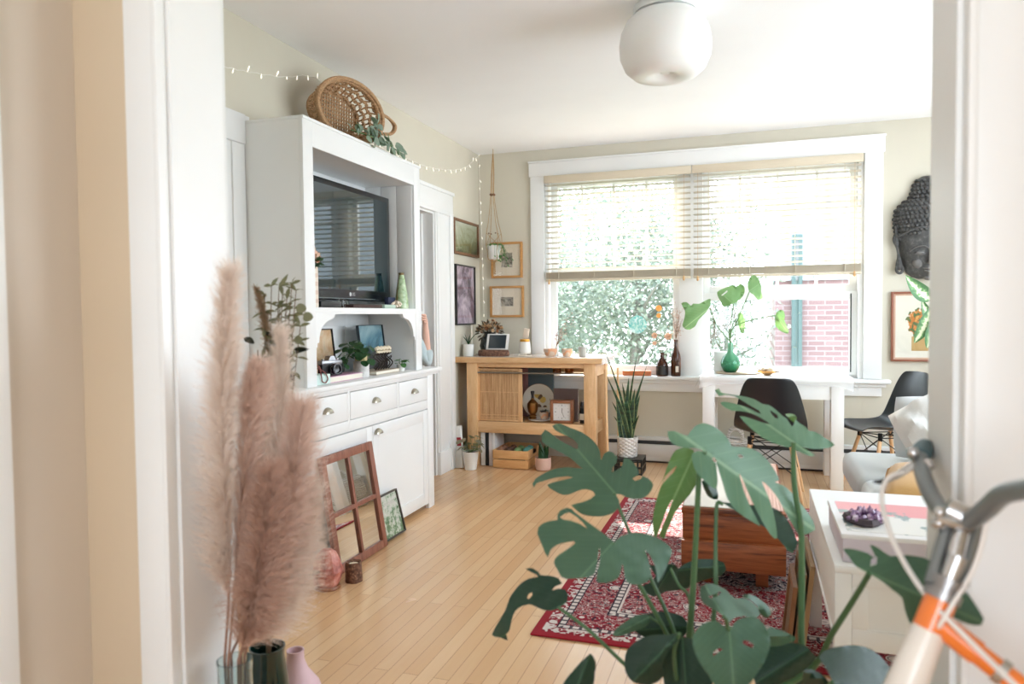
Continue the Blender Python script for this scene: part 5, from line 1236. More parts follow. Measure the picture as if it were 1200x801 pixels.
LV = [([(105,260),(140,250),(170,275),(185,260),(225,262),(265,240),(300,228),(305,250),(290,290),(260,330),(220,370),(200,410),(160,435),(130,430),(112,410),(125,360),(130,310)],(295,290),(130,420),5.72,.1),
 ([(345,185),(400,155),(460,135),(470,150),(500,130),(525,145),(530,180),(510,220),(470,255),(440,265),(390,282),(365,240)],(455,262),(370,190),5.8,.0),
 ([(550,120),(570,80),(595,68),(620,90),(640,130),(640,180),(650,220),(620,235),(590,200),(560,180)],(562,175),(640,120),5.85,.1),
 ([(485,340),(505,320),(525,350),(535,400),(525,450),(515,468),(495,430),(485,390)],(500,325),(516,465),5.78,.0),
 ([(735,340),(760,305),(790,308),(800,345),(795,370),(820,430),(822,462),(780,450),(740,415),(735,380)],(737,340),(820,455),5.76,-.1)]
for pts,J,T,Y,sl_ in LV:
    hs = [q([(372,205),(412,172),(415,182),(380,208)])] if pts[0]==(345,185) else []
    KEEP[0]=True; traced('leaf', t, q(pts), Q(*J), Q(*T), (Y,sl_*3,.0), LG1, AY, fold=.12, cup=.05, step=4, holes=hs)
bm = B()
for pp_,Ye in (([(295,290),(340,400),(400,480),(432,520),(436,600)],5.72),([(455,265),(440,370),(425,450),(434,520),(436,600)],5.8),([(562,180),(510,300),(440,420),(432,500),(434,600)],5.85),([(737,340),(620,362),(500,395),(440,440),(436,520),(438,600)],5.76),([(502,325),(470,400),(440,450),(436,560)],5.78)):
    N = len(pp_); tube(bm, bez([AY(*Q(x,y), Ye+(5.83-Ye)*min(1,i/(N-2))) for i,(x,y) in enumerate(pp_)],5), .0042, 6)
obj('stem', bm, STEM, t, world=True); KEEP[0]=False
x_ = AY(844,430,5.98)
t = thing('block_vase', 'square white vase with bare curling twigs behind the green vase', 'vase', (x_.x,5.98,TZ))
bm = B(); box(bm, (-.048,-.04,0), (.048,.04,.16), .006); obj('body', bm, CERAM, t)
t = thing('curly_twigs', 'bare curling twigs in the square white vase', 'twigs', (x_.x,5.98,TZ+.16)); bm = B()
for pp_ in ([(380,555),(330,430),(318,300),(350,245),(360,250)],[(320,555),(305,500),(330,430),(320,340),(300,290)],[(352,555),(330,460),(345,415),(420,410)],[(460,560),(466,460),(462,300)],[(345,555),(322,500),(326,380)]):
    tube(bm, bez([AY(*Q(x,y),5.98) for x,y in pp_],6), .0018, 5)
obj('twig', bm, TWIG, t, world=True)
x_ = AY(899,436,5.68)
t = thing('brass_dish', 'small golden leaf dish with a dried pod on the white table', 'dish', (x_.x,5.68,TZ))
bm = B(); lathe(bm, [(0,0),(.02,0),(.03,.006),(.062,.022),(.066,.034),(.06,.03),(.03,.012),(0,.008)], (0,0,0), 24, jit=lambda a,z:1+.12*sin(5*a)); obj('body', bm, P('gold_dish',sr(214,160,96),.3,metal=.7), t)
bm = B(); ball(bm, (.01,0,.04), .028, (1.2,1,.6), 2, jit=.15); ball(bm, (-.028,.0,.04), .02, (1,1,.7), 2, jit=.2); obj('dried_pod', bm, P('pod',sr(196,178,150),.8), t)
bm = B(); tube(bm, [(.0,.0,.02),(-.055,-.0,.04),(-.075,0,.055)], .003, 5); tube(bm, [(.05,0,.02),(.085,-.02,.03)], .005, 5); obj('stalk', bm, TWIG, t)
# basket bag under the table
n = NT('macrame_white'); X = n.xyz(n.co()); f = n.math('ABSOLUTE', n.math('SINE', n.math('MULTIPLY', X[2], 180))); n.bsdf(sr(226,222,214), .9, normal=n.bump(f,1,.01)); MAC = n.m
t = thing('macrame_bag', 'white macrame bag with two loop handles on the floor under the white table', 'bag', (-.19,5.862,0))
bm = B(); lathe(bm, [(0,0),(.16,0),(.185,.04),(.19,.16),(.165,.27),(.15,.285),(.14,.28),(.16,.15),(.15,.03),(0,.02)], (0,0,.0), 36, jit=lambda a,z:1+.012*sin(18*a+z*60)); bmesh.ops.scale(bm, vec=(1,.6,1), verts=bm.verts[:]); obj('body', bm, MAC, t)
for s in (-1,1):
    bm = B(); tube(bm, bez([(.02,s*.08,.27),(.03,s*.085,.33),(.075,s*.08,.365),(.12,s*.085,.33),(.13,s*.08,.265)],5), .010, 8); obj('handle', bm, MAC, t)
bm = B()
for k in range(26):
    a = 2*pi*k/26
    for j in range(3): tube(bm, [(.18*cos(a)*1.02,.108*sin(a)*1.02,.25-j*.07),(.186*cos(a+.1)*1.02,.112*sin(a+.1)*1.02,.22-j*.07),(.18*cos(a+.2)*1.02,.108*sin(a+.2)*1.02,.25-j*.07)], .005, 5)
obj('knot_band', bm, MAC, t)
# ================================================================== SHELL CHAIRS
SHB = P('black_shell', (.010,.012,.013), .38)
BEECH = wood('beech_leg', sr(206,160,112), sr(232,196,152), 5, 'z', .45)
def shell_chair(label, loc, rz, group=None):
    t = thing('shell_chair', label, 'chair', loc, rz, group)
    prof = [(.235,.425),(.225,.44),(.17,.442),(.08,.432),(-.02,.425),(-.10,.43),(-.155,.455),(-.19,.51),(-.205,.57),(-.22,.64),(-.235,.71),(-.25,.77),(-.262,.812),(-.268,.828)]
    hw = [.185,.20,.215,.228,.235,.238,.236,.235,.225,.208,.19,.17,.145,.118]
    bm = B(); rows = []; NU = 17
    for i,((y,z),w) in enumerate(zip(prof,hw)):
        t_ = i/(len(prof)-1); row = []
        a = prof[max(0,i-1)]; b = prof[min(len(prof)-1,i+1)]; ty_,tz_ = b[0]-a[0],b[1]-a[1]; l_ = sqrt(ty_**2+tz_**2); ny,nz = tz_/l_*1,-ty_/l_*1
        if nz < 0 and t_<.4: ny,nz = -ny,-nz
        ny,nz = (abs(ny) if t_>.35 else ny), abs(nz)
        lift = .052*(1-abs(t_-.5)*.9) if t_<.85 else .03
        for k in range(NU):
            u = -1+2*k/(NU-1); e = abs(u)**2.4*lift
            x = u*w; dz = -.012*(abs(u)**3) if i==len(prof)-1 else 0
            row.append(bm.verts.new((x, y+ny*e, z+nz*e+dz)))
        rows.append(row)
    for a,b in zip(rows,rows[1:]):
        for k in range(NU-1): bm.faces.new((a[k],a[k+1],b[k+1],b[k]))
    bmesh.ops.recalc_face_normals(bm, faces=bm.faces[:])
    bmesh.ops.solidify(bm, geom=bm.faces[:], thickness=.006)
    o = obj('shell', bm, SHB, t, ang=70); m = o.modifiers.new('smooth','SUBSURF'); m.levels = 1; m.render_levels = 1
    for sx in (-1,1):
        for sy in (-1,1):
            bm = B(); tube(bm, [(sx*.125,sy*.11-.01,.395),(sx*.165,sy*.155-.01,.2),(sx*.205,sy*.205-.01,0)], [.013,.014,.010], 10); obj('leg', bm, BEECH, t)
    bm = B()
    tp = {(sx,sy):Vector((sx*.13,sy*.115-.01,.385)) for sx in(-1,1) for sy in(-1,1)}; lo = {k:Vector((k[0]*.172,k[1]*.165-.01,.17)) for k in tp}
    for a,b in (((-1,-1),(1,-1)),((-1,1),(1,1)),((-1,-1),(-1,1)),((1,-1),(1,1))):
        tube(bm, [tp[a],lo[b]], .0035, 6); tube(bm, [tp[b],lo[a]], .0035, 6); tube(bm, [tp[a],tp[b]], .004, 6)
        for q_ in (a,b): tube(bm, [tp[q_]+Vector((0,0,.035)),tp[q_]+Vector((0,0,-.02))], .015, 8)
    tube(bm, [tp[(-1,-1)],tp[(1,1)]], .004, 6); tube(bm, [tp[(1,-1)],tp[(-1,1)]], .004, 6)
    obj('wire_brace', bm, DARKMETAL, t); return t
shell_chair('black shell chair with wooden legs pushed up to the white table, its back shown', (.13,5.24,0), radians(-4))
shell_chair('black shell chair standing side on between the white table and the sofa pillows', (.89,5.64,0), radians(112))
# ================================================================== RUG
n = NT('persian_rug'); X = n.xyz(n.co())
RW, RL = .84, 1.125       # half sizes
ax_ = n.math('ABSOLUTE', X[0]); ay_ = n.math('ABSOLUTE', X[1])
ex = n.math('SUBTRACT', RW, ax_); ey = n.math('SUBTRACT', RL, ay_); e_ = n.math('MINIMUM', ex, ey)
run = n.math('ADD', n.math('MULTIPLY', n.math('LESS_THAN', ex, ey), X[1]), n.math('MULTIPLY', n.math('GREATER_THAN', ex, ey), X[0]))
def band(a, b): return n.math('MULTIPLY', n.math('GREATER_THAN', e_, a), n.math('LESS_THAN', e_, b))
cmb = n.n('ShaderNodeCombineXYZ'); n.l(ax_, cmb.inputs[0]); n.l(ay_, cmb.inputs[1])
vo = n.n('ShaderNodeTexVoronoi'); n.l(cmb.outputs[0], vo.inputs[0]); vo.inputs['Scale'].default_value = 9; vo.inputs['Randomness'].default_value = .55
vs_ = n.n('ShaderNodeTexVoronoi'); n.l(cmb.outputs[0], vs_.inputs[0]); vs_.inputs['Scale'].default_value = 40; vs_.inputs['Randomness'].default_value = .8
nz_ = n.n('ShaderNodeTexNoise'); n.l(cmb.outputs[0], nz_.inputs[0]); nz_.inputs['Scale'].default_value = 30; nz_.inputs['Detail'].default_value = 2; nz_.inputs['Distortion'].default_value = 1.5
RED, CRM, NVY, GRY = sr(138,14,36), sr(214,202,196), sr(40,24,44), sr(178,164,160)
fl_ = n.ramp(nz_.outputs[0], [(0,NVY),(.36,RED),(.49,CRM),(.52,RED),(.60,CRM),(.625,NVY)], 'CONSTANT')
sm_ = n.ramp(vs_.outputs['Distance'], [(0,CRM),(.2,RED),(.5,CRM),(.56,RED)], 'CONSTANT')
med = n.ramp(vo.outputs['Distance'], [(0,GRY),(.09,CRM),(.2,NVY),(.23,CRM),(.28,RED)], 'CONSTANT')
mm = n.math('LESS_THAN', vo.outputs['Distance'], .29)
field = n.mix(mm, n.mix(n.math('GREATER_THAN', vs_.outputs['Distance'], .22), sm_, fl_), med)
mainb = n.mix(n.math('LESS_THAN', vo.outputs['Distance'], .34), n.mix(n.math('GREATER_THAN', vs_.outputs['Distance'], .22), sm_, fl_), med)
# central medallion area: navy ground
rr = n.math('SQRT', n.math('ADD', n.math('POWER', n.math('MULTIPLY', X[0], 2.2), 2), n.math('POWER', n.math('MULTIPLY', X[1], 1.5), 2)))
field = n.mix(n.math('LESS_THAN', rr, .62), field, n.ramp(nz_.outputs[0], [(0,NVY),(.45,CRM),(.5,NVY),(.54,GRY),(.6,RED)], 'CONSTANT'))
dots = n.math('MULTIPLY', n.math('GREATER_THAN', n.math('FRACT', n.math('MULTIPLY', run, 26)), .66), .9)
guard = n.mix(dots, CRM, NVY)
col = field
for a,b,c_ in ((.262,.285,guard),(.285,.291,NVY),(.290,.300,CRM),(.255,.262,NVY),(.115,.255,mainb),(.09,.112,guard),(.084,.09,NVY),(.112,.117,NVY),(.035,.084,n.mix(n.math('GREATER_THAN', nz_.outputs[0], .5), RED, CRM)),(-1,.035,sr(150,20,36))):
    col = n.mix(band(a,b), col, c_)
for a,b in ((.175,.181),(.23,.236)): pass
fz = n.noise(n.co(), 400, 2)
n.bsdf(col, .95, normal=n.bump(fz,.5,.004)); RUG = n.m
bm = B(); box(bm, (-RW,-RL,0), (RW,RL,.009), .004); o = single('rug', bm, RUG, 'dark red patterned oriental rug under the wooden coffee table', 'rug', (0,0,0), world=True); o.location = (.02,3.79,.001)
# ================================================================== COFFEE TABLE
OAK = NT('red_brown_oak'); v = OAK.co((.12,1,1.1)); w = OAK.noise(v, 12, 5, .6, 2.2); g = OAK.noise(OAK.co((.05,1,1)), 160, 3); f = OAK.math('ADD', OAK.math('MULTIPLY', w, .75), OAK.math('MULTIPLY', g, .25))
OAK.bsdf(OAK.ramp(f, [(.36,sr(84,40,20)),(.47,sr(138,74,38)),(.58,sr(160,90,50)),(.7,sr(176,106,62))]), .42, normal=OAK.bump(g,.15,.002)); OAK = OAK.m
kx0,kx1,ky0,ky1 = -.298,.146,3.30,4.42
t = thing('coffee_table', 'low red brown oak block coffee table on short legs standing on the rug', 'coffee table', (-.075,3.86,0.01))
bm = B(); box(bm, (kx0,ky0,.110), (kx1,ky1,.236), .004); obj('lower_drawer_block', bm, OAK, t, world=True)
bm = B(); box(bm, (kx0+.003,ky0+.03,.236), (kx1-.003,ky1-.02,.352), .003); obj('upper_block', bm, OAK, t, world=True)
bm = B(); box(bm, (kx0,ky0+.016,.352), (kx1,ky1,.381), .004); obj('top', bm, OAK, t, world=True)
for x in (kx0+.07,kx1-.125):
    for y in (ky0+.12,ky1-.16): bm = B(); box(bm, (x,y,.012), (x+.055,y+.055,.111), .002); obj('leg', bm, OAK, t, world=True)
n = NT('pink_woven'); X = n.xyz(n.co()); f = n.math('SINE', n.math('MULTIPLY', X[0], 420)); g = n.math('SINE', n.math('MULTIPLY', X[1], 300)); n.bsdf(n.mix(n.math('GREATER_THAN', n.math('MULTIPLY',f,g), 0), sr(226,190,172), sr(206,166,150)), .9, normal=n.bump(f,.4,.003))
bm = B(); N = 10
for i in range(N+1): pass
box(bm, (-.058,ky0+.05,.3812), (.135,ky1-.02,.386), .002); single('table_runner', bm, n.m, 'pale pink woven runner lying on the coffee table', 'table runner', (.02,3.95,.381))
bm = B(); box(bm, (-.292,ky0+.03,.3812), (-.062,ky1-.06,.388), .003); single('folded_blanket', bm, fabric('cream_cloth',sr(226,218,204)), 'cream cloth spread over the end of the coffee table nearer the big monstera leaf', 'cloth', (-.18,3.8,.381))
# ================================================================== SOFA
SOF = fabric('pale_grey_sofa', sr(196,200,199), sr(184,188,187), 200, .85, .15)
def pillow(bm, M, w, h, t_, n_=14, wr=0, rnd=0):
    rg = random.Random(rnd); G = {}
    for s in (1,-1):
        for i in range(n_+1):
            for j in range(n_+1):
                u,v = -1+2*i/n_, -1+2*j/n_
                edge = (1-u**4)*(1-v**4); k = max(0,edge)**.5
                x = u*w/2*(1-.06*(v*v)); y = v*h/2*(1-.06*(u*u))
                z = s*t_/2*k*(1+wr*sin(5*u+rnd)*sin(4*v+2*rnd)+wr*.5*sin(11*u+6*v))
                if s==-1 and (i in (0,n_) or j in (0,n_)): G[(s,i,j)] = G[(1,i,j)]; continue
                G[(s,i,j)] = bm.verts.new(M@Vector((x,y,z)))
        for i in range(n_):
            for j in range(n_):
                q_ = [G[(s,i,j)],G[(s,i+1,j)],G[(s,i+1,j+1)],G[(s,i,j+1)]]; bm.faces.new(q_ if s>0 else q_[::-1])
t = thing('sofa', 'pale grey sofa at the edge of the view with sun stripes on its seat', 'sofa', (1.0,3.9,0))
bm = B(); box(bm, (.56,3.12,.14), (1.5,4.56,.30), .03, seg=3); obj('base', bm, SOF, t, world=True)
for y0 in (3.10,3.84):
    bm = B(); box(bm, (.50,y0+.004,.29), (1.25,y0+.73,.455), .055, seg=5); obj('seat_cushion', bm, SOF, t, world=True, ang=70)
bm = B(); box(bm, (1.22,3.12,.28), (1.5,4.56,.84), .06, seg=4); obj('backrest', bm, SOF, t, world=True, ang=70)
for x in (.62,1.4):
    for y in (3.2,4.46): bm = B(); tube(bm, [(x,y,.15),(x,y,.0105 if x < .86 else 0)], [.022,.014], 10); obj('leg', bm, BEECH, t, world=True)
wc = fabric('white_cotton', sr(232,230,226), sr(214,212,208), 120, .9, .3)
pc_ = AY(1072,507,4.12)
bm = B(); pillow(bm, Matrix.Translation((.90,3.98,.678)) @ Matrix.Rotation(radians(-20),4,'Z') @ Matrix.Rotation(radians(58),4,'X') @ Matrix.Rotation(radians(34),4,'Z'), .40, .40, .19, wr=.22, rnd=2); single('throw_pillow', bm, wc, 'large white rumpled pillow leaning on the sofa', 'pillow', (.9,4.0,.5))
bm = B(); pillow(bm, Matrix.Translation((.93,4.32,.632)) @ Matrix.Rotation(radians(-8),4,'Z') @ Matrix.Rotation(radians(80),4,'X'), .40, .34, .12, rnd=1); single('throw_pillow', bm, fabric('light_grey_cotton',sr(206,208,208)), 'light grey pillow standing behind the white rumpled one on the sofa', 'pillow', (.95,4.38,.5))
TAN = fabric('mustard_tan', sr(204,160,96), sr(184,140,80), 160, .7)
t = thing('tan_cushion', 'mustard tan cushion with piping on the near end of the sofa seat', 'pillow', (.66,3.42,.455))
MT = Matrix.Translation((.72,3.42,.524)) @ Matrix.Rotation(radians(-12),4,'Z')@ Matrix.Rotation(radians(10),4,'X')
bm = B(); pillow(bm, MT, .34, .38, .10); obj('cover', bm, TAN, t, world=True)
bm = B(); tube(bm, [MT@Vector((.17*(1-.06*sin(a)**2)*max(-1,min(1,1.25*cos(a))),.19*(1-.06*cos(a)**2)*max(-1,min(1,1.25*sin(a))),0)) for a in [2*pi*k/40 for k in range(40)]], .005, 6, closed=True); obj('piping', bm, P('piping_tan',sr(160,116,60),.7), t, world=True)
# ================================================================== DRESSER IN THE NEAR CORNER
DW = paint('dresser_white', sr(232,230,226), .4, .012)
dx0,dx1,dy0,dy1,dz = .222,1.12,2.17,3.09,.55
t = thing('white_side_table', 'white panelled side table holding the pink lidded box and the crystal', 'side table', (.67,2.6,0))
bm = B(); box(bm, (dx0-.002,dy0-.004,dz-.022), (dx1,dy1,dz), .004); obj('top', bm, DW, t, world=True)
bm = B()
box(bm, (dx0+.04,dy0+.008,.33), (dx1-.04,dy0+.02,dz-.03)); box(bm, (dx0+.045,dy0+.001,.315), (dx1-.045,dy0+.022,.372), .002); box(bm, (dx0+.045,dy0+.002,dz-.06), (dx1-.045,dy0+.022,dz-.022), .002)
for x in (dx0+.045,dx1-.085,.62): box(bm, (x,dy0+.0015,.372), (x+.04,dy0+.022,dz-.06), .0015)
box(bm, (dx0,dy0+.04,.35), (dx0+.018,dy1-.04,dz-.022), .001); box(bm, (dx0-.004,dy0+.04,.345), (dx0+.018,dy1-.04,.356), .002); box(bm, (dx1-.018,dy0+.04,.35), (dx1,dy1-.04,dz-.022)); box(bm, (dx0+.04,dy1-.02,.35), (dx1-.04,dy1,dz-.022))
obj('apron', bm, DW, t, world=True)
for x in (dx0,dx1-.045):
    for y in (dy0,dy1-.045): bm = B(); box(bm, (x,y,.0105 if (x < .8 and y > 2.6) else 0), (x+.045,y+.045,dz-.022), .003); obj('leg', bm, DW, t, world=True)
bz = dz+.001
n = NT('pink_cover_art'); X = n.xyz(n.co()); f = n.noise(n.co((1,1.6,1)), 7, 4, .6, 1)
cc_ = n.mix(n.math('GREATER_THAN', X[1], .03), sr(224,220,214), sr(226,152,156)); cc_ = n.mix(n.math('MULTIPLY', n.math('GREATER_THAN', X[0], .08), n.math('GREATER_THAN', X[1], .12)), cc_, sr(120,200,190))
cc_ = n.mix(n.math('MULTIPLY', n.math('GREATER_THAN', f, .56), n.math('LESS_THAN', X[1], .08)), cc_, sr(140,156,156)); n.bsdf(cc_, .35); COV = n.m
b0,b1,b2,b3 = .245,.74,2.20,2.585
t = thing('box_file', 'thick lilac box with a pink printed lid on the white side table', 'box', (.49,2.39,bz))
bm = B(); box(bm, (b0,b2,bz), (b1,b3,bz+.074), .003); obj('body', bm, P('lilac_grey',sr(206,196,204),.5), t, world=True)
bm = B(); box(bm, (b0-.004,b2-.004,bz+.066), (b1+.004,b3+.004,bz+.080), .003); obj('lid', bm, P('lid_white',sr(232,230,230),.4), t, world=True)
bm = B(); box(bm, (b0+.016,b2+.03,bz+.0795), (b1-.016,b3-.016,bz+.0812)); o = obj('printed_sheet', bm, COV, t, world=True, label='pink, white and teal printed sheet'); 
o.data.transform(Matrix.Translation((0,0,-(bz+.08)))); 
for vv in o.data.vertices: pass
o.location = Vector((0,0,bz+.08))
# amethyst
t = thing('amethyst', 'purple amethyst crystal cluster on the pink printed lid', 'crystal', (0,0,0)); ac = AZ(1013,612,bz+.081); t.location = ac
bm = B(); lathe(bm, [(0,0),(.052,0),(.056,.008),(.05,.02),(0,.024)], (0,0,.001), 14, jit=lambda a,z:1+.15*sin(3*a)+.08*sin(7*a)); obj('matrix_rock', bm, P('dark_geode',sr(70,58,62),.8), t)
AM = NT('amethyst_crystal'); f = AM.noise(AM.co(), 50, 2); AM.bsdf(AM.ramp(f, [(.35,sr(96,66,104)),(.55,sr(160,132,164)),(.7,sr(214,200,214))]), .15)
bm = B(); rg = random.Random(6)
for k in range(90):
    a = rg.uniform(0,6.28); r_ = .046*sqrt(rg.random()); c = Vector((r_*cos(a)*1.05,r_*sin(a)*.95,.012)); d = Vector((c.x*9,c.y*9,1)).normalized(); L_ = rg.uniform(.018,.045)*(1.15-r_/.06); w_ = rg.uniform(.005,.009)
    u_,v_ = frame_of(d); ring = lambda h,w2: [bm.verts.new(c+d*h+(u_*cos(2*pi*j/6+a)+v_*sin(2*pi*j/6+a))*w2) for j in range(6)]
    A_,B_ = ring(0,w_),ring(L_*.7,w_); tip_ = bm.verts.new(c+d*L_)
    for j in range(6): bm.faces.new((A_[j],A_[(j+1)%6],B_[(j+1)%6],B_[j])); bm.faces.new((B_[j],B_[(j+1)%6],tip_))
obj('crystals', bm, AM.m, t, ang=10)
# frames and sticks leaning at the side table
for i,(lab,x,y,dy,h,m_) in enumerate((('gold edged canvas leaning on the side of the white table',dx0-.054,2.862,.36,.36,P('gold_brown',sr(150,120,84),.6)),('dark wooden picture frame leaning with its back to the rug beside the side table',dx0-.078,2.842,.32,.33,WF),('narrow tan wooden frame leaning nearest the rug beside the side table',dx0-.102,2.812,.26,.28,wood('tan_stretcher',sr(112,74,44),sr(150,104,68),5,'z',.6)))):
    t = thing('stretched_canvas', lab, 'picture frame', (x,y,0.0118)); t.rotation_euler = (0,radians(6),0)
    bm = B(); frame2(bm, dy, h, .026, .016, Matrix.Translation((0,0,h/2)) @ Matrix.Rotation(pi/2,4,'Z')); obj('stretcher', bm, m_, t)
    bm = B(); box(bm, (.001,-dy/2+.01,.012), (.004,dy/2-.01,h-.012)); obj('backing', bm, P('canvas_back%d'%i,sr(132,104,78),.9), t)
# ================================================================== CEILING LAMP
OP = NT('opal_glass'); OP.bsdf(sr(236,235,232), .35, sub=.2); lc = Vector((-.392,3.55,0))
t = thing('ceiling_lamp', 'white drum shaped opal ceiling lamp', 'ceiling lamp', (lc.x,lc.y,H))
bm = B(); lathe(bm, [(0,2.415),(.03,2.413),(.055,2.385),(.10,2.375),(.15,2.385),(.19,2.42),(.213,2.475),(.217,2.53),(.208,2.585),(.185,2.635),(.15,2.668),(.11,2.68),(.05,2.685),(0,2.685)], (lc.x,lc.y,0), 64); obj('shade', bm, OP.m, t, world=True, ang=60)
bm = B(); lathe(bm, [(0,H-.03),(.145,H-.03),(.15,H-.022),(.15,H-.001),(0,H-.001)], (lc.x,lc.y,0), 48); obj('ceiling_plate', bm, WHITE, t, world=True)
bm = B(); lathe(bm, [(0,2.395),(.02,2.397),(.024,2.405),(0,2.408)], (lc.x,lc.y,0), 20); obj('finial', bm, WHITE, t, world=True)
# ================================================================== MONSTERA
MG1 = leafm('monstera_green', sr(54,84,66), sr(86,116,94), .5, vein=sr(104,138,106), trans=.12)
MG2 = leafm('monstera_light_green', sr(78,118,92), sr(116,150,128), .5, vein=sr(150,180,150), trans=.2)
MG3 = leafm('monstera_dark_green', sr(20,44,34), sr(44,72,56), .5, vein=sr(64,100,72), trans=.08)
MG4 = leafm('monstera_bright_green', sr(72,108,62), sr(112,142,92), .5, vein=sr(140,170,120), trans=.2)
mb = AD(805,900,1.66); mb.z = 0
pot('plant_pot', 'large grey pot of the big monstera in the foreground', (mb.x,mb.y,0), [(0,0),(.12,0),(.13,.01),(.155,.24),(.15,.25),(.14,.24),(.118,.03),(0,.02)], P('grey_planter',sr(150,150,146),.6), soil=(.142,.225), seg=40)
mon = thing('monstera_plant', 'large monstera with split dark green leaves filling the foreground', 'plant', (mb.x,mb.y,.22))
def AF(x, y, D): return AD(x, y, D)
c2 = lambda p: cv(560,480,4.45,p); c7 = lambda p: cv(600,570,5.34,p); c1 = lambda p: cv(560,640,4.975,p); c3 = lambda p: cv(740,480,4.004,p)
c6 = lambda p: cv(820,440,6.667,p); c4 = lambda p: cv(720,640,4.975,p); c5 = lambda p: cv(880,630,4.685,p)
KEEP[0] = True
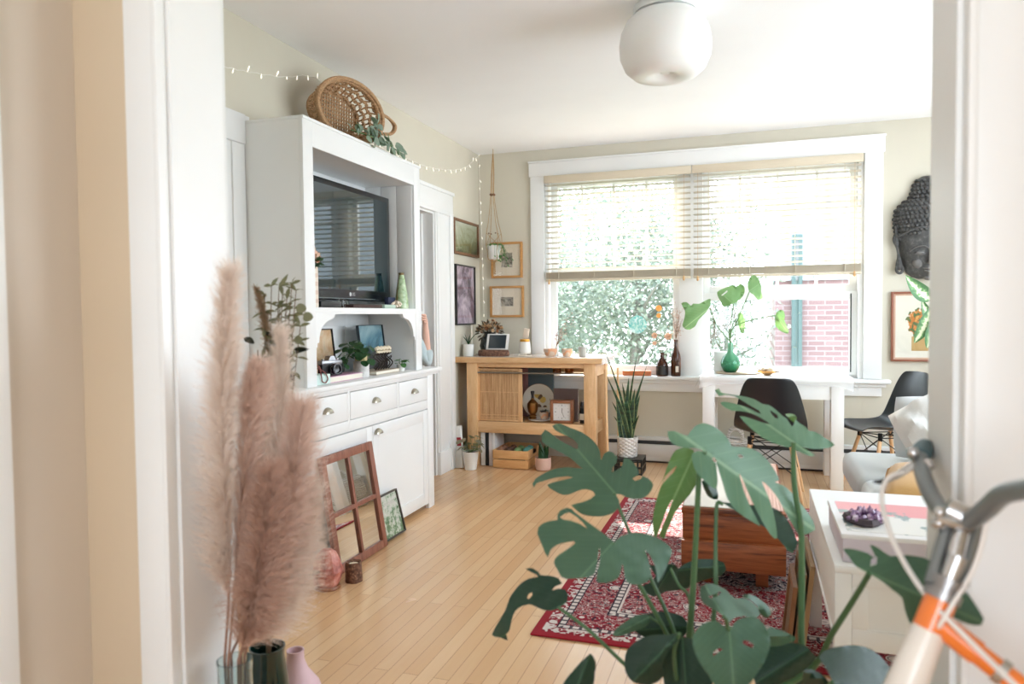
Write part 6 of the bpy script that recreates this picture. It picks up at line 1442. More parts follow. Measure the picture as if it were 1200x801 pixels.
LEAVES = [
 # outline, J, T, (depth, slope x /100px, slope y /100px), fold, cup, material, holes
 (c2([(712,438),(745,440),(775,455),(800,463),(850,463),(890,440),(915,392),(890,358),(857,343),(836,352),(838,322),(820,286),(790,256),(762,250),(756,275),(748,300),(722,315),(698,325),(703,300),(724,275),(727,245),(705,222),(680,214),(658,228),(643,262),(638,220),(620,182),(590,150),(540,115),(480,93),(425,70),(388,84),(402,105),(450,130),(500,155),(522,180),(520,205),(480,186),(430,160),(390,130),(350,103),(331,130),(335,165),(360,187),(420,216),(480,250),(520,285),(545,306),(470,298),(400,308),(340,333),(300,360),(285,385),(292,405),(305,383),(345,370),(400,354),(470,346),(495,352),(440,366),(362,390),(395,420),(440,442),(480,440),(520,422),(560,413),(600,424),(612,442),(590,462),(540,482),(485,496),(510,520),(545,544),(600,555),(660,553),(710,535),(735,510),(736,470),(722,448)]),
  c2([(711,430)])[0], c2([(410,80)])[0], (1.72,-.10,-.16), .10, .18, MG1, [c2([(806,358),(830,342),(858,346),(850,360),(820,370)])]),
 (c7([(640,352),(655,330),(680,310),(740,290),(800,288),(870,305),(930,330),(985,368),(1002,400),(990,450),(960,520),(932,572),(912,600),(905,545),(892,490),(868,440),(832,392),(846,430),(862,490),(872,555),(850,592),(800,612),(750,612),(715,592),(704,560),(698,515),(690,480),(684,520),(665,570),(612,598),(550,602),(528,582),(534,530),(546,480),(552,420),(548,378),(540,420),(533,480),(518,540),(480,566),(420,572),(340,577),(310,566),(285,520),(262,480),(266,455),(300,420),(350,388),(395,352),(388,340),(330,350),(280,365),(240,397),(224,442),(205,410),(190,370),(172,330),(157,290),(165,255),(200,225),(250,212),(285,207),(284,175),(300,150),(345,130),(372,140),(400,165),(430,188),(480,225),(560,282),(620,330)]),
  c7([(632,348)])[0], c7([(400,600)])[0], (1.52,.02,-.18), .05, .05, MG1, [c7([(300,190),(330,168),(360,160),(400,185),(440,220),(470,262),(430,235),(370,212),(320,205)])]),
 (c1([(480,352),(440,372),(390,372),(340,352),(300,336),(262,345),(218,375),(197,430),(184,490),(165,512),(175,548),(130,530),(82,516),(120,440),(160,370),(185,300),(215,255),(250,215),(300,185),(352,176),(340,163),(305,147),(277,130),(320,126),(352,147),(365,166),(420,170),(470,185),(490,215),(450,233),(432,255),(470,245),(510,250),(527,282),(520,322)]),
  c1([(470,350)])[0], c1([(130,530)])[0], (1.58,-.06,.02), .16, .10, MG3, [c1([(286,300),(296,276),(316,268),(318,284),(298,306)])]),
 (c3([(345,197),(325,186),(300,180),(230,175),(180,145),(170,100),(200,98),(262,122),(274,105),(300,75),(340,62),(390,80),(430,110),(457,142),(470,170),(540,175),(600,200),(650,250),(696,330),(672,338),(716,356),(765,402),(812,460),(852,520),(862,562),(840,576),(790,586),(758,540),(722,480),(690,420),(655,372),(612,335),(640,400),(668,490),(684,602),(650,582),(602,500),(562,420),(532,350),(506,298),(522,360),(552,440),(592,520),(605,546),(560,520),(500,480),(452,420),(430,350),(410,290),(396,242),(402,300),(398,372),(350,340),(310,300),(288,250),(284,205),(310,192)]),
  c3([(345,195)])[0], c3([(855,560)])[0], (1.58,.08,-.10), .12, .10, MG2, [c3([(496,212),(512,208),(528,220),(512,228)]), c3([(378,228),(390,222),(402,240),(390,248)])]),
 (c3([(210,187),(262,176),(292,190),(300,240),(318,300),(312,332),(272,400),(205,480),(152,606),(130,592),(165,500),(194,420),(168,460),(132,560),(112,602),(100,532),(110,452),(142,352),(196,296),(212,262),(160,310),(140,365),(160,290),(182,230)]),
  c3([(300,190)])[0], c3([(120,590)])[0], (1.72,.05,.05), .10, .05, MG4, []),
 (c3([(425,432),(480,440),(560,445),(650,455),(702,480),(746,540),(772,600),(780,622),(755,672),(720,642),(685,602),(640,560),(560,512),(490,475)]),
  c3([(430,436)])[0], c3([(755,668)])[0], (1.70,.03,.10), .14, .0, MG3, []),
 (c3([(330,330),(370,345),(400,370),(405,420),(365,410),(345,380)]), c3([(335,335)])[0], c3([(400,415)])[0], (1.75,0,.05), .1, 0, MG3, []),
 (c6([(735,522),(700,560),(640,546),(560,520),(480,476),(400,411),(340,352),(310,316),(350,318),(430,344),(500,368),(548,378),(480,331),(400,292),(320,276),(250,274),(200,250),(160,209),(220,205),(300,225),(380,250),(440,283),(480,300),(462,272),(420,248),(340,200),(270,160),(200,150),(150,160),(130,135),(118,112),(150,98),(168,130),(240,145),(340,160),(430,185),(490,220),(540,228),(600,270),(642,308),(680,335),(705,372),(722,398),(738,372),(746,340),(780,370),(830,400),(852,430),(900,436),(970,480),(1056,540),(990,566),(900,572),(830,562),(800,555),(860,590),(905,622),(872,630),(800,606),(750,575)]),
  c6([(735,522)])[0], c6([(160,120)])[0], (1.66,-.05,-.16), .14, .12, MG2, [c6([(548,268),(575,285),(608,308),(614,334),(590,330),(562,300)])]),
 (c6([(665,300),(700,294),(740,302),(760,330),(745,365),(715,350),(690,325)]), c6([(670,300)])[0], c6([(755,340)])[0], (1.76,0,0), .05, 0, MG4, []),
 (c4([(668,500),(640,468),(600,432),(540,440),(482,480),(455,540),(463,600),(500,680),(550,750),(600,830),(690,870),(780,810),(830,742),(880,660),(906,580),(900,510),(870,450),(830,415),(770,410),(712,430),(684,470)]),
  c4([(670,470)])[0], c4([(700,870)])[0], (1.34,-.04,-.14), .06, .06, MG1, [c4([(748,550),(775,548),(812,572),(808,590),(780,582),(752,565)]), c4([(570,640),(580,612),(612,590),(632,596),(600,620)])]),
 (c4([(640,412),(590,372),(520,332),(500,280),(505,232),(540,215),(600,225),(660,260),(700,302),(760,300),(820,338),(850,398),(830,414),(760,406),(700,416),(665,445)]),
  c4([(655,440)])[0], c4([(530,225)])[0], (1.44,.03,-.22), .18, .05, MG1, [c4([(548,290),(580,282),(610,262),(625,268),(600,290),(560,302)])]),
 (c4([(745,290),(790,278),(840,302),(890,340),(917,392),(892,417),(850,392),(830,345),(790,310)]), c4([(760,290)])[0], c4([(900,405)])[0], (1.56,0,.05), .1, 0, MG1, []),
 (c4([(395,500),(380,542),(340,582),(300,640),(280,700),(292,742),(250,790),(180,806),(110,790),(65,732),(60,662),(75,602),(130,550),(220,515),(310,515)]),
  c4([(380,508)])[0], c4([(110,785)])[0], (1.42,-.05,-.08), .18, .04, MG3, []),
 (c4([(-10,520),(0,490),(60,440),(130,400),(190,395),(212,420),(180,470),(100,500),(20,526)]), c4([(205,410)])[0], c4([(-8,520)])[0], (1.62,-.05,0), .12, 0, MG1, []),
 (c4([(370,132),(430,92),(490,74),(580,75),(640,95),(652,130),(622,170),(560,185),(450,222),(400,242),(368,200)]), c4([(370,140)])[0], c4([(645,110)])[0], (1.82,.05,0), .1, 0, MG3, []),
 (c4([(195,100),(260,120),(330,100),(375,130),(365,190),(440,232),(400,252),(300,262),(228,292),(150,240),(200,215),(240,170)]), c4([(330,130)])[0], c4([(228,290)])[0], (1.80,0,.05), .1, 0, MG3, []),
 (c5([(448,792),(440,770),(405,705),(376,652),(420,612),(520,590),(620,595),(700,640),(760,710),(800,790),(812,850),(700,930),(520,930),(470,860)]),
  c5([(446,790)])[0], c5([(750,900)])[0], (1.28,.02,-.10), .14, .05, MG3, []),
 (c5([(285,730),(360,730),(410,765),(445,830),(445,900),(350,930),(300,860)]), c5([(440,800)])[0], c5([(290,735)])[0], (1.30,0,0), .1, 0, MG3, []),
 ([(1019,672),(1003,663),(995,652),(988,643),(1000,643),(1017,648),(1027,654),(1019,638),(1030,642),(1043,651),(1060,650),(1082,653),(1100,662),(1115,676),(1128,688),(1141,705),(1153,725),(1150,732),(1135,731),(1115,722),(1100,715),(1090,712),(1081,724),(1076,740),(1066,729),(1060,713),(1057,700),(1046,691),(1034,681)],
  (1019,671), (1150,728), (1.28,-.205,.0), .10, .0, MG1, [[(1021,655),(1028,652),(1027,661),(1020,663)]]),
 ([(655,812),(672,785),(686,770),(692,765),(698,775),(697,788),(690,812)], (672,812), (692,766), (1.5,0,0), .1, 0, MG3, []),
 ([(900,735),(912,737),(933,747),(922,754),(903,757),(899,748)], (900,745), (932,748), (1.52,0,0), .1, 0, MG1, []),
 ([(880,770),(890,758),(905,754),(935,753),(950,762),(958,778),(948,795),(925,815),(900,820),(885,800)], (940,765), (885,800), (1.56,0,0), .1, 0, MG3, []),
 ([(776,752),(790,745),(815,750),(828,770),(835,800),(820,830),(790,830),(778,800)], (800,750), (805,820), (1.48,0,0), .1, 0, MG3, []),
 ([(740,735),(752,722),(775,716),(800,722),(806,738),(790,752),(760,748)], (800,735), (742,738), (1.68,0,0), .1, 0, MG3, []),
]
for pts,J,T,dep,fold,cup,m,holes in LEAVES:
    lf = traced('leaf', mon, pts, J, T, dep, m, AF, fold=fold*1.0, cup=cup, holes=holes, step=7)
KEEP[0] = False
# a second set of hidden leaves gives the plant its body low down
STM = leafm('petiole_green', sr(60,92,58), sr(92,124,84), .45, trans=.05)
base = (805,905)
PET = [([(719.6,577,1.72),(727,598,1.72),(745,640,1.70),(763,678,1.68),(790,740,1.66),(806,810,1.66)],.0045),
 ([(718,636,1.52),(738,668,1.56),(750,686,1.58),(782,744,1.6),(806,800,1.63)],.005),
 ([(654,711,1.58),(690,738,1.58),(731,777,1.6),(775,815,1.63)],.0045),
 ([(826,529,1.58),(820,545,1.6),(815,640,1.62),(811,706,1.63),(806,769,1.64),(806,850,1.65)],.0068),
 ([(847,590,1.70),(840,592,1.70),(838.5,640,1.69),(838,700,1.67),(828,800,1.66)],.0052),
 ([(930,518,1.66),(930,550,1.66),(932.5,580,1.66),(939,627,1.66),(938.7,737,1.66),(935,800,1.66),(905,870,1.67)],.0068),
 ([(1019,671,1.28),(1003,698,1.36),(975,742,1.46),(945,788,1.54),(900,850,1.62)],.006),
 ([(786,666,1.8),(796,686,1.76),(808,702,1.72),(812,760,1.68)],.004),
 ([(848,722,1.44),(852,732,1.45),(853,790,1.5),(840,850,1.58)],.0045),
 ([(855,735,1.34),(856,760,1.37),(852,820,1.48),(835,870,1.58)],.0045),
 ([(796,742,1.42),(790,770,1.46),(800,830,1.55)],.0045),
 ([(761,722,1.62),(780,740,1.64),(800,800,1.64)],.003),
 ([(975,799,1.28),(950,830,1.4),(890,890,1.58)],.005),
 ([(900,745,1.52),(890,765,1.55),(860,830,1.62)],.004)]
for p_,r_ in PET:
    bm = B(); q9 = len(kids(mon)); a9 = q9*2.399; b9 = Vector((mb.x+.05*cos(a9)*((q9%3+1)/3),mb.y+.05*sin(a9)*((q9%3+1)/3),.240)); pts = [AD(x,y,D) for x,y,D in p_]; lastp = pts[-1]
    if lastp.z < .36: pts.pop()
    lastp = pts[-1]; pts += [b9.lerp(lastp,.35)+Vector((0,0,.02)), b9]
    P_ = bez(pts,6); tube(bm, P_, [r_*(.8+.5*i/len(P_)) for i in range(len(P_))], 8); obj('petiole', bm, STM, mon, world=True)
# ================================================================== PAMPAS GRASS AND VASES
def hairs(bm, axis, R, n, L, w, rg, upd=.8, droop=.4, lo=0.0):
    N = len(axis)
    for k in range(n):
        t_ = lo+(1-lo)*rg.random(); f = t_*(N-1); i = min(N-2,int(f)); c = axis[i].lerp(axis[i+1], f-i); tn = (axis[i+1]-axis[i]).normalized()
        u,v = frame_of(tn); a = rg.uniform(0,6.28); o = u*cos(a)+v*sin(a)
        env = (.45+.75*sin(pi*min(1,max(0,(t_-lo)/(1-lo))**.7*.95+.08)))
        r1 = R*env*rg.uniform(.25,1.15); p0 = c+o*r1*.12; d = (tn*upd+o*rg.uniform(.3,1)).normalized()
        l_ = L*rg.uniform(.5,1.3); side = d.cross(Vector((rg.uniform(-1,1),rg.uniform(-1,1),rg.uniform(-1,1)))).normalized()*w
        p1 = c+o*r1*.6+tn*l_*.5; p2 = c+o*r1+tn*l_*.85-Vector((0,0,droop*l_*rg.random()))
        A = [bm.verts.new(p0-side*.7), bm.verts.new(p0+side*.7), bm.verts.new(p1+side), bm.verts.new(p1-side)]
        bm.faces.new(A); C = bm.verts.new(p2); bm.faces.new((A[3],A[2],C))
        # side barbs
        for q in range(3):
            s_ = p1.lerp(p2, rg.random()); e = s_+(d+Vector((rg.gauss(0,.8),rg.gauss(0,.8),rg.gauss(.2,.6)))).normalized()*l_*.22
            x_ = bm.verts.new(s_-side*.5); y_ = bm.verts.new(s_+side*.5); z_ = bm.verts.new(e); bm.faces.new((x_,y_,z_))
def pm(name, a, b, tr=.4):
    n = NT(name); f = n.noise(n.co(), 9, 3); c = n.mix(f, a, b); p = n.n('ShaderNodeBsdfDiffuse'); n.set(p.inputs[0], c); q = n.n('ShaderNodeBsdfTranslucent'); n.set(q.inputs[0], c)
    m = n.n('ShaderNodeMixShader'); m.inputs[0].default_value = tr; n.l(p.outputs[0], m.inputs[1]); n.l(q.outputs[0], m.inputs[2]); n.l(m.outputs[0], n.out.inputs[0]); return n.m
PM1 = pm('pampas_rose', sr(216,188,172), sr(238,220,208)); PM2 = pm('pampas_cream', sr(232,216,204), sr(246,238,230)); PM3 = pm('pampas_brown', sr(190,154,136), sr(222,196,180))
AQ = NT('aqua_glass'); AQ.bsdf((.80,.93,.94), .03, trans=.95); AQ = AQ.m
va = AD(275,772,1.62); 
t = thing('aqua_vase', 'tall aqua glass vase holding the pampas grass beside the door jamb', 'vase', (va.x,va.y,0))
bm = B(); hh = va.z; lathe(bm, [(0,0),(.05,0),(.054,.01),(.046,.2),(.037,hh-.03),(.0385,hh),(.0355,hh),(.034,hh-.03),(.043,.2),(.05,.03),(0,.022)], (0,0,0), 40); obj('body', bm, AQ, t)
bm = B(); rg = random.Random(3); KEEP[0]=True
for k in range(7):
    a = k*.9; z0 = hh-.05-.1*(k%3)*.6; r_ = lambda z: .0372+(hh-z)*.045
    for s in (0,1):
        pts_ = [(a-.16*sin(pi*j/6)*(1 if s else -1), z0-.10*j/6) for j in range(7)]
    L_ = [(a+.17*sin(pi*j/6), z0-.10*j/6) for j in range(7)]; R_ = [(a-.17*sin(pi*j/6), z0-.10*j/6) for j in range(7)]
    A_ = [bm.verts.new((r_(z)*cos(q),r_(z)*sin(q),z)) for q,z in L_]; B_ = [bm.verts.new((r_(z)*cos(q),r_(z)*sin(q),z)) for q,z in R_]
    for j in range(6): bm.faces.new((A_[j],A_[j+1],B_[j+1],B_[j]))
bmesh.ops.remove_doubles(bm, verts=bm.verts[:], dist=.0002); obj('leaf_pattern', bm, P('dark_teal_leaf',sr(30,76,80),.3), t); KEEP[0]=False
PL = [  # axis pixels with depth, radius, hairs, length, material
 ([(270,770,1.62),(268,700,1.62),(267,640,1.60),(262,540,1.56),(262,440,1.52),(268,330,1.46)],.052,5200,.06,PM2,.22,'tallest cream pampas plume, rising beside the door jamb'),
 ([(276,772,1.62),(275,690,1.62),(282,600,1.60),(292,500,1.58),(300,440,1.56)],.060,4200,.06,PM1,.20,'rose pampas plume in the middle of the aqua vase'),
 ([(282,772,1.63),(300,700,1.66),(316,600,1.70),(326,500,1.74),(330,400,1.78)],.050,4200,.06,PM2,.15,'pale pampas plume leaning towards the white cabinet'),
 ([(282,773,1.62),(300,720,1.62),(322,650,1.62),(342,570,1.63),(352,490,1.64)],.075,5200,.07,PM1,.08,'broad rose pampas plume spreading over the cabinet doors'),
 ([(284,772,1.63),(304,735,1.64),(328,690,1.66),(350,640,1.68),(362,585,1.70)],.060,4200,.065,PM2,.12,'pale pampas plume arching farthest over the mirror'),
 ([(283,774,1.61),(292,730,1.60),(302,680,1.58),(312,610,1.57),(318,560,1.56)],.065,4200,.06,PM3,.10,'short brown pampas plume low over the dark green vase'),
]
C0 = Vector((va.x,va.y,0)); AX_ = []
tops = [AD(*p_[0][-1]) for p_ in PL]; order = sorted(range(len(PL)), key=lambda k: atan2(tops[k].y-va.y, tops[k].x-va.x))
base_a = {k: -pi+2*pi*(n9+.5)/len(PL) for n9,k in enumerate(order)}
for i,p_ in enumerate(PL):                      # each stem keeps its own place in the vase and its own way up
    u9 = Vector((cos(base_a[i]),sin(base_a[i]),0)); pts = [AD(x,y,D) for x,y,D in p_[0]]
    pts[0] = C0+u9*.021+Vector((0,0,hh+.004)); AX_.append((C0+u9*.016+Vector((0,0,hh-.25)), pts))
SAMP = [bez(pts, 8) for _,pts in AX_]
def own(i, q, m=.0015):
    d = min((q-s_).length for s_ in SAMP[i]); return all(d+m < min((q-s_).length for s_ in SAMP[k]) for k in range(len(PL)) if k != i)
plumes = []
for i,(px_,R,nh,L_,m_,lo,lab) in enumerate(PL):
    rg = random.Random(40+i); t = thing('pampas_plume', lab, 'pampas grass', (va.x,va.y,hh-.1), group='pampas plumes in the aqua vase')
    b_, pts = AX_[i]; axis = [b_]+SAMP[i]
    bm = B(); tube(bm, axis, [.003-.0022*j/len(axis) for j in range(len(axis))], 6); obj('stem', bm, P('pampas_stem%d'%i,sr(150,112,92),.8), t, world=True)
    bm = B(); KEEP[0]=True; hairs(bm, SAMP[i], R*1.25, int(nh*1.5), L_*1.15, .0006, rg, lo=lo)
    bm.verts.ensure_lookup_table()
    bad = {v for v in bm.verts if not own(i, v.co)}; dead = set()
    for f in bm.faces:
        if any(v in bad for v in f.verts): dead.add(f)
    bmesh.ops.delete(bm, geom=list(dead), context='FACES'); bmesh.ops.delete(bm, geom=[v for v in bm.verts if not v.link_faces], context='VERTS')
    fo_ = obj('foliage', bm, m_, t, world=True); KEEP[0]=False; plumes.append((t, fo_))
for i,(t,fo_) in enumerate(plumes): trim_loose(fo_, [p_[0] for k,p_ in enumerate(plumes) if k != i]+[named('aqua_vase')])
# dark green vase and pink vase on the floor beyond
vg = AD(313,757,1.86)
t = thing('green_glass_vase', 'dark green glass vase between the aqua vase and the pink one', 'vase', (vg.x,vg.y,0)); hh2 = vg.z
bm = B(); lathe(bm, [(0,0),(.055,0),(.06,.01),(.062,.2),(.05,hh2-.08),(.042,hh2-.02),(.045,hh2),(.041,hh2),(.038,hh2-.02),(.046,hh2-.08),(.058,.2),(.054,.02),(0,.015)], (0,0,0), 40, jit=lambda a,z:1+.015*cos(14*a)); obj('body', bm, P('bottle_green',sr(18,44,36),.08,coat=.5), t)
vp = AD(346,761,2.07); hh3 = vp.z
t = thing('pink_vase', 'matt pink vase with a narrow mouth beside the dark green glass one', 'vase', (vp.x,vp.y,0))
bm = B(); lathe(bm, [(0,0),(.065,0),(.080,.02),(.090,.12),(.087,hh3-.17),(.066,hh3-.10),(.034,hh3-.055),(.025,hh3-.03),(.0235,hh3-.008),(.025,hh3),(.021,hh3),(.019,hh3-.03),(.03,hh3-.06),(.061,hh3-.10),(.082,hh3-.17),(.082,.1),(0,.02)], (0,0,0), 48); obj('body', bm, P('matt_pink',sr(214,182,188),.6), t)
# dried arrangement rising from the dark green vase
t = thing('dried_bouquet', 'dried bouquet of olive eucalyptus, brown grass head and dark leaves behind the pampas', 'dried flowers', (vg.x,vg.y,hh2-.05)); KEEP[0]=True
rg = random.Random(12); V0 = Vector((vg.x,vg.y,hh2-.1)); bs,bl,bd,bg_ = B(),B(),B(),B()
def stem_to(x, y, D, r=.0018, bow=0): 
    e = AD(x,y,D); h9 = Vector((e.x-V0.x,e.y-V0.y,0)).normalized(); w9 = Vector((vg.x,vg.y,hh2+.012))+h9*.018; P_ = [V0, w9]+bez([w9+Vector((0,0,.01))+h9*.002, (w9.lerp(e,.5)+Vector((bow,0,.05))), e], 8)[1:]; tube(bs, P_, r, 5); return P_
hd = [AD(x,y,2.02) for x,y in ((322,448),(316,405),(309,370),(302,342))]
stem_to(322,448,2.02); hairs(bg_, bez(hd,6), .020, 1500, .03, .0008, rg)
for (x,y) in ((327,336),(331,345),(342,333),(318,335),(352,382),(345,368),(336,350),(328,360),(347,340),(310,345)):
    P_ = stem_to(x,y,2.03,.0012)
    for p in P_[-5:]:
        for k in range(3):
            d = Vector((rg.gauss(0,1),rg.gauss(0,1),rg.gauss(.3,.7))).normalized(); leafq(bl, p, d, rg.uniform(.02,.045), .006)
for (x,y,r_) in ((346,361,.012),(354,371,.012),(344,398,.010),(330,420,.013)):
    c = AD(x,y,2.0); roundleaf(bl, c, Vector((.3,-.9,.3)), Vector((1,.2,0)), r_*1.2)
for k in range(26):
    x,y = rg.choice(((302,410),(298,430),(335,447),(345,440),(328,405),(360,680),(352,684),(318,395),(340,412))); c = AD(x+rg.uniform(-9,9),y+rg.uniform(-9,9),2.02); d = Vector((rg.gauss(0,1),rg.gauss(0,.4),rg.gauss(.3,.5))); leafq(bd, c, d, rg.uniform(.03,.055), .010)
for (x,y) in ((302,410),(298,430),(345,440),(360,680)): stem_to(x,y,2.02,.0015)
obj('twig', bs, TWIG, t, world=True); obj('olive_leaves', bl, leafm('olive_dry',sr(96,98,76),sr(140,138,112),.6), t, world=True); obj('dark_leaves', bd, leafm('dark_dry',sr(34,40,34),sr(66,70,60),.5,trans=.1), t, world=True); obj('grass_head', bg_, pm('brown_grass',sr(150,120,92),sr(200,176,148)), t, world=True); KEEP[0]=False
# ================================================================== FLOOR THINGS BY THE CABINET
MIR = P('mirror', (.9,.92,.92), .02, metal=1)
MW = wood('red_brown_sash', sr(112,66,50), sr(158,104,84), 4, 'z', .5)
a_ = Vector((-1.893,3.49,.004)); w_,h_ = .50,.575; lean = math.atan2(.088,.56)
t = thing('window_sash_mirror', 'old brown four pane window sash turned into a mirror, leaning on the cabinet doors', 'mirror', (-1.893,3.25,.004)); 
t.rotation_euler = (Matrix.Rotation(pi/2,4,'Z') @ Matrix.Rotation(-lean,4,'X')).to_euler()
bm = B(); frame2(bm, w_, h_, .042, .022, Matrix.Translation((0,0,h_/2)), bev=.002); box(bm, (-.011,-.010,.04), (.011,.010,h_-.04), .002); box(bm, (-w_/2+.04,-.010,h_/2-.016), (w_/2-.04,.010,h_/2+.006), .002); obj('sash_frame', bm, MW, t)
bm = B(); box(bm, (-w_/2+.03,.001,.03), (w_/2-.03,.004,h_-.03)); obj('mirror_glass', bm, MIR, t)
n = NT('leaf_print'); f = n.noise(n.co(), 26, 5, .7); X = n.xyz(n.co()); g = n.math('ADD', f, n.math('MULTIPLY', X[2], -.6)); n.bsdf(n.ramp(g, [(.40,sr(214,212,204)),(.5,sr(196,204,186)),(.56,sr(120,150,112)),(.66,sr(84,116,80))]), .6)
Mp = Matrix.Translation((-1.945,3.62,.128)) @ Matrix.Rotation(pi/2,4,'Z') @ Matrix.Rotation(-.24,4,'X')
picture('framed_print', 'small leaf print in a thin dark frame on the floor, half behind the sash mirror', Mp, .30, .25, P('dark_olive_frame',sr(72,64,56),.5), n.m, t=.009)
SALT = NT('rose_salt_rock'); v = SALT.co(); f = SALT.noise(v, 16, 5, .6); SALT.bsdf(SALT.ramp(f, [(.3,sr(120,58,50)),(.5,sr(190,116,104)),(.7,sr(226,176,164))]), .45, sub=.15, normal=SALT.bump(f,.4,.02))
lp = AZ(384,688,0)
t = thing('salt_lamp', 'rough pink salt rock lamp on the floor before the sash mirror', 'lamp', (lp.x,lp.y,0)); bm = B()
rg = random.Random(5); st = random.getstate(); random.seed(4); lathe(bm, [(0,.012),(.05,.012),(.062,.03),(.068,.08),(.058,.13),(.045,.16),(.025,.178),(0,.18)], (0,0,0), 11, jit=lambda a,z:1+random.uniform(-.1,.1)); random.setstate(st); obj('salt_rock', bm, SALT.m, t, ang=12)
bm = B(); lathe(bm, [(0,0),(.058,0),(.06,.004),(.056,.014),(0,.014)], (0,0,0), 28); obj('base', bm, CLW, t)
bp = AZ(410,682,0)
t = thing('birch_candle_holder', 'small bark covered candle holder standing right next to the salt rock lamp', 'candle holder', (bp.x+.01,bp.y+.02,0)); bm = B(); lathe(bm, [(0,0),(.038,0),(.040,.01),(.038,.085),(.034,.095),(.026,.09),(.024,.06),(0,.06)], (0,0,0), 22, jit=lambda a,z:1+.06*sin(5*a+z*30)); obj('bark_body', bm, BARKR, t)
bm = B(); lathe(bm, [(0,.06),(.022,.06),(.022,.085),(0,.086)], (0,0,0), 18); tube(bm, [(0,0,.085),(0,0,.096)], .001, 4); obj('candle', bm, P('cream_wax',sr(232,220,196),.4), t)
# ================================================================== CARVED HEAD ON THE WALL
ST = NT('carved_dark_stone'); v = ST.co(); f = ST.noise(v, 40, 4, .6); g = ST.n('ShaderNodeNewGeometry'); pt_ = ST.math('GREATER_THAN', g.outputs['Pointiness'], .54)
ST.bsdf(ST.ramp(f, [(.3,sr(58,58,58)),(.55,sr(76,76,75)),(.75,sr(110,108,105))]), .75, normal=ST.bump(f,.15,.004)); ST = ST.m
hx_ = 1.262; hzb = 1.50
t = thing('mounted_sculpture', 'dark carved stone head with curled hair and a top knot hung on the beige wall', 'wall sculpture', (hx_,YW,1.72))
bm = B(); NA, NB = 48, 40
def headpt(u, v):
    """u -1..1 across, v 0..1 up : relief depth"""
    pass
prof = [(0,1.50),(.06,1.500),(.105,1.515),(.145,1.55),(.168,1.60),(.182,1.67),(.196,1.75),(.215,1.81),(.228,1.88),(.232,1.96),(.222,2.02),(.19,2.065),(.14,2.10),(.118,2.14),(.108,2.19),(.085,2.24),(.045,2.268),(0,2.272)]
rows = []
for i in range(len(prof)):
    r,z = prof[i]; row = []
    for k in range(25):
        a = pi*k/24; row.append(bm.verts.new((hx_-r*cos(a), YW-.004-(.62*r+.01)*sin(a)*(1.0 if z<2.1 else .9), z)))
    rows.append(row)
for a,b in zip(rows,rows[1:]):
    for k in range(24):
        bm.faces.new((a[k],a[k+1],b[k+1],b[k]))
bmesh.ops.remove_doubles(bm, verts=bm.verts[:], dist=.0005)
obj('face', bm, ST, t, world=True, ang=60)
def surf(x, z):
    for (r0,z0),(r1,z1) in zip(prof,prof[1:]):
        if z0 <= z <= z1: r = r0+(r1-r0)*(z-z0)/(z1-z0+1e-9); break
    else: r = .01
    s = max(0,1-((x-hx_)/max(r,.001))**2); return YW-.004-(.62*r+.01)*sqrt(s)
bm = B()
for j,z in enumerate([1.77+.031*k for k in range(16)]):
    for (r0,z0),(r1,z1) in zip(prof,prof[1:]):
        if z0 <= z <= z1: r = r0+(r1-r0)*(z-z0)/(z1-z0)
    nrow = max(3,int(r*1.9/.017*.9)); 
    for k in range(nrow):
        a = pi*(k+.5*(j%2)+.25)/nrow; x = hx_-r*cos(a)
        hair = .035*(1-((x-hx_)/.2)**2)
        if z < 1.80+hair and abs(x-hx_) < .19: continue
        y = surf(x,z); c = Vector((x,y-.002,z)); ball(bm, c, .0155, (1,.75,1), 1)
obj('hair_curl', bm, ST, t, world=True); [c for c in kids(t) if c.name.startswith('hair_curl')][0]['kind'] = 'stuff'
bm = B()
for s in (-1,1):   # long ears
    tube(bm, bez([(hx_+s*.205,YW-.03,1.83),(hx_+s*.222,YW-.045,1.80),(hx_+s*.212,YW-.045,1.74),(hx_+s*.20,YW-.045,1.66),(hx_+s*.198,YW-.045,1.60),(hx_+s*.185,YW-.04,1.57)],5), [.016+.008*sin(k*.4) for k in range(26)], 8)
    tube(bm, [(hx_+s*.195+.022*cos(a),YW-.05,1.575+.03*sin(a)) for a in [2*pi*k/16 for k in range(16)]], .011, 7, closed=True)
    # ribbon beside the face
    tube(bm, bez([(hx_+s*.226,YW-.06,1.90),(hx_+s*.215,YW-.08,1.82),(hx_+s*.17,YW-.12,1.84),(hx_+s*.08,YW-.152,1.875),(hx_,YW-.155,1.865)],6), .009, 6)
obj('ear', bm, ST, t, world=True)
bm = B()
def fp(x,z,dy=0): z = z-.085; return Vector((hx_+x, surf(hx_+x,z)-dy, z))
tube(bm, bez([fp(0,1.80,.004),fp(0,1.76,.014),fp(0,1.715,.028),fp(0,1.695,.022)],5), [.010+.012*k/15 for k in range(16)], 8)
for s in (-1,1):
    ball(bm, fp(s*.018,1.698,.012), .011, sub=1)
    tube(bm, bez([fp(s*.012,1.80,.006),fp(s*.05,1.825,.006),fp(s*.10,1.815,.004),fp(s*.135,1.785,.003)],5), .0055, 6)
    ball(bm, fp(s*.068,1.775,-.004), .03, (1.15,.5,.52), 2)
    tube(bm, bez([fp(s*.034,1.768,.006),fp(s*.068,1.758,.012),fp(s*.105,1.770,.004)],5), .004, 6)
    ball(bm, fp(s*.075,1.70,-.022), .045, (1,.7,1), 2)
tube(bm, bez([fp(-.05,1.662,.002),fp(-.02,1.660,.010),fp(0,1.655,.011),fp(.02,1.660,.010),fp(.05,1.662,.002)],4), [.003,.006,.008,.009,.010,.010,.009,.010,.010,.010,.009,.009,.008,.007,.005,.004,.003], 8)
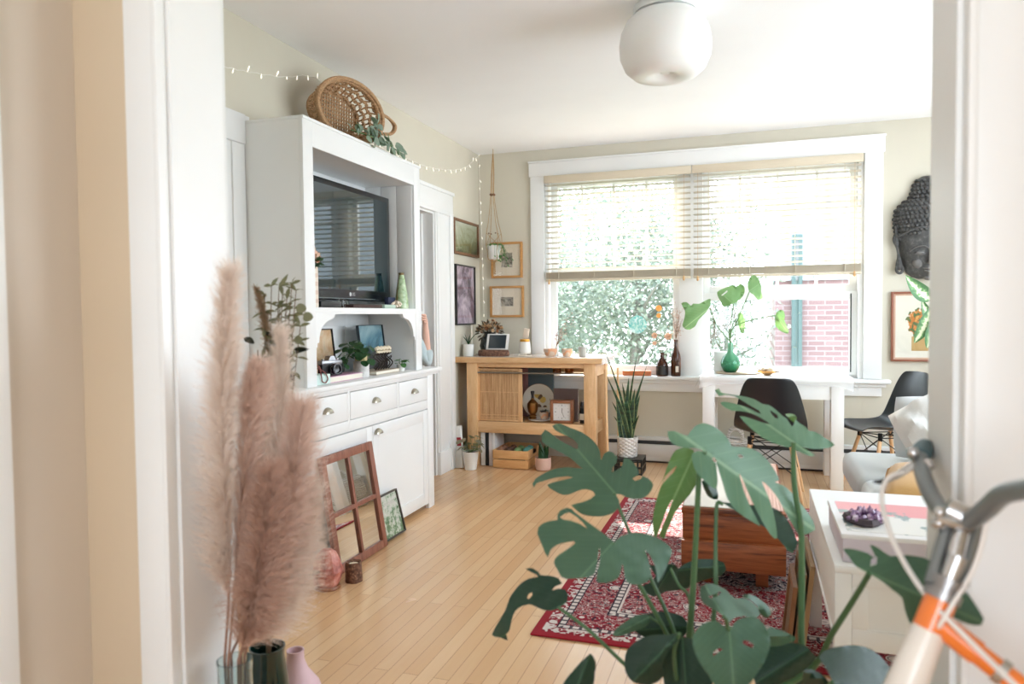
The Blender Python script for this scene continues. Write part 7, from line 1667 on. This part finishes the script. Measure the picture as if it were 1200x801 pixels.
tube(bm, bez([fp(-.038,1.645,.002),fp(0,1.636,.012),fp(.038,1.645,.002)],5), .008, 8)
ball(bm, fp(0,1.595,-.01), .032, (1.2,.7,.8), 2); ball(bm, fp(0,1.842,.002), .007, sub=1)
obj('features', bm, P('worn_highlit_stone',sr(104,102,100),.6), t, world=True, ang=60)  # paler tone holds brushed wear plus painted highlights on brow and cheek
# ================================================================== VARIEGATED PLANT BEHIND THE SOFA
DF = NT('variegated_leaf'); uv = DF.xyz(DF.n('ShaderNodeTexCoord').outputs['UV']); f = DF.noise(DF.co(), 60, 3)
cen = DF.math('SUBTRACT', .34, DF.math('ABSOLUTE', DF.math('SUBTRACT', uv[1], .5))); k_ = DF.math('ADD', DF.math('MULTIPLY', cen, 1.2), DF.math('MULTIPLY', f, .8))
DF.bsdf(DF.ramp(k_, [(.40,sr(60,104,56)),(.6,sr(110,150,92)),(.68,sr(206,214,176))]), .45); DF = DF.m
pbx, pby = 1.34, 5.42
pot('floor_pot', 'white floor pot of the variegated plant beside the shell chair', (pbx+.12,pby,0), [(0,0),(.12,0),(.13,.01),(.15,.26),(.14,.26),(.12,.03),(0,.02)], CERAM, soil=(.138,.235))
t = thing('dieffenbachia', 'tall plant with cream speckled green leaves in front of the flower basket print', 'plant', (pbx+.12,pby,.23)); KEEP[0]=True
bm = B(); tube(bm, bez([(pbx+.12,pby,.23),(pbx+.05,pby,.7),(pbx-.05,pby,1.2),(pbx-.08,pby,1.5)],6), .014, 8)
def bigleaf(bm2, a, b, w, droop):
    uvl = bm2.loops.layers.uv.verify(); d = b-a; L = d.length; d.normalize(); s = d.cross(Vector((.1,-1,.25))).normalized(); nn = s.cross(d); prev=None
    for k in range(13):
        t_ = k/12; ww = w*sin(pi*t_**.75)**.8*(1 if 0<k<12 else 0)
        m_ = a+(b-a)*t_-Vector((0,0,droop*L*(t_**2-t_)))
        row = [bm2.verts.new(m_+s*ww*q+nn*abs(q)*ww*.25) for q in (-1,-.5,0,.5,1)]
        if prev:
            for j in range(4):
                f_ = bm2.faces.new((prev[j],prev[j+1],row[j+1],row[j]))
                for lp_,(uu,vv) in zip(f_.loops,((t_-.08,j/4),(t_-.08,(j+1)/4),(t_,(j+1)/4),(t_,j/4))): lp_[uvl].uv=(uu,vv)
        prev=row
bl_ = B(); st_ = Vector((pbx-.06,pby,1.38))
for (x0,y0,x1,y1,w_,Y_) in ((1092,352,1061,322,.055,5.35),(1096,385,1080,350,.04,5.4),(1092,360,1071,402,.04,5.3),(1098,372,1086,408,.045,5.3),(1110,350,1125,300,.06,5.4),(1110,380,1140,350,.06,5.45),(1105,400,1130,430,.05,5.4)):
    a,b = AY(x0,y0,Y_),AY(x1,y1,Y_); bigleaf(bl_, a, b, w_, -.35); tube(bm, bez([st_,(st_+a)/2+Vector((0,0,.02)),a],4), .004, 5)
obj('foliage', bl_, DF, t, world=True); obj('stem', bm, STEM, t, world=True); KEEP[0]=False
# ================================================================== BICYCLE IN FRONT OF THE OPENING
def A3(x, y, D): return AD(x, y, D)
ORG = P('orange_frame_paint', sr(232,120,40), .3, coat=.6); CRMP = P('cream_fender_paint', sr(226,218,208), .35, coat=.3)
SILV = P('polished_alloy', sr(196,194,192), .25, metal=.9); GRT = P('grey_alloy_bar', sr(130,134,134), .35, metal=.6); CAB = P('white_cable_housing', sr(228,222,216), .4); RUB = P('black_rubber', (.015,.015,.016), .7)
Ht = A3(1103,700,.97); Hb = A3(1063,800,.965); Tt = A3(1190,800,.905)
sd = (Hb-Ht).normalized()                         # steering axis, downwards
head_len = .15; Hl = Ht+sd*head_len
fd = Vector((Hb.x-Tt.x, Hb.y-Tt.y, 0)).normalized()
RWH = .33
bike = thing('bicycle', 'orange bicycle with alloy handlebar and white cables leaning by the doorway casing', 'bicycle', (Ht.x,Ht.y,0))
bm = B(); tdir = (Tt-(Ht+sd*.03)).normalized(); Sj = Ht+sd*.03+tdir*.56
tube(bm, [Ht+sd*.03, Sj], .0142, 14); tube(bm, [Hl-sd*.02, Vector((Sj.x,Sj.y,.30))-fd*.0+fd*.10], .0155, 14)
bb_ = Vector((Sj.x,Sj.y,.30))+fd*.10; tube(bm, [Sj-(bb_-Sj).normalized()*.03, bb_], .0145, 14)
RA = Vector((bb_.x,bb_.y,RWH))-fd*.43; sdw = fd.cross(Vector((0,0,1))).normalized()
for s in (-1,1): tube(bm, [bb_+sdw*s*.02, RA+sdw*s*.06], .009, 10); tube(bm, [Sj+sdw*s*.01, RA+sdw*s*.06], .008, 10)
tube(bm, [Ht+sd*.002,Ht+sd*.045], .020, 16)
tube(bm, [Ht+sd*.03+tdir*.012, Ht+sd*.03+tdir*.06], .0165, 14); obj('frame', bm, ORG, bike, world=True)
for k in (.085,.21,.40): bm = B(); tube(bm, [Ht+sd*.03+tdir*k, Ht+sd*.03+tdir*(k+.010)], .0172, 14); obj('cable_clamp', bm, SILV, bike, world=True)
# fork with cream legs and the front wheel
fl = (Hl.z-RWH)/-sd.z; FA = Hl+sd*fl+fd*.04
bm = B(); tube(bm, [Hl, Hl+sd*.05], .018, 12)
side = fd.cross(sd).normalized()
for s in (-1,1): tube(bm, bez([Hl+sd*.05, Hl+sd*.07+side*s*.05, Hl+sd*(fl*.7)+side*s*.055, FA+side*s*.055],6), [.014]*10+[.012]*5+[.009]*4, 10)
obj('fork', bm, CRMP, bike, world=True)
def wheel(name, c, parent):
    bm = B(); pts = [c+(fd*cos(a)+Vector((0,0,1))*sin(a))*(RWH-.018) for a in [2*pi*k/64 for k in range(64)]]; tube(bm, pts, .017, 10, closed=True); w = obj(name, bm, RUB, parent, world=True)
    bm = B(); tube(bm, [c+(fd*cos(a)+Vector((0,0,1))*sin(a))*(RWH-.04) for a in [2*pi*k/64 for k in range(64)]], .009, 8, closed=True); tube(bm, [c-side*.05,c+side*.05], .018, 12); obj('rim', bm, SILV, w, world=False) if False else None
    M_ = wmat(parent).inverted(); o = obj('rim', bm, SILV, w); o.data.transform(wmat(parent).inverted())
    bm = B()
    for k in range(28):
        a = 2*pi*k/28; tube(bm, [c+side*(.03 if k%2 else -.03), c+(fd*cos(a)+Vector((0,0,1))*sin(a))*(RWH-.045)], .001, 4)
    o = obj('spokes', bm, SILV, w); o.data.transform(wmat(parent).inverted()); return w
FW = Vector((FA.x,FA.y,RWH)); wheel('front_wheel', FW, bike); wheel('rear_wheel', RA, bike)
# cream fender/headtube cover running down from the lug as in the photo
bm = B(); tube(bm, [Ht+sd*.04,Ht+sd*.05,Ht+sd*.10,Hl,Hl+sd*.006], [.0185,.021,.0235,.0255,.022], 20); obj('head_tube', bm, CRMP, bike, world=True)
# headset, quill stem
bm = B(); su = -sd
for a,b,r in ((-.002,.010,.023),(.010,.018,.019),(.018,.028,.0225)): tube(bm, [Ht+su*a,Ht+su*b], r, 18)
obj('headset', bm, P('headset_steel',sr(150,146,144),.35,metal=.8), bike, world=True)
Cc = A3(1128,603,1.0)
bm = B(); tube(bm, [Ht+su*.02, Cc-(Cc-Ht).normalized()*.005], .0115, 16); tube(bm, [Ht+su*.025, Ht+su*.06], .013, 16)
obj('quill_stem', bm, SILV, bike, world=True)
bm = B(); sv = Vector((1,.15,0)).normalized()
tube(bm, [Ht+su*.02-sv*.021+Vector((0,0,.0)), Cc-sv*.018], .007, 10); tube(bm, [Ht+su*.02+sv*.021, Cc+sv*.022], .0065, 10); obj('stem_strut', bm, GRT, bike, world=True)
bm = B(); tube(bm, [A3(1108,596,1.0),A3(1142,612,.985)], .0175, 18); ball(bm, A3(1100,612,.99), .010, (1,1,1), 2); ball(bm, A3(1101,600,.985), .008, sub=2); tube(bm, [A3(1098,606,.985),A3(1112,612,.98),A3(1126,615,.98)], .006, 10); obj('clamp', bm, SILV, bike, world=True)
bm = B(); barL = bez([A3(1134,606,1.0),A3(1112,604,1.03),A3(1097,590,1.07),A3(1086,568,1.12),A3(1080,548,1.17),A3(1079,534,1.20),A3(1081,527,1.22)],6); tube(bm, barL, .0125, 16)
barR = bez([A3(1118,604,1.0),A3(1136,609,.98),A3(1156,596,.94),A3(1174,580,.90),A3(1196,574,.86),A3(1235,572,.80),A3(1280,585,.76)],6); tube(bm, barR, .0125, 16); obj('handlebar', bm, GRT, bike, world=True)
bm = B(); tube(bm, [A3(1079,537,1.195),A3(1081,528,1.22),A3(1084,523,1.24)], [.0155,.0165,.014], 16); obj('grip', bm, P('teal_grip',sr(64,88,92),.5), bike, world=True)
bm = B(); tube(bm, [A3(1250,576,.79),A3(1300,592,.74)], .0165, 16); obj('grip', bm, P('teal_grip2',sr(64,88,92),.5), bike, world=True)
bm = B(); tube(bm, [A3(1066,531,1.19),A3(1072,530,1.19)], .010, 10); ball(bm, A3(1070,530,1.185), .010, sub=2); tube(bm, bez([A3(1077,540,1.18),A3(1068,546,1.18),A3(1052,556,1.18),A3(1040,562,1.18)],5), [.011-.004*k/15 for k in range(16)], 10, flat=.6); tube(bm, [A3(1085,540,1.17),A3(1091,549,1.16)], .008, 10); bl = obj('brake_lever', bm, SILV, bike, world=True)
bm = B(); tube(bm, bez([A3(1043,560,1.182),A3(1034,564,1.182),A3(1024,564,1.182)],4), [.0065,.007,.007,.0068,.0065,.006,.005,.004,.003], 10, flat=.6); o = obj('lever_tip', bm, RUB, bl); o.data.transform(wmat(bike).inverted())
bm = B(); tube(bm, bez([A3(1060,553,1.175),A3(1044,558,1.16),A3(1035,570,1.14),A3(1034,592,1.11),A3(1043,624,1.07),A3(1058,656,1.03),A3(1080,690,.985),A3(1104,718,.95),A3(1150,764,.895),A3(1195,808,.84)],7), .0036, 8); obj('brake_cable', bm, CAB, bike, world=True)
bm = B(); tube(bm, bez([A3(1158,600,.955),A3(1150,640,.955),A3(1138,672,.955),A3(1118,705,.945),A3(1104,728,.945),A3(1090,750,.97),A3(1075,790,1.0)],7), .0032, 8); obj('brake_cable', bm, CAB, bike, world=True)
# saddle and cranks (below and beside the frame of the photo)
bm = B(); Sp = Sj+(Sj-bb_).normalized()*.14; tube(bm, [Sj, Sp], .0125, 12); obj('seat_post', bm, SILV, bike, world=True)
bm = B(); ball(bm, Sp+Vector((0,0,.03)), .1, (1,1,.28), 3)
for v in bm.verts:
    l = v.co-(Sp+Vector((0,0,.03))); f_ = l.dot(fd); s_ = l.dot(sdw); k = .75 if f_ < 0 else .75*(1-f_*7) ; k = max(.22,k); v.co = Sp+Vector((0,0,.03))+fd*f_*1.35+sdw*s_*k+Vector((0,0,l.z))
obj('saddle', bm, P('brown_saddle',sr(92,58,40),.5), bike, world=True)
bm = B(); tube(bm, [bb_-sdw*.06,bb_+sdw*.06], .018, 12)
tube(bm, [bb_+sdw*.06, bb_+sdw*.065+fd*.12+Vector((0,0,-.11))], .008, 8); tube(bm, [bb_-sdw*.06, bb_-sdw*.065-fd*.12+Vector((0,0,.11))], .008, 8)
tube(bm, [bb_+sdw*.045+(fd*cos(a)+Vector((0,0,1))*sin(a))*.085 for a in [2*pi*k/40 for k in range(40)]], .004, 6, closed=True)
for s,k in ((1,1),(-1,-1)): boxw(bm, bb_+sdw*s*.10+fd*.12*k+Vector((0,0,-.11*k)), (.09,.06,.02), (0,0,atan2(sdw.y,sdw.x)), .004)
obj('crankset', bm, SILV, bike, world=True)
# ================================================================== PERSON IN THE SIDE DOORWAY
SKIN = P('skin', sr(226,182,162), .5)
pe = Vector((-2.44,4.69,0)); 
person = thing('person', 'person mostly hidden in the side doorway, raised hand holding a white cup', 'person', pe)
def skinned(name, verts, edges, rad, mat, parent, root=0, sub=2):
    me = bpy.data.meshes.new(name); me.from_pydata([Vector(v)-pe for v in verts], edges, []); o = bpy.data.objects.new(name, me); me.materials.append(mat); put(o, parent)
    sk = o.modifiers.new('skin','SKIN'); sk.use_smooth_shade = True; lay = me.skin_vertices[0] if me.skin_vertices else None
    if lay is None: bpy.context.view_layer.objects.active = o
    for i,r in enumerate(rad): o.data.skin_vertices[0].data[i].radius = (r,r) if not isinstance(r,tuple) else r
    for i in range(len(verts)): o.data.skin_vertices[0].data[i].use_root = (i == root)
    ss = o.modifiers.new('sub','SUBSURF'); ss.levels = sub; ss.render_levels = sub
    return o
hand = AY(498.5,374,4.78); elb = AY(501,428,4.80)
x,y = pe.x,pe.y
shR = Vector((x+.06,y-.03,1.30)); shL = Vector((x-.24,y-.01,1.30)); hipR = Vector((x+.0,y,.86)); hipL = Vector((x-.17,y,.86))
body = [(x-.085,y,.90),(x-.085,y,1.02),(x-.085,y,1.16),(x-.085,y,1.29),(x-.085,y-.005,1.36),(x-.08,y-.01,1.41),(x-.075,y-.015,1.47),(x-.072,y-.02,1.53),(x-.072,y-.02,1.58),   # 0-8
        shR,(elb.x,elb.y,elb.z),tuple(hand-Vector((0,0,.05))),                    # 9 10 11
        shL,(x-.28,y-.03,1.05),(x-.25,y-.12,.84),                                         # 12 13 14
        hipR,(x+.0,y-.02,.48),(x+.0,y+.02,.07),(x+.0,y-.10,.03),                      # 15-18
        hipL,(x-.19,y,.48),(x-.19,y+.02,.07),(x-.19,y-.10,.03)]                            # 19-22
edg = [(0,1),(1,2),(2,3),(3,4),(4,5),(5,6),(6,7),(7,8),(3,9),(9,10),(10,11),(3,12),(12,13),(13,14),(0,15),(15,16),(16,17),(17,18),(0,19),(19,20),(20,21),(21,22)]
rad = [(.13,.09),(.115,.08),(.13,.09),(.13,.085),(.055,.05),(.05,.05),(.065,.07),(.075,.09),(.055,.07),.052,.036,.024,.05,.036,.024,.08,.055,.04,.03,.08,.055,.04,.03]
skinned('body', body, edg, rad, SKIN, person)
# hand: palm and fingers closed round a white cup
pal = hand; bm = B()
hv = [hand-Vector((0,0,.092)), hand-Vector((0,0,.034)), hand+Vector((-.004,-.004,.005))]
H_ = [tuple(p) for p in hv]; he = [(0,1),(1,2)]; hr = [.022,(.026,.014),(.030,.014)]
th = atan2(.90,.44); cd_ = Vector((-cos(th),-sin(th),0)); cup_ = hand+cd_*.053+Vector((0,0,.004)); RF = .0405
def arc_(a, r, dz): 
    b9 = th+a; return tuple(cup_+Vector((cos(b9)*r, sin(b9)*r, dz)))
for k,(dz,n9) in enumerate(((.026,4),(.009,4),(-.008,4),(-.024,3))):      # four fingers closing round the cup
    b_ = len(H_); H_ += [arc_(-.42-.52*q9, RF+(.003 if q9 == 0 else 0), dz+.001*q9) for q9 in range(n9)]
    he += [(2,b_)]+[(b_+q9,b_+q9+1) for q9 in range(n9-1)]; hr += [.0088,.0084,.0076,.0064][:n9]
b_ = len(H_); H_ += [arc_(.50, RF+.005, -.004), arc_(1.05, RF+.002, .010), arc_(1.55, RF, .022)]; he += [(2,b_),(b_,b_+1),(b_+1,b_+2)]; hr += [.0105,.0095,.0078]
hr[2] = .019; hr[1] = .021; hr[0] = .025
skinned('hand', H_, he, hr, SKIN, person)
# head details, hair and clothes
hc_ = Vector((x-.072,y-.02,1.50))
bm = B(); ball(bm, hc_+Vector((0,.018,.035)), .1, (.9,1.02,1.12), 3)
bmesh.ops.delete(bm, geom=[v for v in bm.verts if v.co.y < hc_.y-.035 and v.co.z < hc_.z+.06], context='VERTS'); obj('hair', bm, P('dark_brown_hair',sr(48,34,26),.7), person, world=True)
bm = B(); ball(bm, hc_+Vector((0,-.088,-.005)), .016, (.7,1,1.3), 2); ball(bm, hc_+Vector((-.085,0,-.005)), .022, (.4,.8,1.2), 2); ball(bm, hc_+Vector((.085,0,-.005)), .022, (.4,.8,1.2), 2); obj('nose_and_ears', bm, SKIN, person, world=True)
bm = B(); 
for s in (-1,1): ball(bm, hc_+Vector((s*.03,-.078,.014)), .011, (1.2,.6,.7), 2)
obj('eyes', bm, P('eye',(.08,.05,.04),.2), person, world=True)
bm = B(); tube(bm, [hc_+Vector((-.022,-.082,-.045)),hc_+Vector((0,-.088,-.047)),hc_+Vector((.022,-.082,-.045))], .0055, 8); obj('lips', bm, P('lips',sr(176,104,96),.5), person, world=True)
BLU = fabric('pale_blue_cotton', sr(196,212,216), sr(176,194,200), 150)
top_v = [(x-.085,y,.84),(x-.085,y,1.02),(x-.085,y,1.16),(x-.085,y,1.28),tuple(shR),tuple(shR.lerp(elb,.6)),tuple(elb),tuple(shL),(x-.265,y-.02,1.16),tuple(elb.lerp(hand,.38))]
skinned('blouse', top_v, [(0,1),(1,2),(2,3),(3,4),(4,5),(5,6),(3,7),(7,8),(6,9)], [(.15,.115),(.135,.10),(.145,.105),(.14,.095),.064,.058,.056,.062,.055,.047], BLU, person)
DEN = fabric('dark_denim', sr(52,58,70), sr(40,44,56), 200)
skinned('trousers', [(x-.085,y,.87),tuple(hipR),(x+.0,y-.02,.48),(x+.0,y+.02,.12),tuple(hipL),(x-.19,y,.48),(x-.19,y+.02,.12)], [(0,1),(1,2),(2,3),(0,4),(4,5),(5,6)], [(.14,.11),.095,.07,.058,.095,.07,.058], DEN, person)
bm = B()
for dx in (0,-.19): ball(bm, (x+dx,y-.05,.038), .05, (1,2.5,.74), 3)
obj('shoes', bm, P('black_shoe',(.02,.02,.02),.5), person, world=True)
bm = B(); lathe(bm, [(0,-.04),(.022,-.04),(.026,.055),(.0235,.055),(.0195,-.034),(0,-.034)], tuple(cup_), 24); single('cup', bm, CERAM, 'white cup in the raised hand of the person in the doorway', 'cup', cup_)
# ================================================================== phrases shared by repeats
for pre,ph in (('shell_chair','black shell chairs by the window'),('venetian_blind','half lowered blinds of the big window'),('throw_pillow','pillows on the sofa'),('framed_etching','gilt framed etchings in the corner'),
               ('bowl','painted bowls on the console'),('amber_jar','amber jars under the console top'),('folder','folders at the back of the console shelf'),('stretched_canvas','frames leaning at the side table'),
               ('canvas','canvases beside the doorway trim'),('suncatcher','stickers on the window pane'),('book','books about the room'),('plastic_cover','clear plastic covers'),('folded_tripod','wooden poles by the console')):
    for o in list(COL.objects):
        if o.parent is None and o.name.split('.')[0] == pre and not o.get('group'): o['group'] = ph
for o in list(COL.objects):
    if o.name.split('.')[0] == 'wood_slab': o.name = 'bark_disc'
    if o.name.split('.')[0] == 'folded_tripod': o.name = 'wooden_pole'
    if o.name.split('.')[0] == 'soap_dish': o.name = 'jade_block'
# leaves that would grow through a neighbouring crown, wall or pane are left out
trees = [o for o in COL.objects if o.parent is None and o.name.startswith('leafy_tree')]
for k,t in enumerate(trees):
    f = [c for c in kids(t) if c.name.startswith('foliage')][0]; trim_loose(f, trees[:k]+[named('neighbouring_house')]+[c for u in trees[k+1:] for c in kids(u) if c.name.startswith('trunk')])
for k,t in enumerate(trees):
    f = [c for c in kids(t) if c.name.startswith('foliage')][0]; trim_loose(f, [u for u in trees if u is not t])
